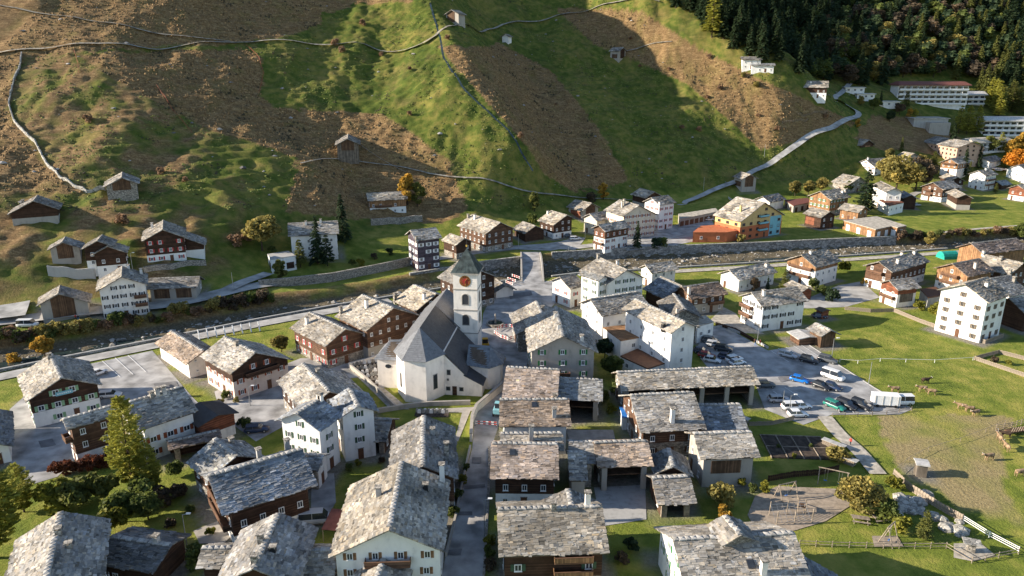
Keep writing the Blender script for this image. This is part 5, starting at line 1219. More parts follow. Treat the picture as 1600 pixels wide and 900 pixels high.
# ---------------------------------------------------------------- river walls, bridge, retaining and field walls
def wall_run(label, pix, h, t, mat, z0=None, name='stone_wall', cat='wall', base=-0.3, cap=None, jag=0.0):
    pts = [hit(x, y) if z0 is None else at(x, y, z0) for x, y in pix]
    P = resample([p[:2] for p in pts], 1.5 if z0 is None else 4.0)
    zz = Z(P[:, 0], P[:, 1]) if z0 is None else np.full(len(P), z0)
    T = np.gradient(P, axis=0); T /= np.linalg.norm(T, axis=1)[:, None] + 1e-9; N = np.stack([-T[:, 1], T[:, 0]], 1) * t / 2
    rg = np.random.default_rng(len(label)); hh = h + rg.uniform(-jag, jag, len(P)); o_ = P[0]
    def rings(za, zb, k_): return [[(P[i][0] - N[i][0] * k_ - o_[0], P[i][1] - N[i][1] * k_ - o_[1], za[i]), (P[i][0] + N[i][0] * k_ - o_[0], P[i][1] + N[i][1] * k_ - o_[1], za[i]), (P[i][0] + N[i][0] * k_ - o_[0], P[i][1] + N[i][1] * k_ - o_[1], zb[i]), (P[i][0] - N[i][0] * k_ - o_[0], P[i][1] - N[i][1] * k_ - o_[1], zb[i])] for i in range(len(P))]
    mb = MB(); mb.loft(rings(zz + base, zz + hh, 1.0), mat)
    if cap is None:
        o = mb.build(name); o.location = (o_[0], o_[1], 0); tag(o, label, cat); return o
    root = empty(name, (o_[0], o_[1], 0)); tag(root, label, cat); mb.build('masonry', root)
    mb = MB(); mb.loft(rings(zz + hh + 0.003, zz + hh + 0.2, 1.25), cap); mb.build('coping', root); return root
wall_run('long river wall of rubble stone below the colourful apartments', [(862, 397), (1000, 388.5), (1100, 384.5), (1200, 380.5), (1300, 375.5), (1400, 371.5)], 0.6, 0.8, 'wallstone', 0.0, 'river_wall', 'wall', -3.6, 'drystone')
wall_run('rubble river wall upstream of the bridge below the brown houses', [(640, 430), (700, 420.5), (760, 410.5), (822, 402.5)], 0.6, 0.8, 'wallstone', 0.0, 'river_wall', 'wall', -3.6, 'drystone')
wall_run('low grey wall between the river bed and the lane beside the stable', [(-60, 592), (0, 580.5), (100, 560.5), (240, 533.5), (400, 501.5), (520, 479.5), (620, 463.5), (700, 450.5), (800, 439)], 0.5, 0.5, 'wallstone', 0.0, 'river_wall', 'wall', -3.4, 'concrete')
wall_run('pale grey wall between the river bed and the gravel path', [(862, 433), (900, 428.5), (1000, 422.5), (1100, 416.5), (1200, 410.5), (1300, 402.5), (1400, 395.5), (1480, 389.5)], 0.4, 0.5, 'wallstone', 0.0, 'river_wall', 'wall', -3.2, 'concrete')
wall_run('terraced stone retaining wall under the conifer house', [(405, 452), (450, 448), (520, 440), (600, 424), (640, 415)], 3.0, 0.8, 'stone', 0.0, 'retaining_wall')
wall_run('pale dry stone wall running down the left pasture', [(34, 84), (30, 108), (20, 135), (14, 165), (22, 190), (40, 210), (58, 228), (72, 256), (92, 276), (115, 292), (136, 301), (165, 297)], 1.1, 0.45, 'drystone', None, jag=0.3)
wall_run('concrete retaining wall below the small barn on the left bank', [(76, 430), (110, 433), (150, 435)], 3.0, 0.5, 'concrete', None, 'retaining_wall')
wall_run('low stone terrace wall below the red shuttered house', [(225, 425), (270, 420), (322, 414)], 1.6, 0.6, 'stone', None, 'retaining_wall')
wall_run('stone terrace wall below the orange farmhouse', [(580, 352), (620, 350), (660, 346)], 2.6, 0.6, 'stone', None, 'retaining_wall')
wall_run('curved cream churchyard wall along the lane', [(736, 690), (738, 660), (745, 643), (760, 630), (778, 615), (792, 602)], 1.6, 0.5, 'cream', 0.0, 'churchyard_wall', 'wall', -0.3, 'palestone')
wall_run('low stone wall closing the churchyard lawn', [(590, 645), (640, 637), (672, 634), (735, 632)], 1.0, 0.5, 'palestone', 0.0, 'churchyard_wall')
wall_run('pale cemetery wall beside the graves', [(545, 574), (580, 565), (600, 556)], 1.1, 0.4, 'cream', 0.0, 'cemetery_wall')
wall_run('pale wall between the cemetery and the slab roof house', [(548, 576), (575, 598), (600, 622), (618, 640)], 1.1, 0.4, 'palestone', 0.0, 'cemetery_wall')
wall_run('concrete kerb wall along the car park entrance', [(1108, 514), (1130, 511), (1165, 525), (1200, 545)], 0.6, 0.3, 'concrete', 0.0, 'kerb_wall')
wall_run('white retaining kerb beside the hill road', [(1138, 310), (1150, 318), (1168, 322)], 0.9, 0.3, 'concrete', None, 'kerb_wall')
wall_run('low concrete kerb between the car park and the sunny meadow', [(1262, 538), (1290, 556), (1312, 571.5), (1338, 588), (1365, 605.5), (1395, 623), (1424, 639)], 0.14, 0.25, 'concrete', 0.0, 'kerb', 'kerb', -0.1)
wall_run('low stone kerb along the lane below the churchyard', [(764, 700), (763, 760), (760, 830), (756, 900)], 0.35, 0.35, 'stone', 0.0, 'kerb', 'kerb', -0.1)
wall_run('garden wall along the lane beside the white balcony house', [(735, 700), (722, 760), (712, 810), (697, 870)], 0.7, 0.35, 'palestone', 0.0, 'garden_wall', 'wall', -0.1)
# bridge
pa, pb = at(829, 396), at(832, 438)
bd = (pb - pa)[:2]; bl_ = np.linalg.norm(bd); bd /= bl_; bn = np.array((-bd[1], bd[0]))
root = empty('bridge', (pa[0], pa[1], 0), math.atan2(bd[1], bd[0])); tag(root, 'arched concrete road bridge with curved pale parapets over the river', 'bridge')
def arch(x): return 0.9 * math.sin(math.pi * min(1, max(0, x / bl_)))
xs = np.linspace(-2, bl_ + 2, 22); hwb = 3.6
mb = MB(); mb.loft([[(x, -hwb, arch(x) - 0.6), (x, hwb, arch(x) - 0.6), (x, hwb, arch(x) + 0.08), (x, -hwb, arch(x) + 0.08)] for x in xs], 'concrete'); mb.build('arch', root)
mb = MB(); mb.loft([[(x, -hwb + 0.5, arch(x) + 0.085), (x, hwb - 0.5, arch(x) + 0.085), (x, hwb - 0.5, arch(x) + 0.13), (x, -hwb + 0.5, arch(x) + 0.13)] for x in xs], 'asphalt'); mb.build('deck', root)
for sg in (-1, 1):
    mb = MB(); mb.loft([[(x, sg * (hwb + 0.25), arch(x) - 0.8), (x, sg * (hwb - 0.3), arch(x) - 0.8), (x, sg * (hwb - 0.3), arch(x) + 0.2 + 1.3 * math.sin(math.pi * min(1, max(0, (x + 2) / (bl_ + 4))))), (x, sg * (hwb + 0.25), arch(x) + 0.2 + 1.3 * math.sin(math.pi * min(1, max(0, (x + 2) / (bl_ + 4)))))] for x in xs], 'palestone'); mb.build('parapet', root)
# ---------------------------------------------------------------- vegetation
def quads(P, A, B, cval):
    """leaf quads: centre, two half axes"""
    V = np.stack([P - A - B, P + A - B, P + A + B, P - A + B], 1).reshape(-1, 3)
    Q = np.arange(len(P) * 4).reshape(-1, 4)
    C = np.repeat(cval[:, None], 3, 1)
    return V, Q, C
def rdir(rg, n):
    v = rg.normal(size=(n, 3)); return v / np.linalg.norm(v, axis=1)[:, None]
def conifer(seed, branches=120, per=16, rad=0.17, rise=-0.35, base=0.08, leaf=0.017, shape=0.8):
    """needle sprays along real branches: drooping for spruce, level and airy for larch"""
    rg = np.random.default_rng(seed)
    zb = base + (1 - base) * np.sort(rg.random(branches)) ** 1.15 * 0.985
    az = np.arange(branches) * 2.39996 + rg.normal(0, 0.35, branches)
    prof_ = (1 - zb) ** shape if shape < 5 else (1 - zb) ** 0.55 * (0.45 + 0.9 * np.minimum(1, (zb - base) / 0.42))
    ln = rad * prof_ * rg.uniform(0.62, 1.18, branches) + 0.012
    bi = np.repeat(np.arange(branches), per); n = len(bi); t = np.sqrt(rg.uniform(0.03, 1.0, n))
    l = ln[bi] * t; a = az[bi]
    side = rg.normal(0, 0.30, n) * ln[bi] * (1.05 - t * 0.75)
    P = np.stack([l * np.cos(a) - side * np.sin(a), l * np.sin(a) + side * np.cos(a), zb[bi] + rise * l * t + rg.normal(0, 0.006, n)], 1)
    out = np.stack([np.cos(a), np.sin(a), rise * 1.2 + 0 * a], 1)
    tan = np.stack([-np.sin(a), np.cos(a), rg.normal(0, 0.35, n)], 1)
    s = leaf * (0.55 + 0.75 * (1 - zb[bi])) * rg.uniform(0.6, 1.4, n)
    A = out * (s * 1.3)[:, None] + rdir(rg, n) * (s * 0.5)[:, None]; B = tan * (s * 0.6)[:, None] + rdir(rg, n) * (s * 0.25)[:, None]
    cv = np.clip(0.5 + 0.2 * rg.normal(size=n) + (rg.random(branches)[bi] - 0.5) * 0.5, 0, 1)
    V, Q, C = quads(P, A, B, cv)
    return np_mesh('crown', V, Q, ['spruce_leaf'], C)
def broad(seed, n=2600, blobs=16, base=0.22, w=0.34, leaf=0.026, squash=1.0):
    rg = np.random.default_rng(seed)
    c = rdir(rg, blobs) * rg.uniform(0.35, 0.95, blobs)[:, None]
    zc = base + (1 - base) * (0.5 + 0.42 * c[:, 2]); wid = w * (0.45 + 0.75 * np.sin(np.clip((zc - base) / (1 - base), 0.05, 0.95) * math.pi)) * 0.62
    cen = np.stack([c[:, 0] * wid * 1.2, c[:, 1] * wid * 1.2, zc], 1)
    br_ = rg.uniform(0.55, 1.0, blobs) * w * 0.48
    bi = rg.integers(0, blobs, n)
    d = rdir(rg, n); rr = np.cbrt(rg.uniform(0.25, 1.0, n)) * br_[bi]
    P = cen[bi] + d * rr[:, None] * np.array((1, 1, 0.85 * squash))
    P[:, 2] = np.maximum(P[:, 2], base * 0.4)
    s = leaf * rg.uniform(0.6, 1.4, n)
    A = rdir(rg, n); B = np.cross(A, rdir(rg, n)); B /= np.linalg.norm(B, axis=1)[:, None] + 1e-6
    cv = np.clip(0.5 + 0.2 * rg.normal(size=n) + (rg.random(blobs)[bi] - 0.5) * 0.6, 0, 1)
    V, Q, C = quads(P, A * s[:, None], B * (s * 0.75)[:, None], cv)
    return np_mesh('crown', V, Q, ['green_leaf'], C)
def trunk_mesh(kind, seed):
    rg = random.Random(seed); mb = MB()
    if kind == 'conifer':
        mb.bar((0, 0, -0.05), (0, 0, 0.96), 0.018, 'bark', 0.002, 7)
        for k_ in range(14):
            z = 0.12 + 0.055 * k_; t = rg.random() * 6.28; l = 0.13 * (1 - z); mb.bar((0, 0, z), (l * math.cos(t), l * math.sin(t), z - 0.3 * l), 0.004, 'bark', 0.001, 4)
    else:
        mb.bar((0, 0, -0.05), (0.01, 0, 0.32), 0.026, 'bark', 0.017, 7); mb.bar((0.01, 0, 0.32), (0.0, 0.02, 0.8), 0.017, 'bark', 0.004, 6)
        for k_ in range(8):
            t = k_ * 2.4 + rg.random(); z = 0.26 + 0.05 * k_; l = 0.17 + 0.06 * rg.random(); mb.bar((0.008, 0, z), (l * math.cos(t), l * math.sin(t), z + 0.18), 0.009, 'bark', 0.002, 5)
    return mb.mesh('trunk')
CROWN = dict(spruce=[conifer(s) for s in (1, 2, 3)], larch=[conifer(s, 170, 66, 0.24, 0.18, 0.12, 0.0105, 9) for s in (4, 5)], pine=[conifer(s, 120, 18, 0.25, -0.05, 0.15, 0.02, 0.55) for s in (6, 7)],
             broad=[broad(s, 3600, 20) for s in (8, 9, 10)], lime=[broad(11, 5200, 26, 0.16, 0.42, 0.021), broad(12, 5200, 26, 0.16, 0.42, 0.021)], bush=[broad(s, 700, 8, 0.02, 0.62, 0.06) for s in (13, 14, 15)], slim=[broad(16, 1500, 14, 0.12, 0.2, 0.03)])
TRUNK = {k_: trunk_mesh('conifer' if k_ in ('spruce', 'larch', 'pine') else 'broad', i) for i, k_ in enumerate(CROWN)}
TR = random.Random(3)
def tree_at(p, h, kind, leaf, label, name='tree', cat='tree', group=None, wid=1.0):
    root = empty(name, (p[0], p[1], p[2] - 0.1), TR.random() * 6.28); tag(root, label, cat, group); root.scale = (h * wid, h * wid, h)
    if kind != 'bush': link('trunk', TRUNK[kind], root)
    c = link('crown', TR.choice(CROWN[kind]), root)
    if kind in ('broad', 'slim'): c.scale = (1.4, 1.4, 1.1); c.location = (0, 0, -0.1)
    if kind == 'lime': c.scale = (1.25, 1.25, 1.12); c.location = (0, 0, -0.12)
    c.material_slots[0].link = 'OBJECT'; c.material_slots[0].material = MATS[leaf]
    return root
def ground_pt(x, y):
    return hit(x, y)
def tree(x, y, h, kind, leaf, label, **kw):
    if y < 470 and kind != 'bush': h *= 1.25
    if kind == 'bush': h *= 1.15
    return tree_at(ground_pt(x, y), h, kind, leaf, label, **kw)
tree(210, 768, 18, 'larch', 'larch_leaf', 'tall yellow green larch in front of the long white house', name='larch_tree', wid=0.80)
tree(240, 770, 9.5, 'larch', 'larch_leaf', 'smaller larch leaning against the tall garden larch', name='larch_tree', wid=0.9)
tree(-6, 872, 19, 'larch', 'larch_leaf', 'big larch at the yard edge beside the large slab roof house', name='larch_tree', wid=1.05)
tree(38, 800, 9, 'larch', 'larch_leaf', 'young larch below the shop yard hedge', name='larch_tree', wid=1.05)
for i, (x, y, h, k_, lf, lab) in enumerate([
 (90, 800, 5.0, 'bush', 'hedge_leaf', 'bright yellow green shrub behind the large slab roof house'), (125, 795, 5.0, 'bush', 'pine_leaf', 'dark rounded shrub next to the yellow green shrub'), (160, 780, 4.8, 'bush', 'pine_leaf', 'silver green shrub below the copper hedge'),
 (196, 815, 6.0, 'broad', 'green_leaf', 'dense garden tree behind the dark annex roof'), (232, 812, 5.6, 'broad', 'green_leaf', 'dark garden tree beside the lawn of the timber house'), (178, 830, 4.2, 'bush', 'hedge_leaf', 'light green shrub touching the dark annex'), (255, 790, 3.2, 'bush', 'rust_leaf', 'red brown shrub on the garden lawn'), (283, 775, 2.6, 'bush', 'rust_leaf', 'small brown shrub beside the stone terrace'), (275, 745, 2.8, 'bush', 'green_leaf', 'clipped green shrub by the blue grey roof'), (215, 790, 4.5, 'bush', 'green_leaf', 'shrub under the tall larch'),
 (310, 885, 3.0, 'bush', 'green_leaf', 'green bush beside the street lamp of the garden'), (440, 550, 5.0, 'broad', 'olive_leaf', 'yellowing apple tree beside the pink chalet'), (70, 556, 5.5, 'broad', 'gold_leaf', 'golden young tree on the river bank behind the shop house'), (22, 568, 2.5, 'bush', 'gold_leaf', 'low golden bush at the river lane'),
 (958, 590, 6.0, 'broad', 'green_leaf', 'dark tree in the gap between the grey house and the white inn'), (945, 560, 5.5, 'broad', 'spruce_leaf', 'shadowed tree beside the inn terrace'), (965, 615, 4.0, 'bush', 'green_leaf', 'bush at the end of the long open barn'), (1126, 790, 3.8, 'bush', 'olive_leaf', 'olive bush along the garden fence'), (1131, 812, 2.4, 'bush', 'gold_leaf', 'small golden shrub near the wide roof'), (1195, 772, 3.0, 'slim', 'hedge_leaf', 'clipped column shrub beside the stone barn'),
 (1342, 800, 7.2, 'lime', 'olive_leaf', 'round autumn tree shading the playground table'), (1442, 842, 5.2, 'pine', 'pine_leaf', 'small pine on the playground lawn'), (1385, 815, 3.2, 'bush', 'green_leaf', 'dark bush behind the playground table'), (1405, 828, 2.6, 'bush', 'hedge_leaf', 'low bush by the rock garden'), (1395, 765, 2.4, 'bush', 'hedge_leaf', 'bush at the path gate'), (1300, 715, 2.6, 'bush', 'olive_leaf', 'straw coloured bush beside the vegetable garden'), (1315, 722, 2.4, 'bush', 'olive_leaf', 'straw bush by the wood pile'),
 (1225, 456, 6.0, 'pine', 'pine_leaf', 'rounded conifer behind the white apartment house'), (1199, 452, 3.6, 'spruce', 'spruce_leaf', 'young spruce beside the grey workshop front'), (1178, 455, 4.2, 'slim', 'rust_leaf', 'rust coloured slim tree at the workshop front'), (1273, 452, 3.4, 'bush', 'green_leaf', 'bush below the white chalet balconies'), (1318, 425, 4.0, 'bush', 'hedge_leaf', 'large light bush next to the white chalet'), (1296, 470, 3.8, 'bush', 'spruce_leaf', 'dark shrubs at the carport with red front'), (1288, 462, 3.2, 'bush', 'green_leaf', 'low shrub by the yard of the apartment house'), (1354, 446, 2.4, 'bush', 'gold_leaf', 'yellow bush by the timber chalet'), (1436, 484, 2.6, 'bush', 'hedge_leaf', 'garden bush beside the low curved garage'), (1459, 490, 3.6, 'bush', 'hedge_leaf', 'garden shrub in front of the low curved garage'), (1452, 385, 5.5, 'broad', 'olive_leaf', 'yellow willow on the far river bank'), (1595, 375, 6.0, 'broad', 'green_leaf', 'green tree behind the big wooden barn'),
 (835, 330, 8.0, 'slim', 'pine_leaf', 'slim upright tree behind the small black house'), (831, 350, 4.0, 'bush', 'green_leaf', 'bush above the small black house'), (943, 312, 7.5, 'slim', 'gold_leaf', 'golden birch behind the hay barn with orange boards'), (925, 316, 4.5, 'bush', 'rust_leaf', 'brown shrub beside the golden birch by the barn'), (995, 388, 9.0, 'spruce', 'spruce_leaf', 'dark spruce in front of the beige hotel gable'), (1023, 388, 4.0, 'bush', 'spruce_leaf', 'dark bushes on the river wall beside the spruce'), (1036, 386, 3.6, 'bush', 'green_leaf', 'dark rounded bush on the river wall'), (1158, 378, 3.2, 'bush', 'olive_leaf', 'yellow bush at the orange garden storey'), (1117, 369, 2.4, 'bush', 'green_leaf', 'small green bush on the orange garden storey'),
 (410, 392, 11, 'broad', 'olive_leaf', 'tall tree beside the driveway of the white house'), (497, 412, 14, 'spruce', 'spruce_leaf', 'dark spruce in front of the white house on the slope'), (536, 378, 15, 'spruce', 'spruce_leaf', 'tall black spruce beside the white house on the slope'), (470, 418, 8, 'pine', 'pine_leaf', 'green cypress beside the white garage box'), (440, 438, 6.5, 'slim', 'pine_leaf', 'small rounded conifer at the river wall'), (512, 416, 9, 'pine', 'spruce_leaf', 'dark pine at the corner of the white house'), (565, 416, 2.6, 'bush', 'hedge_leaf', 'pale shrub on the terrace lawn'), (550, 415, 2.2, 'bush', 'green_leaf', 'low green hedge shrub on the terrace lawn'), (637, 320, 12, 'slim', 'gold_leaf', 'golden birch beside the orange farmhouse'), (652, 322, 9.5, 'slim', 'pine_leaf', 'green tree beside the golden birch'), (370, 385, 4, 'bush', 'bare_leaf', 'bare grey shrub above the driveway'), (388, 380, 4, 'bush', 'bare_leaf', 'grey thicket beside the tall driveway tree'), (195, 350, 3.6, 'bush', 'bare_leaf', 'dark scrub on the bank below the stone hay barn'),
 (1350, 335, 17, 'pine', 'spruce_leaf', 'large spruce between the timber houses'), (1242, 306, 7, 'broad', 'olive_leaf', 'bushy willow above the garages'), (1263, 304, 6.5, 'broad', 'olive_leaf', 'second willow above the garages, beside the lamp'), (1283, 300, 7, 'broad', 'olive_leaf', 'pale willow behind the green shuttered house'), (1400, 300, 17, 'lime', 'olive_leaf', 'huge golden green lime tree beside the white terrace house'), (1430, 298, 15, 'lime', 'rust_leaf', 'brown tinted lime tree next to the huge one'), (1408, 236, 7, 'spruce', 'pine_leaf', 'young spruce above the small barn'), (1485, 240, 15, 'spruce', 'spruce_leaf', 'tall dark spruce in front of the pinkish block'), (1458, 262, 8, 'pine', 'pine_leaf', 'yellowish conifer left of the timber chalet'), (1505, 275, 13, 'spruce', 'spruce_leaf', 'spruce beside the white apartment house'), (1528, 262, 11, 'spruce', 'spruce_leaf', 'second spruce behind the white apartment house'), (1512, 282, 9, 'spruce', 'pine_leaf', 'small spruce before the white apartment house'), (1555, 302, 4.5, 'pine', 'pine_leaf', 'small round conifer on the meadow edge'), (1588, 268, 11, 'lime', 'orange_leaf', 'vivid orange maple beside the white house'), (1577, 245, 9, 'broad', 'gold_leaf', 'golden tree above the orange maple'), (1510, 210, 15, 'pine', 'larch_leaf', 'sunlit yellow green larches before the spa hotel'), (1525, 210, 15, 'pine', 'larch_leaf', 'taller sunlit larch before the spa hotel'), (1497, 208, 14, 'pine', 'larch_leaf', 'sunlit larch next to the concrete terrace'), (1415, 170, 9, 'pine', 'pine_leaf', 'green pine in front of the terraced hotel'), (1420, 185, 6, 'slim', 'gold_leaf', 'small golden tree under the terraced hotel'), (1428, 186, 6, 'slim', 'larch_leaf', 'small yellow larch under the terraced hotel'), (1340, 200, 5, 'slim', 'gold_leaf', 'small golden tree at the hill road bend'), (1182, 138, 4, 'bush', 'olive_leaf', 'yellow bush under the pale villa'), (1160, 122, 3.4, 'bush', 'olive_leaf', 'olive bush at the forest road'),
 (1112, 58, 22, 'pine', 'larch_leaf', 'lone sunlit larch at the forest edge')]):
    tree(x, y, h, k_, lf, lab, name={'bush': 'shrub', 'spruce': 'spruce_tree', 'pine': 'conifer_tree'}.get(k_, 'leafy_tree'), cat='shrub' if k_ == 'bush' else 'tree')
for i, (x, y, h, k_, lf, lab) in enumerate([(1440, 262, 7, 'broad', 'olive_leaf', 'yellow tree beside the small barn under the pinkish block'), (1448, 274, 6, 'broad', 'green_leaf', 'green tree above the side road'), (1520, 248, 9, 'broad', 'pine_leaf', 'light green tree behind the timber chalet'), (1543, 240, 9, 'broad', 'pine_leaf', 'pale green tree before the low hotel wing'), (1562, 238, 10, 'pine', 'larch_leaf', 'yellow larch before the low hotel wing'), (1600, 240, 11, 'broad', 'gold_leaf', 'golden tree behind the orange maple'), (1568, 262, 5, 'broad', 'green_leaf', 'small green tree by the valley side road'), (1432, 275, 6, 'broad', 'rust_leaf', 'brown tree between the lime trees and the side road'), (1390, 250, 6, 'broad', 'olive_leaf', 'olive tree behind the white house with red surrounds'), (1325, 300, 5, 'broad', 'green_leaf', 'green tree behind the orange timber house'), (1405, 180, 7, 'broad', 'rust_leaf', 'brown tree under the terraced hotel'), (1365, 172, 7, 'broad', 'green_leaf', 'green tree beside the low pale bungalow'), (1375, 165, 8, 'spruce', 'spruce_leaf', 'dark spruce between the bungalows'), (1390, 190, 6, 'broad', 'spruce_leaf', 'dark bushy tree below the low pale bungalow'), (1345, 165, 5, 'broad', 'olive_leaf', 'yellow tree between the two upper bungalows')]):
    tree(x, y, h, k_, lf, lab, name={'spruce': 'spruce_tree', 'pine': 'conifer_tree'}.get(k_, 'leafy_tree'))
# sunlit group on the right, then the forest
rg = random.Random(21)
for i in range(16):
    tree(rg.uniform(1545, 1640), rg.uniform(165, 188), rg.uniform(13, 18), 'pine', rg.choice(['larch_leaf', 'pine_leaf']), 'sunlit larch in the grove behind the spa hotel', name='larch_tree', cat='tree', group='grove behind the spa hotel')
FOREST = [(1030, -5), (1640, -5), (1640, 135), (1535, 150), (1515, 126), (1400, 122), (1390, 140), (1335, 135), (1240, 128), (1180, 95), (1130, 70), (1085, 35)]
cnt = 0; pts_f = []
while cnt < 290:
    x, y = rg.uniform(1030, 1640), rg.uniform(-40, 150)
    if not bool(in_poly(np.array(x), np.array(max(y, 1.0)), FOREST)): continue
    if any(abs(x - a) < 7 and abs(y - b2) < 5 for a, b2 in pts_f): continue
    p = hit(x, y)
    if p[1] > 1200: continue
    pts_f.append((x, y)); cnt += 1
    dec = (1290 < x < 1520 and rg.random() < 0.42)
    where = 'above the pale villas' if x < 1215 else 'behind the road fork chalet' if x < 1310 else 'around the white forest cottage' if x < 1395 else 'above the terraced hotel' if x < 1545 else 'above the sunlit larch grove'
    if dec: tree_at(p, rg.uniform(11, 16), 'broad', *(lambda lf: (lf, {'rust_leaf': 'rust brown', 'green_leaf': 'green', 'olive_leaf': 'yellow'}[lf] + ' leafy forest tree ' + where))(rg.choice(['rust_leaf', 'green_leaf', 'rust_leaf', 'olive_leaf'])), name='forest_tree', cat='tree', group='leafy forest trees ' + where, wid=1.15)
    else: tree_at(p, rg.uniform(17, 25), 'spruce', *(('pine_leaf', 'light green conifer in the forest ' + where) if (x > 1430 and rg.random() < 0.7) else ('spruce_leaf', 'dark spruce in the forest ' + where)), name='forest_conifer', cat='tree', group='forest conifers ' + where, wid=1.1)
# rest of the forest: one mass behind and beside
def forest_mass():
    Vs, Qs, Cs = [], [], []; off = 0; n = 0; rg2 = np.random.default_rng(4)
    me0 = CROWN['spruce'][0]; v0 = np.zeros(len(me0.vertices) * 3, np.float32); me0.vertices.foreach_get('co', v0); v0 = v0.reshape(-1, 3)
    sel = rg2.choice(len(v0) // 4, 260, replace=False); base = v0.reshape(-1, 4, 3)[sel]
    base = base.mean(1, keepdims=True) + (base - base.mean(1, keepdims=True)) * 2.1
    while n < 1100:
        X = rg2.uniform(120, 560); Y = rg2.uniform(480, 820)
        z = float(Z(X, Y)); px, py, _ = project(np.array(X), np.array(Y), np.array(z))
        if not (1000 < px < 1900 and py < 130): continue
        if 1270 < px < 1560 and py > 18: continue
        if px < 1180 and py > (px - 1030) * 0.6: continue
        if py > 0 and not bool(in_poly(np.array(min(px, 1630.0)), np.array(py), FOREST)): continue
        h = rg2.uniform(16, 23); q = base * np.array((h * 1.1, h * 1.1, h)) + np.array((X, Y, z))
        Vs.append(q.reshape(-1, 3)); Cs.append(np.repeat(rg2.uniform(0.2, 0.7, len(base))[:, None], 3, 1)); n += 1
    V = np.concatenate(Vs); C = np.concatenate(Cs)
    o = link('forest', np_mesh('forest', V, np.arange(len(V)).reshape(-1, 4), ['spruce_leaf'], C)); tag(o, 'dark spruce forest covering the mountain flank', 'forest', kind='stuff')
forest_mass()
def leafy_mass():
    rg2 = np.random.default_rng(6); me0 = CROWN['broad'][1]; v0 = np.zeros(len(me0.vertices) * 3, np.float32); me0.vertices.foreach_get('co', v0); v0 = v0.reshape(-1, 4, 3)
    base = v0[rg2.choice(len(v0), 420, replace=False)]; base = base.mean(1, keepdims=True) + (base - base.mean(1, keepdims=True)) * 1.9
    Vs, Cs, n = [], [], 0
    while n < 330:
        X = rg2.uniform(180, 430); Y = rg2.uniform(500, 720); z = float(Z(X, Y)); px, py, _ = project(np.array(X), np.array(Y), np.array(z))
        if not (1265 < px < 1660 and -30 < py < 132): continue
        if py > 0 and not bool(in_poly(np.array(min(px, 1630.0)), np.array(py), FOREST)): continue
        h = rg2.uniform(10, 15); Vs.append((base * np.array((h * 1.5, h * 1.5, h)) + np.array((X, Y, z))).reshape(-1, 3)); Cs.append(np.repeat((rg2.uniform(0.1, 0.8) + rg2.normal(0, 0.1, len(base))).clip(0, 1)[:, None], 3, 1)); n += 1
    V = np.concatenate(Vs); o = link('leafy_forest', np_mesh('leafy_forest', V, np.arange(len(V)).reshape(-1, 4), ['rust_leaf', 'green_leaf', 'spruce_leaf'], np.concatenate(Cs))); o.data.polygons.foreach_set('material_index', np.repeat(rg2.choice([0, 1, 2, 2, 2], n), len(base)).astype(np.int32)); tag(o, 'brown autumn woodland between the spruces above the hotels', 'forest', kind='stuff')
leafy_mass()
# shrubs and boulders of the pasture
rg = random.Random(8)
for (x, y, h) in [(568, 40, 3.5), (524, 72, 3.6), (533, 82, 3.4), (595, 88, 2.4), (138, 192, 3.4), (1125, 142, 3.4), (1108, 92, 3.0), (1092, 205, 2.6), (812, 215, 2.6), (1065, 202, 2.4), (1215, 205, 3.0), (1105, 155, 2.6), (1290, 185, 2.8), (250, 272, 2.6), (288, 284, 2.0), (700, 62, 2.6), (985, 62, 2.0), (640, 180, 2.0), (1185, 183, 2.2), (640, 110, 2.0), (1000, 105, 1.8), (1045, 110, 2.0), (868, 165, 1.6)]:
    tree(x, y, h, 'bush', 'bare_leaf', 'bare brown shrub growing on the open pasture', name='pasture_shrub', cat='shrub', group='pasture shrubs')
for i in range(46):
    x = -10 + 430 * i / 45 + rg.uniform(-4, 4); y = np.interp(x, [p[0] for p in FAR_EDGE], [p[1] for p in FAR_EDGE]) + rg.uniform(4, 14)
    tree(x, y, rg.uniform(1.8, 4.0), 'bush', *(lambda lf: (lf, {'bare_leaf': 'bare brown', 'olive_leaf': 'yellowish', 'rust_leaf': 'rust red', 'green_leaf': 'green'}[lf] + ' bush on the river bank ' + ('below the forecourt' if x < 60 else 'below the stone barn' if x < 150 else 'below the beige hotel' if x < 240 else 'below the double barn' if x < 330 else 'below the driveway')))(rg.choice(['bare_leaf', 'olive_leaf', 'rust_leaf', 'green_leaf'])), name='bank_shrub', cat='shrub', group='river bank scrub')
for i in range(26):
    x = 1405 + 200 * i / 25 + rg.uniform(-3, 3); y = np.interp(x, [p[0] for p in FAR_EDGE], [p[1] for p in FAR_EDGE]) + rg.uniform(1, 6)
    tree(x, y, rg.uniform(1.8, 3.4), 'bush', rg.choice(['bare_leaf', 'olive_leaf', 'rust_leaf', 'green_leaf']), 'low bush on the bank behind the big wooden barn', name='bank_shrub', cat='shrub', group='bank bushes by the barn')
for i in range(7):
    tree(90 + i * 13, 742 - i * 2.2, 2.4, 'bush', 'copperhedge', 'copper beech hedge plant beside the shop yard', name='hedge_plant', cat='hedge', group='copper hedge')
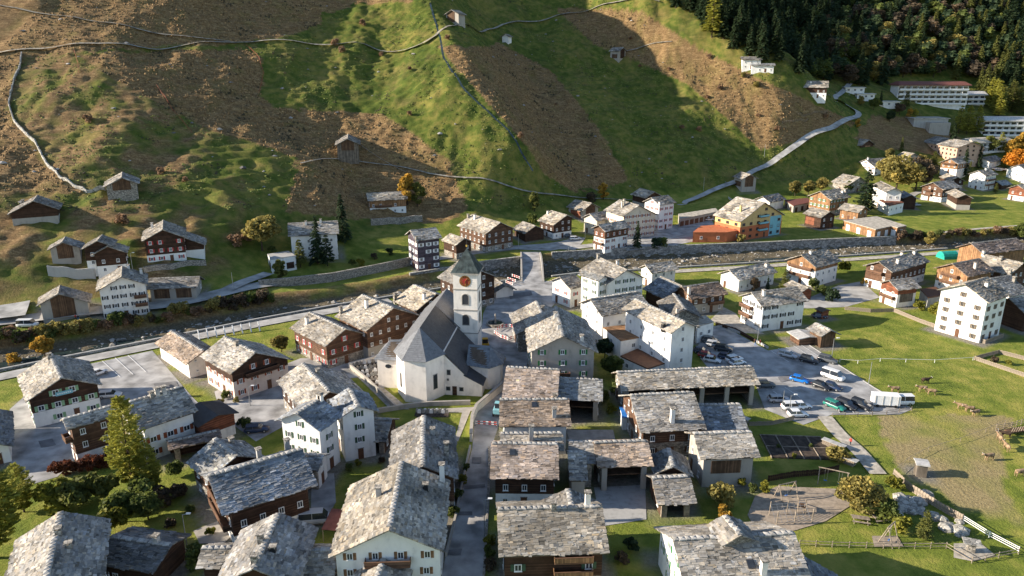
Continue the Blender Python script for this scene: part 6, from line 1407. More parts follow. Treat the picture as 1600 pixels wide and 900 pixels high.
for i, (x, y, h, lf, wh) in enumerate([(728, 735, 1.4, 'green_leaf', 'lane wall'), (722, 755, 1.6, 'hedge_leaf', 'lane wall'), (716, 778, 1.4, 'green_leaf', 'lane wall'), (708, 805, 1.7, 'green_leaf', 'lane wall'), (765, 870, 1.8, 'green_leaf', 'broad slab roof'), (766, 850, 1.5, 'hedge_leaf', 'broad slab roof'), (765, 890, 1.6, 'rust_leaf', 'broad slab roof'), (975, 880, 1.8, 'rust_leaf', 'dark timber veranda house'), (985, 860, 2.0, 'spruce_leaf', 'dark timber veranda house'), (598, 722, 1.2, 'rust_leaf', 'white olive shuttered house'), (560, 728, 1.3, 'hedge_leaf', 'white olive shuttered house'), (545, 735, 1.2, 'green_leaf', 'white olive shuttered house'), (945, 628, 2.4, 'green_leaf', 'carport with stone pillar'), (955, 645, 1.8, 'hedge_leaf', 'carport with stone pillar'), (1160, 760, 1.6, 'hedge_leaf', 'stone barn'), (1175, 768, 1.4, 'green_leaf', 'stone barn'), (345, 632, 1.4, 'olive_leaf', 'pink chalet rockery'), (352, 622, 1.6, 'green_leaf', 'pink chalet rockery'), (368, 628, 1.2, 'olive_leaf', 'pink chalet rockery'), (386, 668, 1.8, 'green_leaf', 'lawn strip'), (378, 664, 1.5, 'spruce_leaf', 'lawn strip'), (1478, 520, 1.2, 'hedge_leaf', 'tall white house front'), (1495, 524, 1.2, 'green_leaf', 'tall white house front'), (1512, 529, 1.2, 'hedge_leaf', 'tall white house front'), (1268, 700, 0.9, 'green_leaf', 'vegetable beds'), (1240, 715, 0.8, 'hedge_leaf', 'vegetable beds'), (1215, 700, 0.8, 'green_leaf', 'vegetable beds'), (1555, 566, 1.6, 'rust_leaf', 'right garden enclosure'), (1575, 570, 1.3, 'hedge_leaf', 'right garden enclosure'), (330, 835, 1.3, 'hedge_leaf', 'stone terrace'), (270, 822, 1.6, 'rust_leaf', 'garden lawn'), (300, 800, 1.5, 'green_leaf', 'garden lawn'), (425, 395, 2.4, 'green_leaf', 'white garage box'), (585, 405, 2.2, 'rust_leaf', 'terrace wall'), (610, 398, 2.4, 'spruce_leaf', 'terrace wall')]):
    tree(x, y, h, 'bush', lf, {'green_leaf': 'mid green', 'hedge_leaf': 'yellow green', 'rust_leaf': 'brownish', 'olive_leaf': 'straw coloured', 'spruce_leaf': 'dark green'}[lf] + ' low garden shrub beside the ' + wh, name='garden_shrub', cat='shrub', group='garden shrubs')
mbr = []
for k_ in range(3):
    rgk = np.random.default_rng(k_); mb = MB(); ang = np.linspace(0, 2 * math.pi, 8)[:-1]
    mb.loft([[(r_ * math.cos(t) * rgk.uniform(0.8, 1.2), r_ * math.sin(t) * rgk.uniform(0.8, 1.2), z_ + rgk.uniform(-0.06, 0.06)) for t in ang] for r_, z_ in ((1.0, -0.3), (1.05, 0.2), (0.75, 0.55), (0.3, 0.7))], 'drystone'); mbr.append(mb.mesh('boulder'))
for i in range(24):
    x, y, wh = (TR.uniform(1398, 1450), TR.uniform(775, 808), 'rock garden of the playground') if i < 14 else (TR.uniform(1450, 1500), TR.uniform(808, 838), 'board fence of the playground')
    p = hit(x, y); o = link('boulder', TR.choice(mbr), None, (p[0], p[1], p[2]), TR.random() * 6); o.scale = [TR.uniform(0.5, 1.3)] * 3; tag(o, 'pale grey boulder lying by the ' + wh, 'boulder', 'boulders by the ' + wh)
# boulders: river bed and pasture, uncountable
def rock_stuff(name, label, P, S, cval):
    rg2 = np.random.default_rng(len(P)); V0 = np.array([(1, 0, 0), (-1, 0, 0), (0, 1, 0), (0, -1, 0), (0, 0, 1), (0, 0, -0.6), (0.6, 0.6, 0.55), (-0.65, 0.5, 0.5), (0.5, -0.7, 0.5), (-0.6, -0.55, 0.6)], float)
    T0 = np.array([(0, 6, 8), (6, 4, 8), (6, 7, 4), (7, 9, 4), (8, 4, 9), (0, 2, 6), (2, 7, 6), (2, 1, 7), (1, 9, 7), (1, 3, 9), (3, 8, 9), (3, 0, 8), (0, 5, 2), (2, 5, 1), (1, 5, 3), (3, 5, 0)])
    n = len(P); V = V0[None] * rg2.uniform(0.6, 1.3, (n, 10, 3)) * S[:, None, None] * np.array((1, 0.9, 0.6)); t = rg2.random(n) * 6.28; c, s = np.cos(t)[:, None], np.sin(t)[:, None]
    V = np.stack([V[..., 0] * c - V[..., 1] * s, V[..., 0] * s + V[..., 1] * c, V[..., 2]], -1) + P[:, None, :]
    Q = (np.arange(n) * 10)[:, None, None] + T0[None]
    C = np.repeat(np.clip(cval[None] * rg2.normal(1, 0.25, n)[:, None], 0.03, 0.7), len(T0), 0)
    o = link(name, np_mesh(name, V.reshape(-1, 3), Q.reshape(-1, 3), ['rock'], C)); tag(o, label, 'rocks', kind='stuff')
rg2 = np.random.default_rng(9)
X = rg2.uniform(-200, 330, 5200); fy = np.interp(X, fe_x, fe_y); ny = np.interp(X, ne_x, ne_y); bk = np.where(X < -20, 6, 1.0)
Y = ny + 1.0 + (fy - bk - ny - 1.0) * rg2.random(5200); zz = Z(X, Y); S = rg2.gamma(1.6, 0.16, 5200).clip(0.08, 1.3)
rock_stuff('river_stones', 'pale boulders and pebbles strewn along the river bed', np.stack([X, Y, zz + S * 0.1], 1), S, np.array((0.30, 0.28, 0.25)))
X = rg2.uniform(-230, 330, 110000); Y = rg2.uniform(150, 600, 110000); zz = Z(X, Y); px, py, _ = project(X, Y, zz)
ok = (zz > 6) & (px > -80) & (px < 1330) & (py < 330) & (py > -60) & ~((px > 1020) & (py < 95)); X, Y, zz, px, py = X[ok], Y[ok], zz[ok], px[ok], py[ok]
isb = np.zeros(len(X), bool)
for p_ in BROWN: isb |= in_poly(px, py, p_)
k_ = rg2.random(len(X)) < 0.008
rock_stuff('pasture_stones', 'scattered boulders on the steep pasture', np.stack([X[k_], Y[k_], zz[k_]], 1), rg2.gamma(2, 0.28, k_.sum()).clip(0.2, 2.0), np.array((0.30, 0.28, 0.26)))
k_ = (isb & (rg2.random(len(X)) < 0.95)) | (~isb & (vnoise(X / 9, Y / 9, 90) > -0.08) & (rg2.random(len(X)) < 0.9))
X, Y, zz, isb = X[k_], Y[k_], zz[k_], isb[k_]; n = len(X); s = rg2.uniform(0.25, 0.75, n); h = np.where(isb, rg2.uniform(0.25, 0.75, n), rg2.uniform(0.1, 0.35, n))
kd = (vnoise(X / 7, Y / 7, 95) > 0.24) & (rg2.random(n) < 0.6); h = np.where(kd, h * 1.5, h)
tv = []
for a_ in range(5): tv.append(np.stack([X + s * math.cos(a_ * 1.2566) * rg2.uniform(0.7, 1.3, n), Y + s * math.sin(a_ * 1.2566) * rg2.uniform(0.7, 1.3, n), zz - 0.12], 1))
tv.append(np.stack([X + rg2.normal(0, 0.2, n), Y + rg2.normal(0, 0.2, n), zz + h], 1))
V = np.stack(tv, 1); T = (np.arange(n) * 6)[:, None, None] + np.array([(i, (i + 1) % 5, 5) for i in range(5)])[None]
C = np.where(isb[:, None], np.array((0.235, 0.148, 0.068)), np.array((0.15, 0.16, 0.04))) * rg2.normal(1, 0.32, n)[:, None].clip(0.4, 1.8); C = np.where(kd[:, None], np.array((0.06, 0.05, 0.028)), C)
o = link('grass_tussocks', np_mesh('grass_tussocks', V.reshape(-1, 3), T.reshape(-1, 3), ['rock'], np.repeat(C, 5, 0))); tag(o, 'dry grass tussocks covering the steep pasture', 'grass', kind='stuff')
# ---------------------------------------------------------------- vehicles
def ring(x, hw, z0, z1, b=0.12):
    return [(x, -hw, z0 + b), (x, -hw + b, z0), (x, hw - b, z0), (x, hw, z0 + b), (x, hw, z1 - b * 1.2), (x, hw - b, z1), (x, -hw + b, z1), (x, -hw, z1 - b * 1.2)]
def car_parts(kind):
    L, W, belt, top_ = dict(hatch=(4.2, 1.78, 0.92, 1.48), suv=(4.6, 1.86, 1.02, 1.70), wagon=(4.7, 1.82, 0.94, 1.50), van=(5.2, 1.98, 1.15, 2.15))[kind]
    hw = W / 2; f, r_ = L / 2, -L / 2
    nose = belt - (0.22 if kind != 'van' else 0.1)
    st_ = [(r_, hw * 0.86, 0.42, belt - 0.12), (r_ + 0.15, hw * 0.96, 0.28, belt), (r_ + 0.9, hw, 0.22, belt + 0.02), (0.2, hw, 0.22, belt), (f - 1.25, hw, 0.22, belt - 0.02), (f - 0.4, hw * 0.96, 0.25, nose), (f - 0.08, hw * 0.85, 0.32, nose - 0.12), (f, hw * 0.72, 0.42, nose - 0.22)]
    bd_ = MB(); bd_.loft([ring(*s_) for s_ in st_], 'white')
    cr_, cf = (r_ + 0.2, f - 1.3) if kind != 'van' else (r_ + 0.08, f - 0.75)
    tr_, tf = (r_ + (0.75 if kind == 'hatch' else 0.45), f - 2.0) if kind != 'van' else (r_ + 0.2, f - 1.45)
    gl = MB(); gl.loft([[(x0, -hw * 0.93, belt - 0.05), (x0, hw * 0.93, belt - 0.05), (x1_, hw * 0.76, top_ - 0.06), (x1_, -hw * 0.76, top_ - 0.06)] for x0, x1_ in ((cr_, tr_), (cf, tf))], 'glass')
    rf_ = MB(); rf_.loft([[(x, -hw * 0.78, top_ - 0.08), (x, hw * 0.78, top_ - 0.08), (x, hw * 0.70, top_), (x, -hw * 0.70, top_)] for x in (tr_ - 0.05, tf + 0.05)], 'white')
    for x in ((cr_ + cf) / 2 - 0.1,):
        for sg in (-1, 1): rf_.bar((x, sg * hw * 0.94, belt - 0.04), (x, sg * hw * 0.78, top_ - 0.05), 0.05, 'white', n=4)
    wh_ = MB(); wh_.bar((0, -0.11, 0), (0, 0.11, 0), 0.32, 'rubber', n=14); rim = MB(); rim.bar((0, -0.125, 0), (0, 0.125, 0), 0.19, 'metal', n=10)
    hl = MB(); hl.box(-0.05, 0.05, -0.18, 0.18, -0.07, 0.07, 'paintwhite'); tl = MB(); tl.box(-0.04, 0.04, -0.13, 0.13, -0.12, 0.12, 'red')
    return dict(L=L, hw=hw, belt=belt, nose=nose, body=bd_.mesh('body', True), glass=gl.mesh('window_glass'), roof=rf_.mesh('roof'), wheel=wh_.mesh('wheel'), rim=rim.mesh('rim'), hl=hl.mesh('headlight'), tl=tl.mesh('tail_light'))
CARS = {k_: car_parts(k_) for k_ in ('hatch', 'suv', 'wagon', 'van')}
def car(x, y, ang, kind, colr, label, group='parked cars', name='parked_car', cat='car'):
    c = CARS[kind]; p = hit(x, y); root = empty(name, (p[0], p[1], max(0.14, p[2] + 0.14) if p[2] < 0.5 else p[2] + 0.4), R(ang)); tag(root, label, cat, group)
    for nm, me_ in (('body', c['body']), ('roof', c['roof'])):
        o = link(nm, me_, root); o.material_slots[0].link = 'OBJECT'; o.material_slots[0].material = MATS['car_' + colr]
    link('window_glass', c['glass'], root)
    for sx in (-1, 1):
        for sy in (-1, 1):
            w_ = link('wheel', c['wheel'], root, (sx * c['L'] * 0.31, sy * (c['hw'] - 0.1), 0.32)); link('rim', c['rim'], w_)
    for sy in (-1, 1):
        link('headlight', c['hl'], root, (c['L'] / 2 - 0.06, sy * c['hw'] * 0.55, c['nose'] - 0.3)); link('tail_light', c['tl'], root, (-c['L'] / 2 + 0.03, sy * c['hw'] * 0.72, c['belt'] - 0.25))
    return root
for a_ in [
 (1231, 558, -38, 'wagon', 'silver', 'silver estate car alone in the middle of the car park'), (1264, 567, -38, 'suv', 'black', 'black estate car beside the silver one on the car park'), (1293, 566, -38, 'suv', 'grey', 'dark grey car at the meadow kerb'), (1301, 592, -50, 'van', 'white', 'white minivan at the meadow side of the car park'), (1249, 597, -36, 'hatch', 'blue', 'bright blue hatchback on the car park'), (1283, 607, -52, 'hatch', 'black', 'black hatchback next to a dark coupe'), (1300, 608, -48, 'hatch', 'navy', 'dark coupe beside the black hatchback'),
 (1195, 605, 0, 'suv', 'grey', 'dark grey car at the end of the long open barn'), (1217, 628, 0, 'wagon', 'silver', 'silver car below the car park lamp'), (1238, 640, 3, 'suv', 'white', 'white off road car by the little fence'), (1246, 651, 3, 'hatch', 'white', 'white hatchback nearest the little fence'), (1252, 638, 3, 'hatch', 'white', 'white car half hidden behind the white off road car'),
 (1304, 638, -55, 'wagon', 'green', 'teal green estate car in the front parking row'), (1322, 637, -55, 'suv', 'black', 'black car beside the teal estate car'), (1345, 637, -52, 'suv', 'black', 'black off road car beside the white trailer'), (1406, 632, 180, 'van', 'white', 'white delivery van in front of the trailer'),
 (1110, 536, -25, 'suv', 'grey', 'dark grey car against the white annex'), (1117, 542, -25, 'wagon', 'silver', 'silver estate car beside the dark grey car'), (1130, 549, -25, 'suv', 'black', 'black car in the inn parking rows'), (1096, 552, -25, 'hatch', 'navy', 'dark blue car in the inn parking corner'), (1104, 559, -25, 'hatch', 'red', 'red hatchback in the inn parking rows'), (1113, 566, -25, 'hatch', 'white', 'white hatchback behind the long open barn'), (1135, 561, -25, 'hatch', 'navy', 'navy car in the inn parking rows'), (1147, 565, 25, 'suv', 'white', 'white off road car in the inn parking rows'), (1152, 570, 20, 'hatch', 'white', 'white car just behind the long barn roof'),
 (173, 621, 12, 'wagon', 'white', 'white saloon car beside the shop house'), (154, 586, 60, 'hatch', 'white', 'white car behind the shop house roof'), (402, 675, 10, 'wagon', 'navy', 'dark blue estate car beside the lawn strip'), (494, 817, 8, 'van', 'silver', 'silver van under the white balcony house'), (44, 511, 5, 'van', 'white', 'white van turning at the valley road forecourt'), (899, 375, 10, 'wagon', 'white', 'white car on the north parking court'), (889, 371, 10, 'hatch', 'grey', 'dark car on the north parking court'), (1108, 345, 8, 'hatch', 'white', 'white car in front of the garage row'), (985, 389, 5, 'hatch', 'grey', 'grey car under the dark spruce'), (1432, 322, 10, 'hatch', 'silver', 'silver car near the black barn'), (1560, 268, 0, 'hatch', 'silver', 'silver car under the golden tree'), (1280, 497, 0, 'hatch', 'navy', 'dark blue car beside the tool hut')]:
    car(*a_)
# box trailer
p = at(1382, 634); root = empty('box_trailer', (p[0], p[1], 0.12), R(-8)); tag(root, 'white ribbed box trailer at the edge of the cow meadow', 'trailer')
mb = MB(); mb.box(-2.6, 2.6, -1.1, 1.1, 0.5, 2.6, 'paintwhite')
for i in range(4): mb.box(-2.4 + i * 1.5, -2.3 + i * 1.5, -1.16, -1.103, 0.5, 2.58, 'lightmetal')
mb.build('box', root)
for sx in (-1.8, 1.8):
    for sy in (-1, 1): link('wheel', CARS['van']['wheel'], root, (sx, sy * 1.05, 0.32))
# yellow loader, orange skip, excavator
def machine(x, y, ang, label, colr, name, arm=True):
    p = at(x, y); root = empty(name, (p[0], p[1], 0.1), R(ang)); tag(root, label, 'digger')
    mb = MB(); mb.loft([ring(-1.4, 0.9, 0.7, 1.6), ring(0.6, 0.95, 0.7, 1.7), ring(1.3, 0.8, 0.8, 1.4)], colr); mb.build('chassis', root)
    mb = MB(); mb.loft([[(-0.7, -0.7, 1.6), (0.6, -0.7, 1.6), (0.6, 0.7, 1.6), (-0.7, 0.7, 1.6)], [(-0.6, -0.62, 2.7), (0.35, -0.62, 2.7), (0.35, 0.62, 2.7), (-0.6, 0.62, 2.7)]], 'glass'); cb = mb.build('cab', root)
    mb = MB(); mb.box(-0.7, 0.45, -0.7, 0.7, 2.703, 2.8, colr); mb.build('cab_roof', cb)
    for sx in (-0.9, 0.9):
        for sy in (-1, 1): w_ = link('wheel', CARS['van']['wheel'], root, (sx, sy * 0.9, 0.45)); w_.scale = (1.5, 1.3, 1.5)
    mb = MB(); mb.bar((1.0, 0, 1.3), (2.3, 0, 2.6 if arm else 1.0), 0.14, colr, n=6); mb.bar((2.3, 0, 2.6 if arm else 1.0), (3.1, 0, 0.9 if arm else 0.6), 0.12, colr, n=6); a2 = mb.build('boom', root)
    mb = MB(); mb.loft([[(2.9, -0.8, 0.2), (3.6, -0.8, 0.1), (3.3, -0.8, 0.95)], [(2.9, 0.8, 0.2), (3.6, 0.8, 0.1), (3.3, 0.8, 0.95)]], 'metal'); mb.build('bucket', a2)
machine(758, 545, 100, 'yellow wheel loader behind the bell tower', 'yellowpaint', 'wheel_loader', False)
machine(779, 648, 80, 'small teal excavator working on the lane', 'turquoise', 'excavator')
p = at(774, 566); root = empty('rubble_skip', (p[0], p[1], 0.1), R(-55)); tag(root, 'orange rubble skip beside the church sacristy', 'skip')
mb = MB(); mb.loft([[(-2.2, -0.9, 0), (2.2, -0.9, 0), (2.2, 0.9, 0), (-2.2, 0.9, 0)], [(-2.9, -1.15, 1.7), (2.9, -1.15, 1.7), (2.9, 1.15, 1.7), (-2.9, 1.15, 1.7)]], 'yellowpaint'); mb.build('tub', root); mb = MB(); mb.box(-2.6, 0.1, -1.0, 1.0, 1.703, 2.2, 'bluepaint'); mb.build('tarpaulin', root)
# ---------------------------------------------------------------- square: fountain and red white barriers
p = at(774, 508); root = empty('village_fountain', (p[0], p[1], 0.05)); tag(root, 'round stone fountain with column on the square', 'fountain')
mb = MB(); n_ = 16; ro = [(2.4 * math.cos(2 * math.pi * i / n_), 2.4 * math.sin(2 * math.pi * i / n_)) for i in range(n_)]
mb.loft([[(x, y, 0) for x, y in ro], [(x * 1.05, y * 1.05, 0.75) for x, y in ro], [(x * 0.85, y * 0.85, 0.75) for x, y in ro], [(x * 0.8, y * 0.8, 0.3) for x, y in ro]], 'stone'); mb.build('basin', root)
mb = MB(); mb.face([(x * 0.83, y * 0.83, 0.6) for x, y in ro], 'water'); mb.build('basin_water', root); mb = MB(); mb.bar((0, 0, 0), (0, 0, 2.6), 0.28, 'palestone', 0.2, 8); mb.bar((0, 0, 2.6), (0, 0, 3.3), 0.32, 'palestone', 0.12, 8); mb.build('column', root)
def barrier(x0, y0, x1, y1, label, group):
    a, b2 = at(x0, y0), at(x1, y1); d = (b2 - a)[:2]; Ln = float(np.linalg.norm(d)); root = empty('construction_barrier', (a[0], a[1], 0.06), math.atan2(d[1], d[0])); tag(root, label, 'barrier', group)
    n = max(2, int(Ln / 0.5))
    for zz in (0.45, 0.95):
        mb = MB()
        for i in range(n): mb.box(Ln * i / n, Ln * (i + 1) / n, -0.03, 0.03, zz - 0.09, zz + 0.09, 'cloth_red' if i % 2 else 'paintwhite')
        mb.build('rail', root)
    for x in (0.05, Ln - 0.05): mb = MB(); mb.box(x - 0.05, x + 0.05, -0.25, 0.25, 0, 0.06, 'rubber'); mb.box(x - 0.03, x + 0.03, -0.029, 0.029, 0.06, 1.1, 'paintwhite'); mb.build('post', root)
BPTS = [(772, 522), (782, 529), (794, 533), (806, 530), (808, 516), (796, 512), (783, 514), (775, 519)]
for a_, b2 in zip(BPTS[:-1], BPTS[1:]): barrier(*a_, *b2, 'red and white barrier around the pit on the square', 'barriers on the square')
for a_, b2 in [((790, 443), (801, 447)), ((793, 438), (806, 442)), ((800, 433), (812, 437))]: barrier(*a_, *b2, 'red and white barrier stacked by the kiosk', 'barriers by the kiosk')
barrier(742, 665, 776, 667, 'red and white barrier closing the lane', None)
# ---------------------------------------------------------------- fences
def fence(label, pix, h=1.1, gap=2.4, rails=(0.45, 0.95), mat='timberpost', boards=False, r_=0.07, name='fence'):
    pts = [hit(x, y) for x, y in pix]; P = resample([p[:2] for p in pts], gap); zz = Z(P[:, 0], P[:, 1]); root = empty(name, (P[0][0], P[0][1], zz[0])); tag(root, label, 'fence')
    o0 = np.array((P[0][0], P[0][1], zz[0])); mb = MB(); mb.bar((0, 0, -0.4), (0, 0, h), r_, mat, r_ * 0.9, 6); pm = mb.mesh('post')
    P3 = np.column_stack([P, zz]) - o0
    for p in P3: link('post', pm, root, tuple(p))
    for a, b2 in zip(P3[:-1], P3[1:]):
        for q in rails:
            mb = MB(); mb.bar(a + (0, 0, q), b2 + (0, 0, q), r_ * 0.75, mat, n=5); mb.build('rail', root)
        if boards:
            n = 7; d = b2 - a; rz = math.atan2(d[1], d[0]); Ln = np.linalg.norm(d[:2])
            mb = MB(); mb.box(-Ln / n * 0.43, Ln / n * 0.43, -0.1, -0.07, -0.1, h, mat); bm_ = mb.mesh('board')
            for i in range(n): q = a + d * (i + 0.5) / n; link('board', bm_, root, (q[0], q[1], q[2] + random.uniform(-0.05, 0.05)), rz)
fence('weathered board fence between the playground and the cow pasture', [(1396, 743), (1420, 765), (1450, 785), (1480, 803), (1503, 815)], 1.4, 2.2, (0.4, 1.0), 'timberpost', True)
fence('white railed fence at the far corner of the playground', [(1505, 815), (1545, 840), (1591, 864)], 1.1, 2.2, (0.35, 0.7, 1.0), 'paintwhite')
fence('wooden rail fence below the playground lawn', [(1249, 853), (1300, 855), (1380, 857), (1478, 857), (1518, 880), (1560, 872), (1591, 866)], 1.1, 2.2, (0.4, 0.9))
fence('rail fence along the upper edge of the sunny meadow', [(1320, 484), (1360, 488), (1396, 487), (1440, 505), (1490, 522), (1539, 537), (1567, 527)], 1.1, 2.4, (0.4, 0.9), 'timberpost', True)
fence('railing between the parked cars and the cow meadow', [(1300, 652), (1340, 651), (1385, 648), (1424, 642)], 1.0, 2.2, (0.5, 0.9), 'timberpost')
fence('post fence across the sunny meadow', [(1312, 566), (1340, 568), (1375, 565), (1415, 566), (1460, 567), (1520, 563)], 0.9, 5.5, (0.8,), 'paintwhite', False, 0.05)
fence('thin wire fence through the trampled pasture', [(1395, 742), (1420, 720), (1450, 705), (1500, 690), (1540, 675), (1570, 662)], 0.9, 4.5, (0.8,), 'timberpost', False, 0.045)
fence('low picket fence beside the white hatchbacks', [(1170, 665), (1205, 664), (1240, 656)], 0.9, 1.6, (0.3, 0.7), 'timberpost', True)
fence('garden fence behind the vegetable beds', [(1200, 752), (1240, 745), (1280, 742), (1310, 735)], 1.2, 1.8, (0.4, 0.9), 'darkwood', True)
fence('garden enclosure fence on the right meadow', [(1522, 562), (1560, 575), (1610, 592)], 1.0, 2.0, (0.3, 0.7), 'timberpost', True)
fence('second side of the right garden enclosure', [(1522, 562), (1560, 552), (1610, 565)], 1.0, 2.0, (0.3, 0.7), 'timberpost', True)
fence('stable yard fence at the shadowed hay racks', [(1556, 672), (1580, 668), (1610, 660)], 1.3, 1.4, (0.3, 0.7, 1.1), 'timberpost')
fence('slatted snow fence upper row on the hill road bank', [(1247, 180), (1270, 178), (1292, 176)], 1.4, 1.2, (0.4, 1.0), 'timberpost')
fence('slatted snow fence lower row on the hill road bank', [(1222, 193), (1240, 191), (1262, 188)], 1.4, 1.2, (0.4, 1.0), 'timberpost')
fence('dark garden fence along the car park bank', [(1118, 508), (1150, 518), (1180, 535)], 1.0, 1.6, (0.4, 0.8), 'darkwood', True)
fence('thin pole fence along the hill track', [(110, 74), (200, 70), (300, 68), (360, 66)], 1.1, 5.0, (0.9,), 'timberpost', False, 0.06)
fence('orange netting fence dropping through the brown pasture', [(245, 135), (262, 160), (285, 190), (300, 208)], 1.0, 3.0, (0.3, 0.6, 0.9), 'rust', False, 0.05)
fence('orange netting fence in the upper left pasture', [(116, 80), (122, 100), (124, 115)], 1.0, 3.0, (0.3, 0.6, 0.9), 'rust', False, 0.05)
fence('reddish netting fence along the green strip', [(385, 72), (405, 92), (412, 115), (405, 145)], 1.0, 3.0, (0.3, 0.6, 0.9), 'rust', False, 0.05)
# ---------------------------------------------------------------- poles and lamps
def pole(x, y, h, label, lamp=False, mat='metal', group=None, arm=0.9):
    p = hit(x, y); root = empty('street_lamp' if lamp else 'pole', tuple(p)); tag(root, label, 'lamp' if lamp else 'pole', group)
    mb = MB(); mb.bar((0, 0, -0.3), (0, 0, h), 0.09, mat, 0.05, 8); mb.build('post', root)
    if lamp:
        mb = MB(); mb.bar((0, 0, h - 0.1), (arm, 0, h + 0.15), 0.045, mat, n=6); mb.build('arm', root); mb = MB(); mb.box(arm - 0.3, arm + 0.35, -0.16, 0.16, h + 0.1, h + 0.24, 'paintwhite'); mb.build('lamp_head', root)
for a_ in [(1299, 562, 5.5, 'street lamp at the meadow kerb of the car park', True), (1357, 601, 5.5, 'bare pole in the meadow beside the car park', False), (1222, 641, 4.5, 'bare pole at the little fence by the car park', False), (1233, 645, 4.0, 'street lamp beside the white hatchbacks', True), (1183, 538, 6.0, 'flag like sign pole at the car park entrance', False), (293, 858, 6.0, 'street lamp in the garden of the timber house', True), (391, 634, 4.5, 'street lamp beside the lawn strip', True), (757, 838, 6.5, 'street lamp on the lane', True), (1236, 302, 6.0, 'curved street lamp behind the colourful apartments', True), (888, 402, 4.0, 'black street lamp beside the bridge', True), (365, 455, 6, 'wooden pole at the driveway', False), (208, 425, 6, 'street lamp above the beige hotel', True), (1099, 298, 7, 'wooden pole on the hill road meadow', False), (1194, 245, 7, 'wooden pole above the hill road barn', False), (810, 390, 6, 'thin pole at the north road bend', False), (914, 372, 8, 'thin pole beside the beige hotel wing', False)]:
    pole(*a_)
def cable(x0, y0, h0, x1, y1, h1, label):
    a = hit(x0, y0) + (0, 0, h0); b2 = hit(x1, y1) + (0, 0, h1); mb = MB(); pr = None
    for i in range(13):
        t = i / 12; q = a + (b2 - a) * t - np.array((0, 0, 4 * t * (1 - t) * 1.0))
        if pr is not None: mb.bar(pr - a, q - a, 0.06, 'metal', n=4)
        pr = q
    o = mb.build('cableway_rope'); o.location = tuple(a); tag(o, label, 'cable')
cable(550, 226, 3.0, 634, 272, 1.0, 'goods cable running down from the grey hay barn')
# leaning white timbers by the river lane
for i in range(8):
    p = at(312 + i * 13.5, 531 - i * 1.9); o_ = MB(); o_.bar((0, 0, 0.05), (-0.9, 1.6, 2.2), 0.16, 'paintwhite', n=5); o_.bar((-0.9, 1.6, 0.05), (-0.9, 1.6, 2.2), 0.1, 'timberpost', n=5); ob = o_.build('leaning_post'); ob.location = (p[0], p[1], 0); tag(ob, 'slanting pale timber post in the row beside the river lane', 'post', 'row of slanting posts')
# ---------------------------------------------------------------- churchyard graves
gr = random.Random(2)
gm = []
for k_ in range(3):
    mb = MB(); w_ = 0.3 + 0.06 * k_; pr = [(-w_, 0), (w_, 0), (w_, 0.7), (w_ * 0.6, 0.95), (0, 1.05), (-w_ * 0.6, 0.95), (-w_, 0.7)]; v = [(x, -0.08, z) for x, z in pr] + [(x, 0.08, z) for x, z in pr]
    mb.poly(v, [tuple(range(7)), tuple(range(7, 14))[::-1]] + [(i, 7 + i, 7 + (i + 1) % 7, (i + 1) % 7) for i in range(7)], ['palestone', 'paintwhite', 'wallstone'][k_]); mb.box(-0.4, 0.4, -1.6, -0.085, 0.0, 0.12, 'soil'); gm.append(mb.mesh('gravestone'))
for r_ in range(6):
    for c_ in range(8):
        x = 552 + c_ * 6.2 + r_ * 7.5 + gr.uniform(-1, 1); y = 573 - c_ * 1.1 + r_ * 5.6 + gr.uniform(-0.5, 0.5)
        if x > 592 + r_ * 2 or (y > 602): continue
        p = at(x, y); o = link('gravestone', gr.choice(gm), None, (p[0], p[1], 0.05), gr.uniform(-0.2, 0.2)); tag(o, 'small gravestone in the rows of the cemetery', 'gravestone', 'cemetery gravestones')
for i in range(16):
    p = at(652 + i * 3.1, 645 + (i % 2) * 1.5); o = link('gravestone', gm[i % 3], None, (p[0], p[1], 0.02)); tag(o, 'gravestone in the row on the churchyard lawn', 'gravestone', 'lawn gravestones')
# ---------------------------------------------------------------- playground and garden
def swing(x, y, ang, w_, h, label, seats=1):
    p = hit(x, y); root = empty('swing', tuple(p), R(ang)); tag(root, label, 'swing')
    for sx in (-w_ / 2, w_ / 2):
        for sy in (-1, 1): mb = MB(); mb.bar((sx, sy * 1.1, -0.1), (sx, 0, h), 0.08, 'timberpost', n=6); mb.build('leg', root)
    mb = MB(); mb.bar((-w_ / 2 - 0.2, 0, h), (w_ / 2 + 0.2, 0, h), 0.09, 'timberpost', n=6); mb.build('beam', root)
    for i in range(seats):
        x_ = (i + 0.5) / seats * w_ - w_ / 2; mb = MB(); mb.box(x_ - 0.25, x_ + 0.25, -0.12, 0.12, 0.5, 0.56, 'bluepaint'); s_ = mb.build('seat', root); mb = MB(); mb.bar((x_ - 0.22, 0, 0.55), (x_ - 0.22, 0, h), 0.02, 'metal', n=4); mb.bar((x_ + 0.22, 0, 0.55), (x_ + 0.22, 0, h), 0.02, 'metal', n=4); mb.build('chain', s_)
swing(1228, 778, 20, 3.2, 2.8, 'wooden swing frame on the sand beside the climbing net'); swing(1300, 757, -25, 4.5, 2.8, 'long swing frame with blue seat behind the autumn tree', 2); swing(1388, 848, 40, 2.0, 3.2, 'tall narrow swing on its own sand square')
p = hit(1235, 812); root = empty('climbing_frame', tuple(p), R(6)); tag(root, 'rope climbing frame with four tall posts on the playground sand', 'climbing frame')
for sx in (-2.9, 0.0, 2.9):
    for sy in (-1.2, 1.4): mb = MB(); mb.bar((sx, sy, -0.1), (sx + 0.1, sy, 2.6), 0.09, 'timberpost', n=6); mb.build('post', root)
mb = MB()
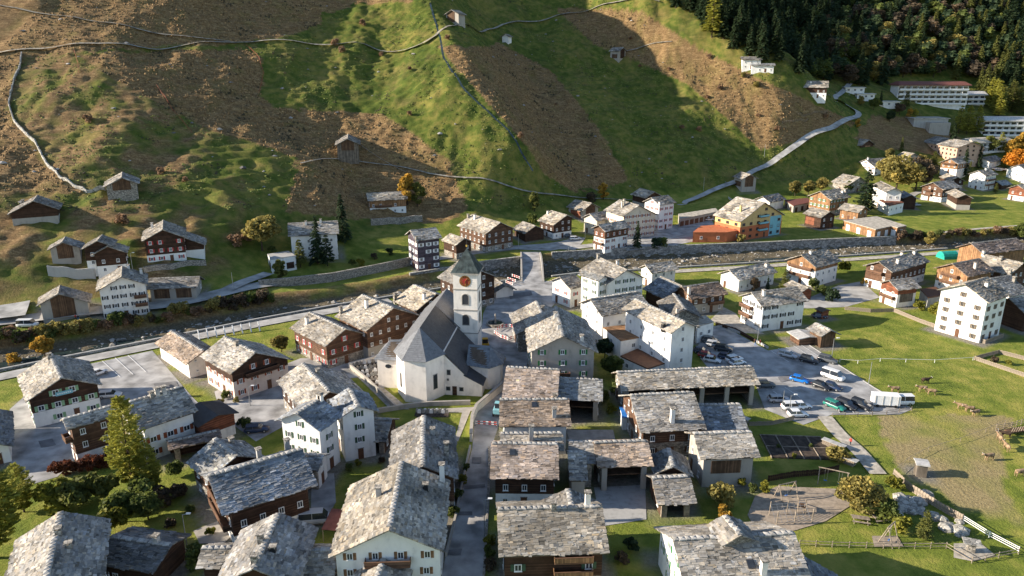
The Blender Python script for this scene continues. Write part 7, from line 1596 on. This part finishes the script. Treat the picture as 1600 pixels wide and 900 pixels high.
for i in range(7):
    mb.bar((-2.9 + i * 0.95, -1.2, 0.4), (-2.9 + i * 0.95, 1.4, 2.2), 0.03, 'metal', n=4); mb.bar((-2.9, -1.2 + i * 0.4, 0.5 + i * 0.28), (2.9, -1.2 + i * 0.4, 0.5 + i * 0.28), 0.03, 'metal', n=4)
mb.build('climbing_net', root)
p = hit(1252, 800); root = empty('slide_tower', tuple(p), R(70)); tag(root, 'small wooden slide tower next to the climbing frame', 'slide')
for sx in (-0.6, 0.6):
    for sy in (-0.6, 0.6): mb = MB(); mb.bar((sx, sy, -0.1), (sx, sy, 2.2), 0.07, 'timberpost', n=6); mb.build('post', root)
mb = MB(); mb.box(-0.6, 0.6, -0.6, 0.6, 1.2, 1.28, 'boards'); mb.build('platform', root); mb = MB(); mb.loft([[(0.6, -0.3, 1.25), (0.6, 0.3, 1.25), (0.6, 0.3, 1.32), (0.6, -0.3, 1.32)], [(2.6, -0.3, 0.15), (2.6, 0.3, 0.15), (2.6, 0.3, 0.22), (2.6, -0.3, 0.22)]], 'metal'); mb.build('slide', root)
def picnic(x, y, ang, label, mat='timberpost'):
    p = hit(x, y); root = empty('picnic_table', tuple(p), R(ang)); tag(root, label, 'table')
    mb = MB(); mb.box(-1.3, 1.3, -0.45, 0.45, 0.72, 0.80, mat); mb.build('tabletop', root)
    for sy in (-0.85, 0.85): mb = MB(); mb.box(-1.3, 1.3, sy - 0.16, sy + 0.16, 0.42, 0.48, mat); mb.build('bench', root)
    for sx in (-1, 1): mb = MB(); mb.bar((sx, -0.9, 0), (sx, 0.3, 0.72), 0.06, mat, n=5); mb.bar((sx, 0.9, 0), (sx, -0.3, 0.72), 0.06, mat, n=5); mb.build('leg', root)
picnic(1344, 815, -15, 'wooden picnic table under the round autumn tree'); picnic(1375, 812, 10, 'second picnic table beside the dark bush')
p = hit(1516, 862); root = empty('barbecue_shelter', tuple(p), R(-20)); tag(root, 'stone barbecue place with a small slab roof', 'barbecue')
mb = MB(); mb.box(-0.5, 0.5, -0.4, 0.4, 0, 1.6, 'stone'); mb.build('hearth', root); mb = MB(); mb.box(-1.2, 1.2, -0.9, 0.9, 1.603, 1.75, 'drystone'); mb.build('top', root)
p = hit(1246, 702); root = empty('vegetable_garden', (p[0], p[1], 0.03), R(-4)); tag(root, 'dark vegetable beds divided by pale boards', 'garden')
for ix in range(4):
    for iy in range(2):
        mb = MB(); mb.box(-5.6 + ix * 2.9, -3.0 + ix * 2.9, -3.6 + iy * 4.3, 0.4 + iy * 4.3, -0.1, 0.18, 'soil'); mb.build('bed', root)
        mb = MB()
        for q in ((-5.75 + ix * 2.9, -5.62 + ix * 2.9, -3.8 + iy * 4.3, 0.6 + iy * 4.3), (-5.61 + ix * 2.9, -2.9 + ix * 2.9, 0.41 + iy * 4.3, 0.55 + iy * 4.3)): mb.box(*q, -0.05, 0.28, 'timberpost')
        mb.build('bed_edging', root)
for (x, y, w_, lab) in [(1302, 700, 4.0, 'long stack of grey firewood by the footpath'), (1318, 722, 4.5, 'covered wood pile between the straw bushes'), (1160, 660, 2.5, 'stack of boards behind the little picket fence')]:
    p = hit(x, y); root = empty('wood_pile', tuple(p), R(-48)); tag(root, lab, 'wood pile'); lm = MB(); lm.bar((0, -0.45, 0), (0, 0.45, 0), 0.11, 'timberpost', n=6); lmm = lm.mesh('log')
    for r_ in range(5):
        for i in range(int(w_ / 0.24)): link('log', lmm, root, (-w_ / 2 + i * 0.24 + (r_ % 2) * 0.12, random.uniform(-0.05, 0.05), 0.12 + r_ * 0.2))
    mb = MB(); mb.box(-w_ / 2 - 0.2, w_ / 2 + 0.2, -0.65, 0.65, 1.15, 1.22, 'lightmetal'); mb.build('cover', root)
p = hit(1480, 403); root = empty('tunnel_tent', tuple(p), R(10)); tag(root, 'teal tunnel shaped storage tent by the river path', 'tent')
mb = MB(); mb.loft([[(x, 2.2 * math.cos(t), 2.6 * math.sin(t)) for t in np.linspace(0, math.pi, 9)] for x in (-3, 3)], 'tarp'); mb.build('cover', root); mb = MB(); mb.face([(3.02, 1.2 * math.cos(t), 2.0 * math.sin(t)) for t in np.linspace(0, math.pi, 9)], 'black'); mb.build('opening_shade', root)  # flat black face on the closed end, painted as the shade inside
p = at(526, 812, 2.6); root = empty('red_canopy', (p[0], p[1], 0), R(-8)); tag(root, 'dark red sheet canopy beside the white balcony house', 'canopy')
mb = MB(); mb.loft([[(-1.6, -2.2, 2.2), (1.6, -2.2, 2.2), (1.6, -2.2, 2.28), (-1.6, -2.2, 2.28)], [(-1.6, 2.2, 2.9), (1.6, 2.2, 2.9), (1.6, 2.2, 2.98), (-1.6, 2.2, 2.98)]], 'redroof'); mb.build('roof', root)
for sx in (-1.5, 1.5):
    for sy in (-2.0, 2.0): mb = MB(); mb.bar((sx, sy, 0), (sx, sy, 2.2 + (sy + 2.2) * 0.15), 0.06, 'timberpost', n=5); mb.build('post', root)
p = at(112, 612, 4.5)
# shop sign
C_, dv_, _, L_, _, _, _ = SHOP[1]; sg_ = 1 if -(C_[0] * dv_[0] + C_[1] * dv_[1]) > 0 else -1; root = empty('shop_sign', (C_[0] + sg_ * dv_[0] * (L_ / 2 - 0.55), C_[1] + sg_ * dv_[1] * (L_ / 2 - 0.55), 5.7), math.atan2(sg_ * dv_[1], sg_ * dv_[0]) + math.pi / 2); tag(root, 'turquoise sign board on the gable of the shop house', 'sign')
mb = MB(); mb.box(-1.5, 1.5, -0.06, 0, 0, 0.8, 'turquoise'); mb.build('board', root); mb = MB()
for i in range(7): mb.box(-1.2 + i * 0.36, -0.98 + i * 0.36, -0.075, -0.063, 0.28, 0.52, 'paintwhite')
mb.build('lettering', root)
# ---------------------------------------------------------------- people and cows (one skin each)
def skin_mesh(name, verts, edges, mats, paintf, sub=1):
    me = bpy.data.meshes.new(name); me.from_pydata([v[:3] for v in verts], edges, []); ob = bpy.data.objects.new(name, me); col.objects.link(ob)
    sk = ob.modifiers.new('s', 'SKIN'); sk.use_smooth_shade = True
    for i, v in enumerate(verts): me.skin_vertices[0].data[i].radius = (v[3], v[3] if len(v) < 5 else v[4])
    me.skin_vertices[0].data[0].use_root = True
    ss = ob.modifiers.new('u', 'SUBSURF'); ss.levels = sub; ss.render_levels = sub
    dg = bpy.context.evaluated_depsgraph_get(); m2 = bpy.data.meshes.new_from_object(ob.evaluated_get(dg)); bpy.data.objects.remove(ob); m2.name = name
    m2.materials.clear()
    for m_ in mats: m2.materials.append(MATS[m_])
    for p in m2.polygons: p.material_index = paintf(p.center)
    return m2
PV = [(0, 0, 0.95, .15, .11), (0, 0, 1.2, .15, .10), (0, 0, 1.42, .17, .10), (0, 0.0, 1.52, .055), (0, 0.01, 1.60, .09), (0, 0.01, 1.70, .085),
      (-.1, 0, .88, .085), (-.12, .08, .5, .062), (-.12, .0, .08, .045), (-.12, .14, .03, .04), (.1, 0, .88, .085), (.12, -.1, .5, .062), (.12, -.2, .08, .045), (.12, -.06, .03, .04),
      (-.21, 0, 1.38, .055), (-.26, -.04, 1.1, .042), (-.24, .1, .88, .034), (-.24, .14, .8, .03), (.21, 0, 1.38, .055), (.26, .05, 1.1, .042), (.24, .16, .9, .034), (.24, .2, .82, .03)]
PE = [(0, 1), (1, 2), (2, 3), (3, 4), (4, 5), (0, 6), (6, 7), (7, 8), (8, 9), (0, 10), (10, 11), (11, 12), (12, 13), (2, 14), (14, 15), (15, 16), (16, 17), (2, 18), (18, 19), (19, 20), (20, 21)]
def pcol(c): return 2 if (c.z > 1.5 or (c.z < 0.9 and abs(c.x) > 0.2)) else (0 if c.z > 0.92 else 1)
pm1 = skin_mesh('body', PV, PE, ['cloth_red', 'cloth_dark', 'skin'], pcol); pm2 = skin_mesh('body', PV, PE, ['cloth_dark', 'bluepaint', 'skin'], pcol)
hr = MB(); hr.loft([[(0.1 * k_ * math.cos(t), 0.01 - 0.02 + 0.105 * k_ * math.sin(t), z) for t in np.linspace(0, 2 * math.pi, 9)[:-1]] for k_, z in ((0.95, 1.66), (1.05, 1.72), (0.85, 1.79), (0.3, 1.82))], 'brown'); hrm = hr.mesh('hair', True)
for (x, y, a_, me_, lab) in [(1328, 697, 120, pm1, 'person in a red jacket walking the footpath to the pasture'), (829, 436, 10, pm1, 'person in red stepping off the bridge'), (1180, 541, 30, pm2, 'person in dark clothes at the car park entrance pole'), (1187, 541, 200, pm1, 'person in red top near the car park entrance pole'), (119, 501, 20, pm1, 'walker in red on the valley road'), (123, 502, 60, pm2, 'walker in dark jacket on the valley road')]:
    p = hit(x, y); root = empty('person', (p[0], p[1], p[2] + (0.14 if p[2] < 0.5 else 0.1)), R(a_)); tag(root, lab, 'person'); link('body', me_, root); link('hair', hrm, root)
CV = [(0, 0, 1.08, .34, .36), (.55, 0, 1.10, .34, .37), (-.55, 0, 1.1, .34, .35), (-.85, 0, 1.2, .2, .22), (.85, 0, 1.2, .22, .26), (1.15, 0, 1.32, .15, .18), (1.42, 0, 1.36, .13), (1.75, 0, 1.18, .08),
      (.6, .2, .75, .12), (.6, .2, .42, .07), (.6, .2, .04, .06), (.6, -.2, .75, .12), (.65, -.2, .42, .07), (.65, -.2, .04, .06), (-.65, .2, .8, .15), (-.6, .2, .5, .08), (-.72, .2, .3, .06), (-.68, .2, .04, .06), (-.65, -.2, .8, .15), (-.6, -.2, .5, .08), (-.72, -.2, .3, .06), (-.68, -.2, .04, .06), (-1.0, 0, 1.1, .05), (-1.02, 0, .6, .03), (1.36, .22, 1.44, .05), (1.36, -.22, 1.44, .05)]
CE = [(0, 1), (0, 2), (2, 3), (1, 4), (4, 5), (5, 6), (6, 7), (1, 8), (8, 9), (9, 10), (1, 11), (11, 12), (12, 13), (2, 14), (14, 15), (15, 16), (16, 17), (2, 18), (18, 19), (19, 20), (20, 21), (3, 22), (22, 23), (6, 24), (6, 25)]
cow1 = skin_mesh('body', CV, CE, ['cowhide'], lambda c: 0); cow2 = skin_mesh('body', CV, CE, ['cowdark'], lambda c: 0)
hn = MB()
for sg in (-1, 1): hn.bar((1.42, sg * 0.1, 1.46), (1.44, sg * 0.3, 1.6), 0.03, 'paintwhite', 0.012, 5)
hnm = hn.mesh('horns')
for (x, y, a_, me_, lab) in [(1445, 599, 5, cow2, 'dark brown cow grazing in the upper cow meadow'), (1441, 612, 175, cow1, 'pale cow beside the dark one in the cow meadow'), (1455, 617, 160, cow1, 'pale cow following along the cow meadow'), (1398, 613, 175, cow1, 'pale cow right behind the white trailer'), (1502, 640, 150, cow1, 'pale cow on the path edge of the brown pasture'), (1514, 644, 170, cow1, 'pale cow in the middle of the walking trio'), (1524, 650, 200, cow1, 'pale cow at the end of the walking trio'), (1561, 690, 80, cow1, 'cow standing at the hay racks'), (1571, 684, 160, cow2, 'brown cow feeding at the hay racks'), (1572, 704, 85, cow1, 'cow with its back to the hay racks'), (1545, 719, 190, cow1, 'cow alone on the trampled ground'), (1592, 744, 10, cow1, 'cow at the far side of the trampled ground')]:
    p = hit(x, y); root = empty('cow', (p[0], p[1], p[2]), R(a_)); tag(root, lab, 'cow'); link('body', me_, root); link('horns', hnm, root)
p = hit(1590, 676); root = empty('hay_rack', tuple(p), R(15)); tag(root, 'wooden hay rack with slanted bars at the pasture edge', 'hay rack')
mb = MB(); mb.box(-2.6, 2.6, -0.7, 0.7, 0.5, 0.7, 'boards'); mb.build('trough', root)
for i in range(9): mb = MB(); mb.bar((-2.4 + i * 0.6, -0.6, 0.7), (-2.4 + i * 0.6, -0.9, 1.9), 0.06, 'timberpost', n=5); mb.build('bar', root)
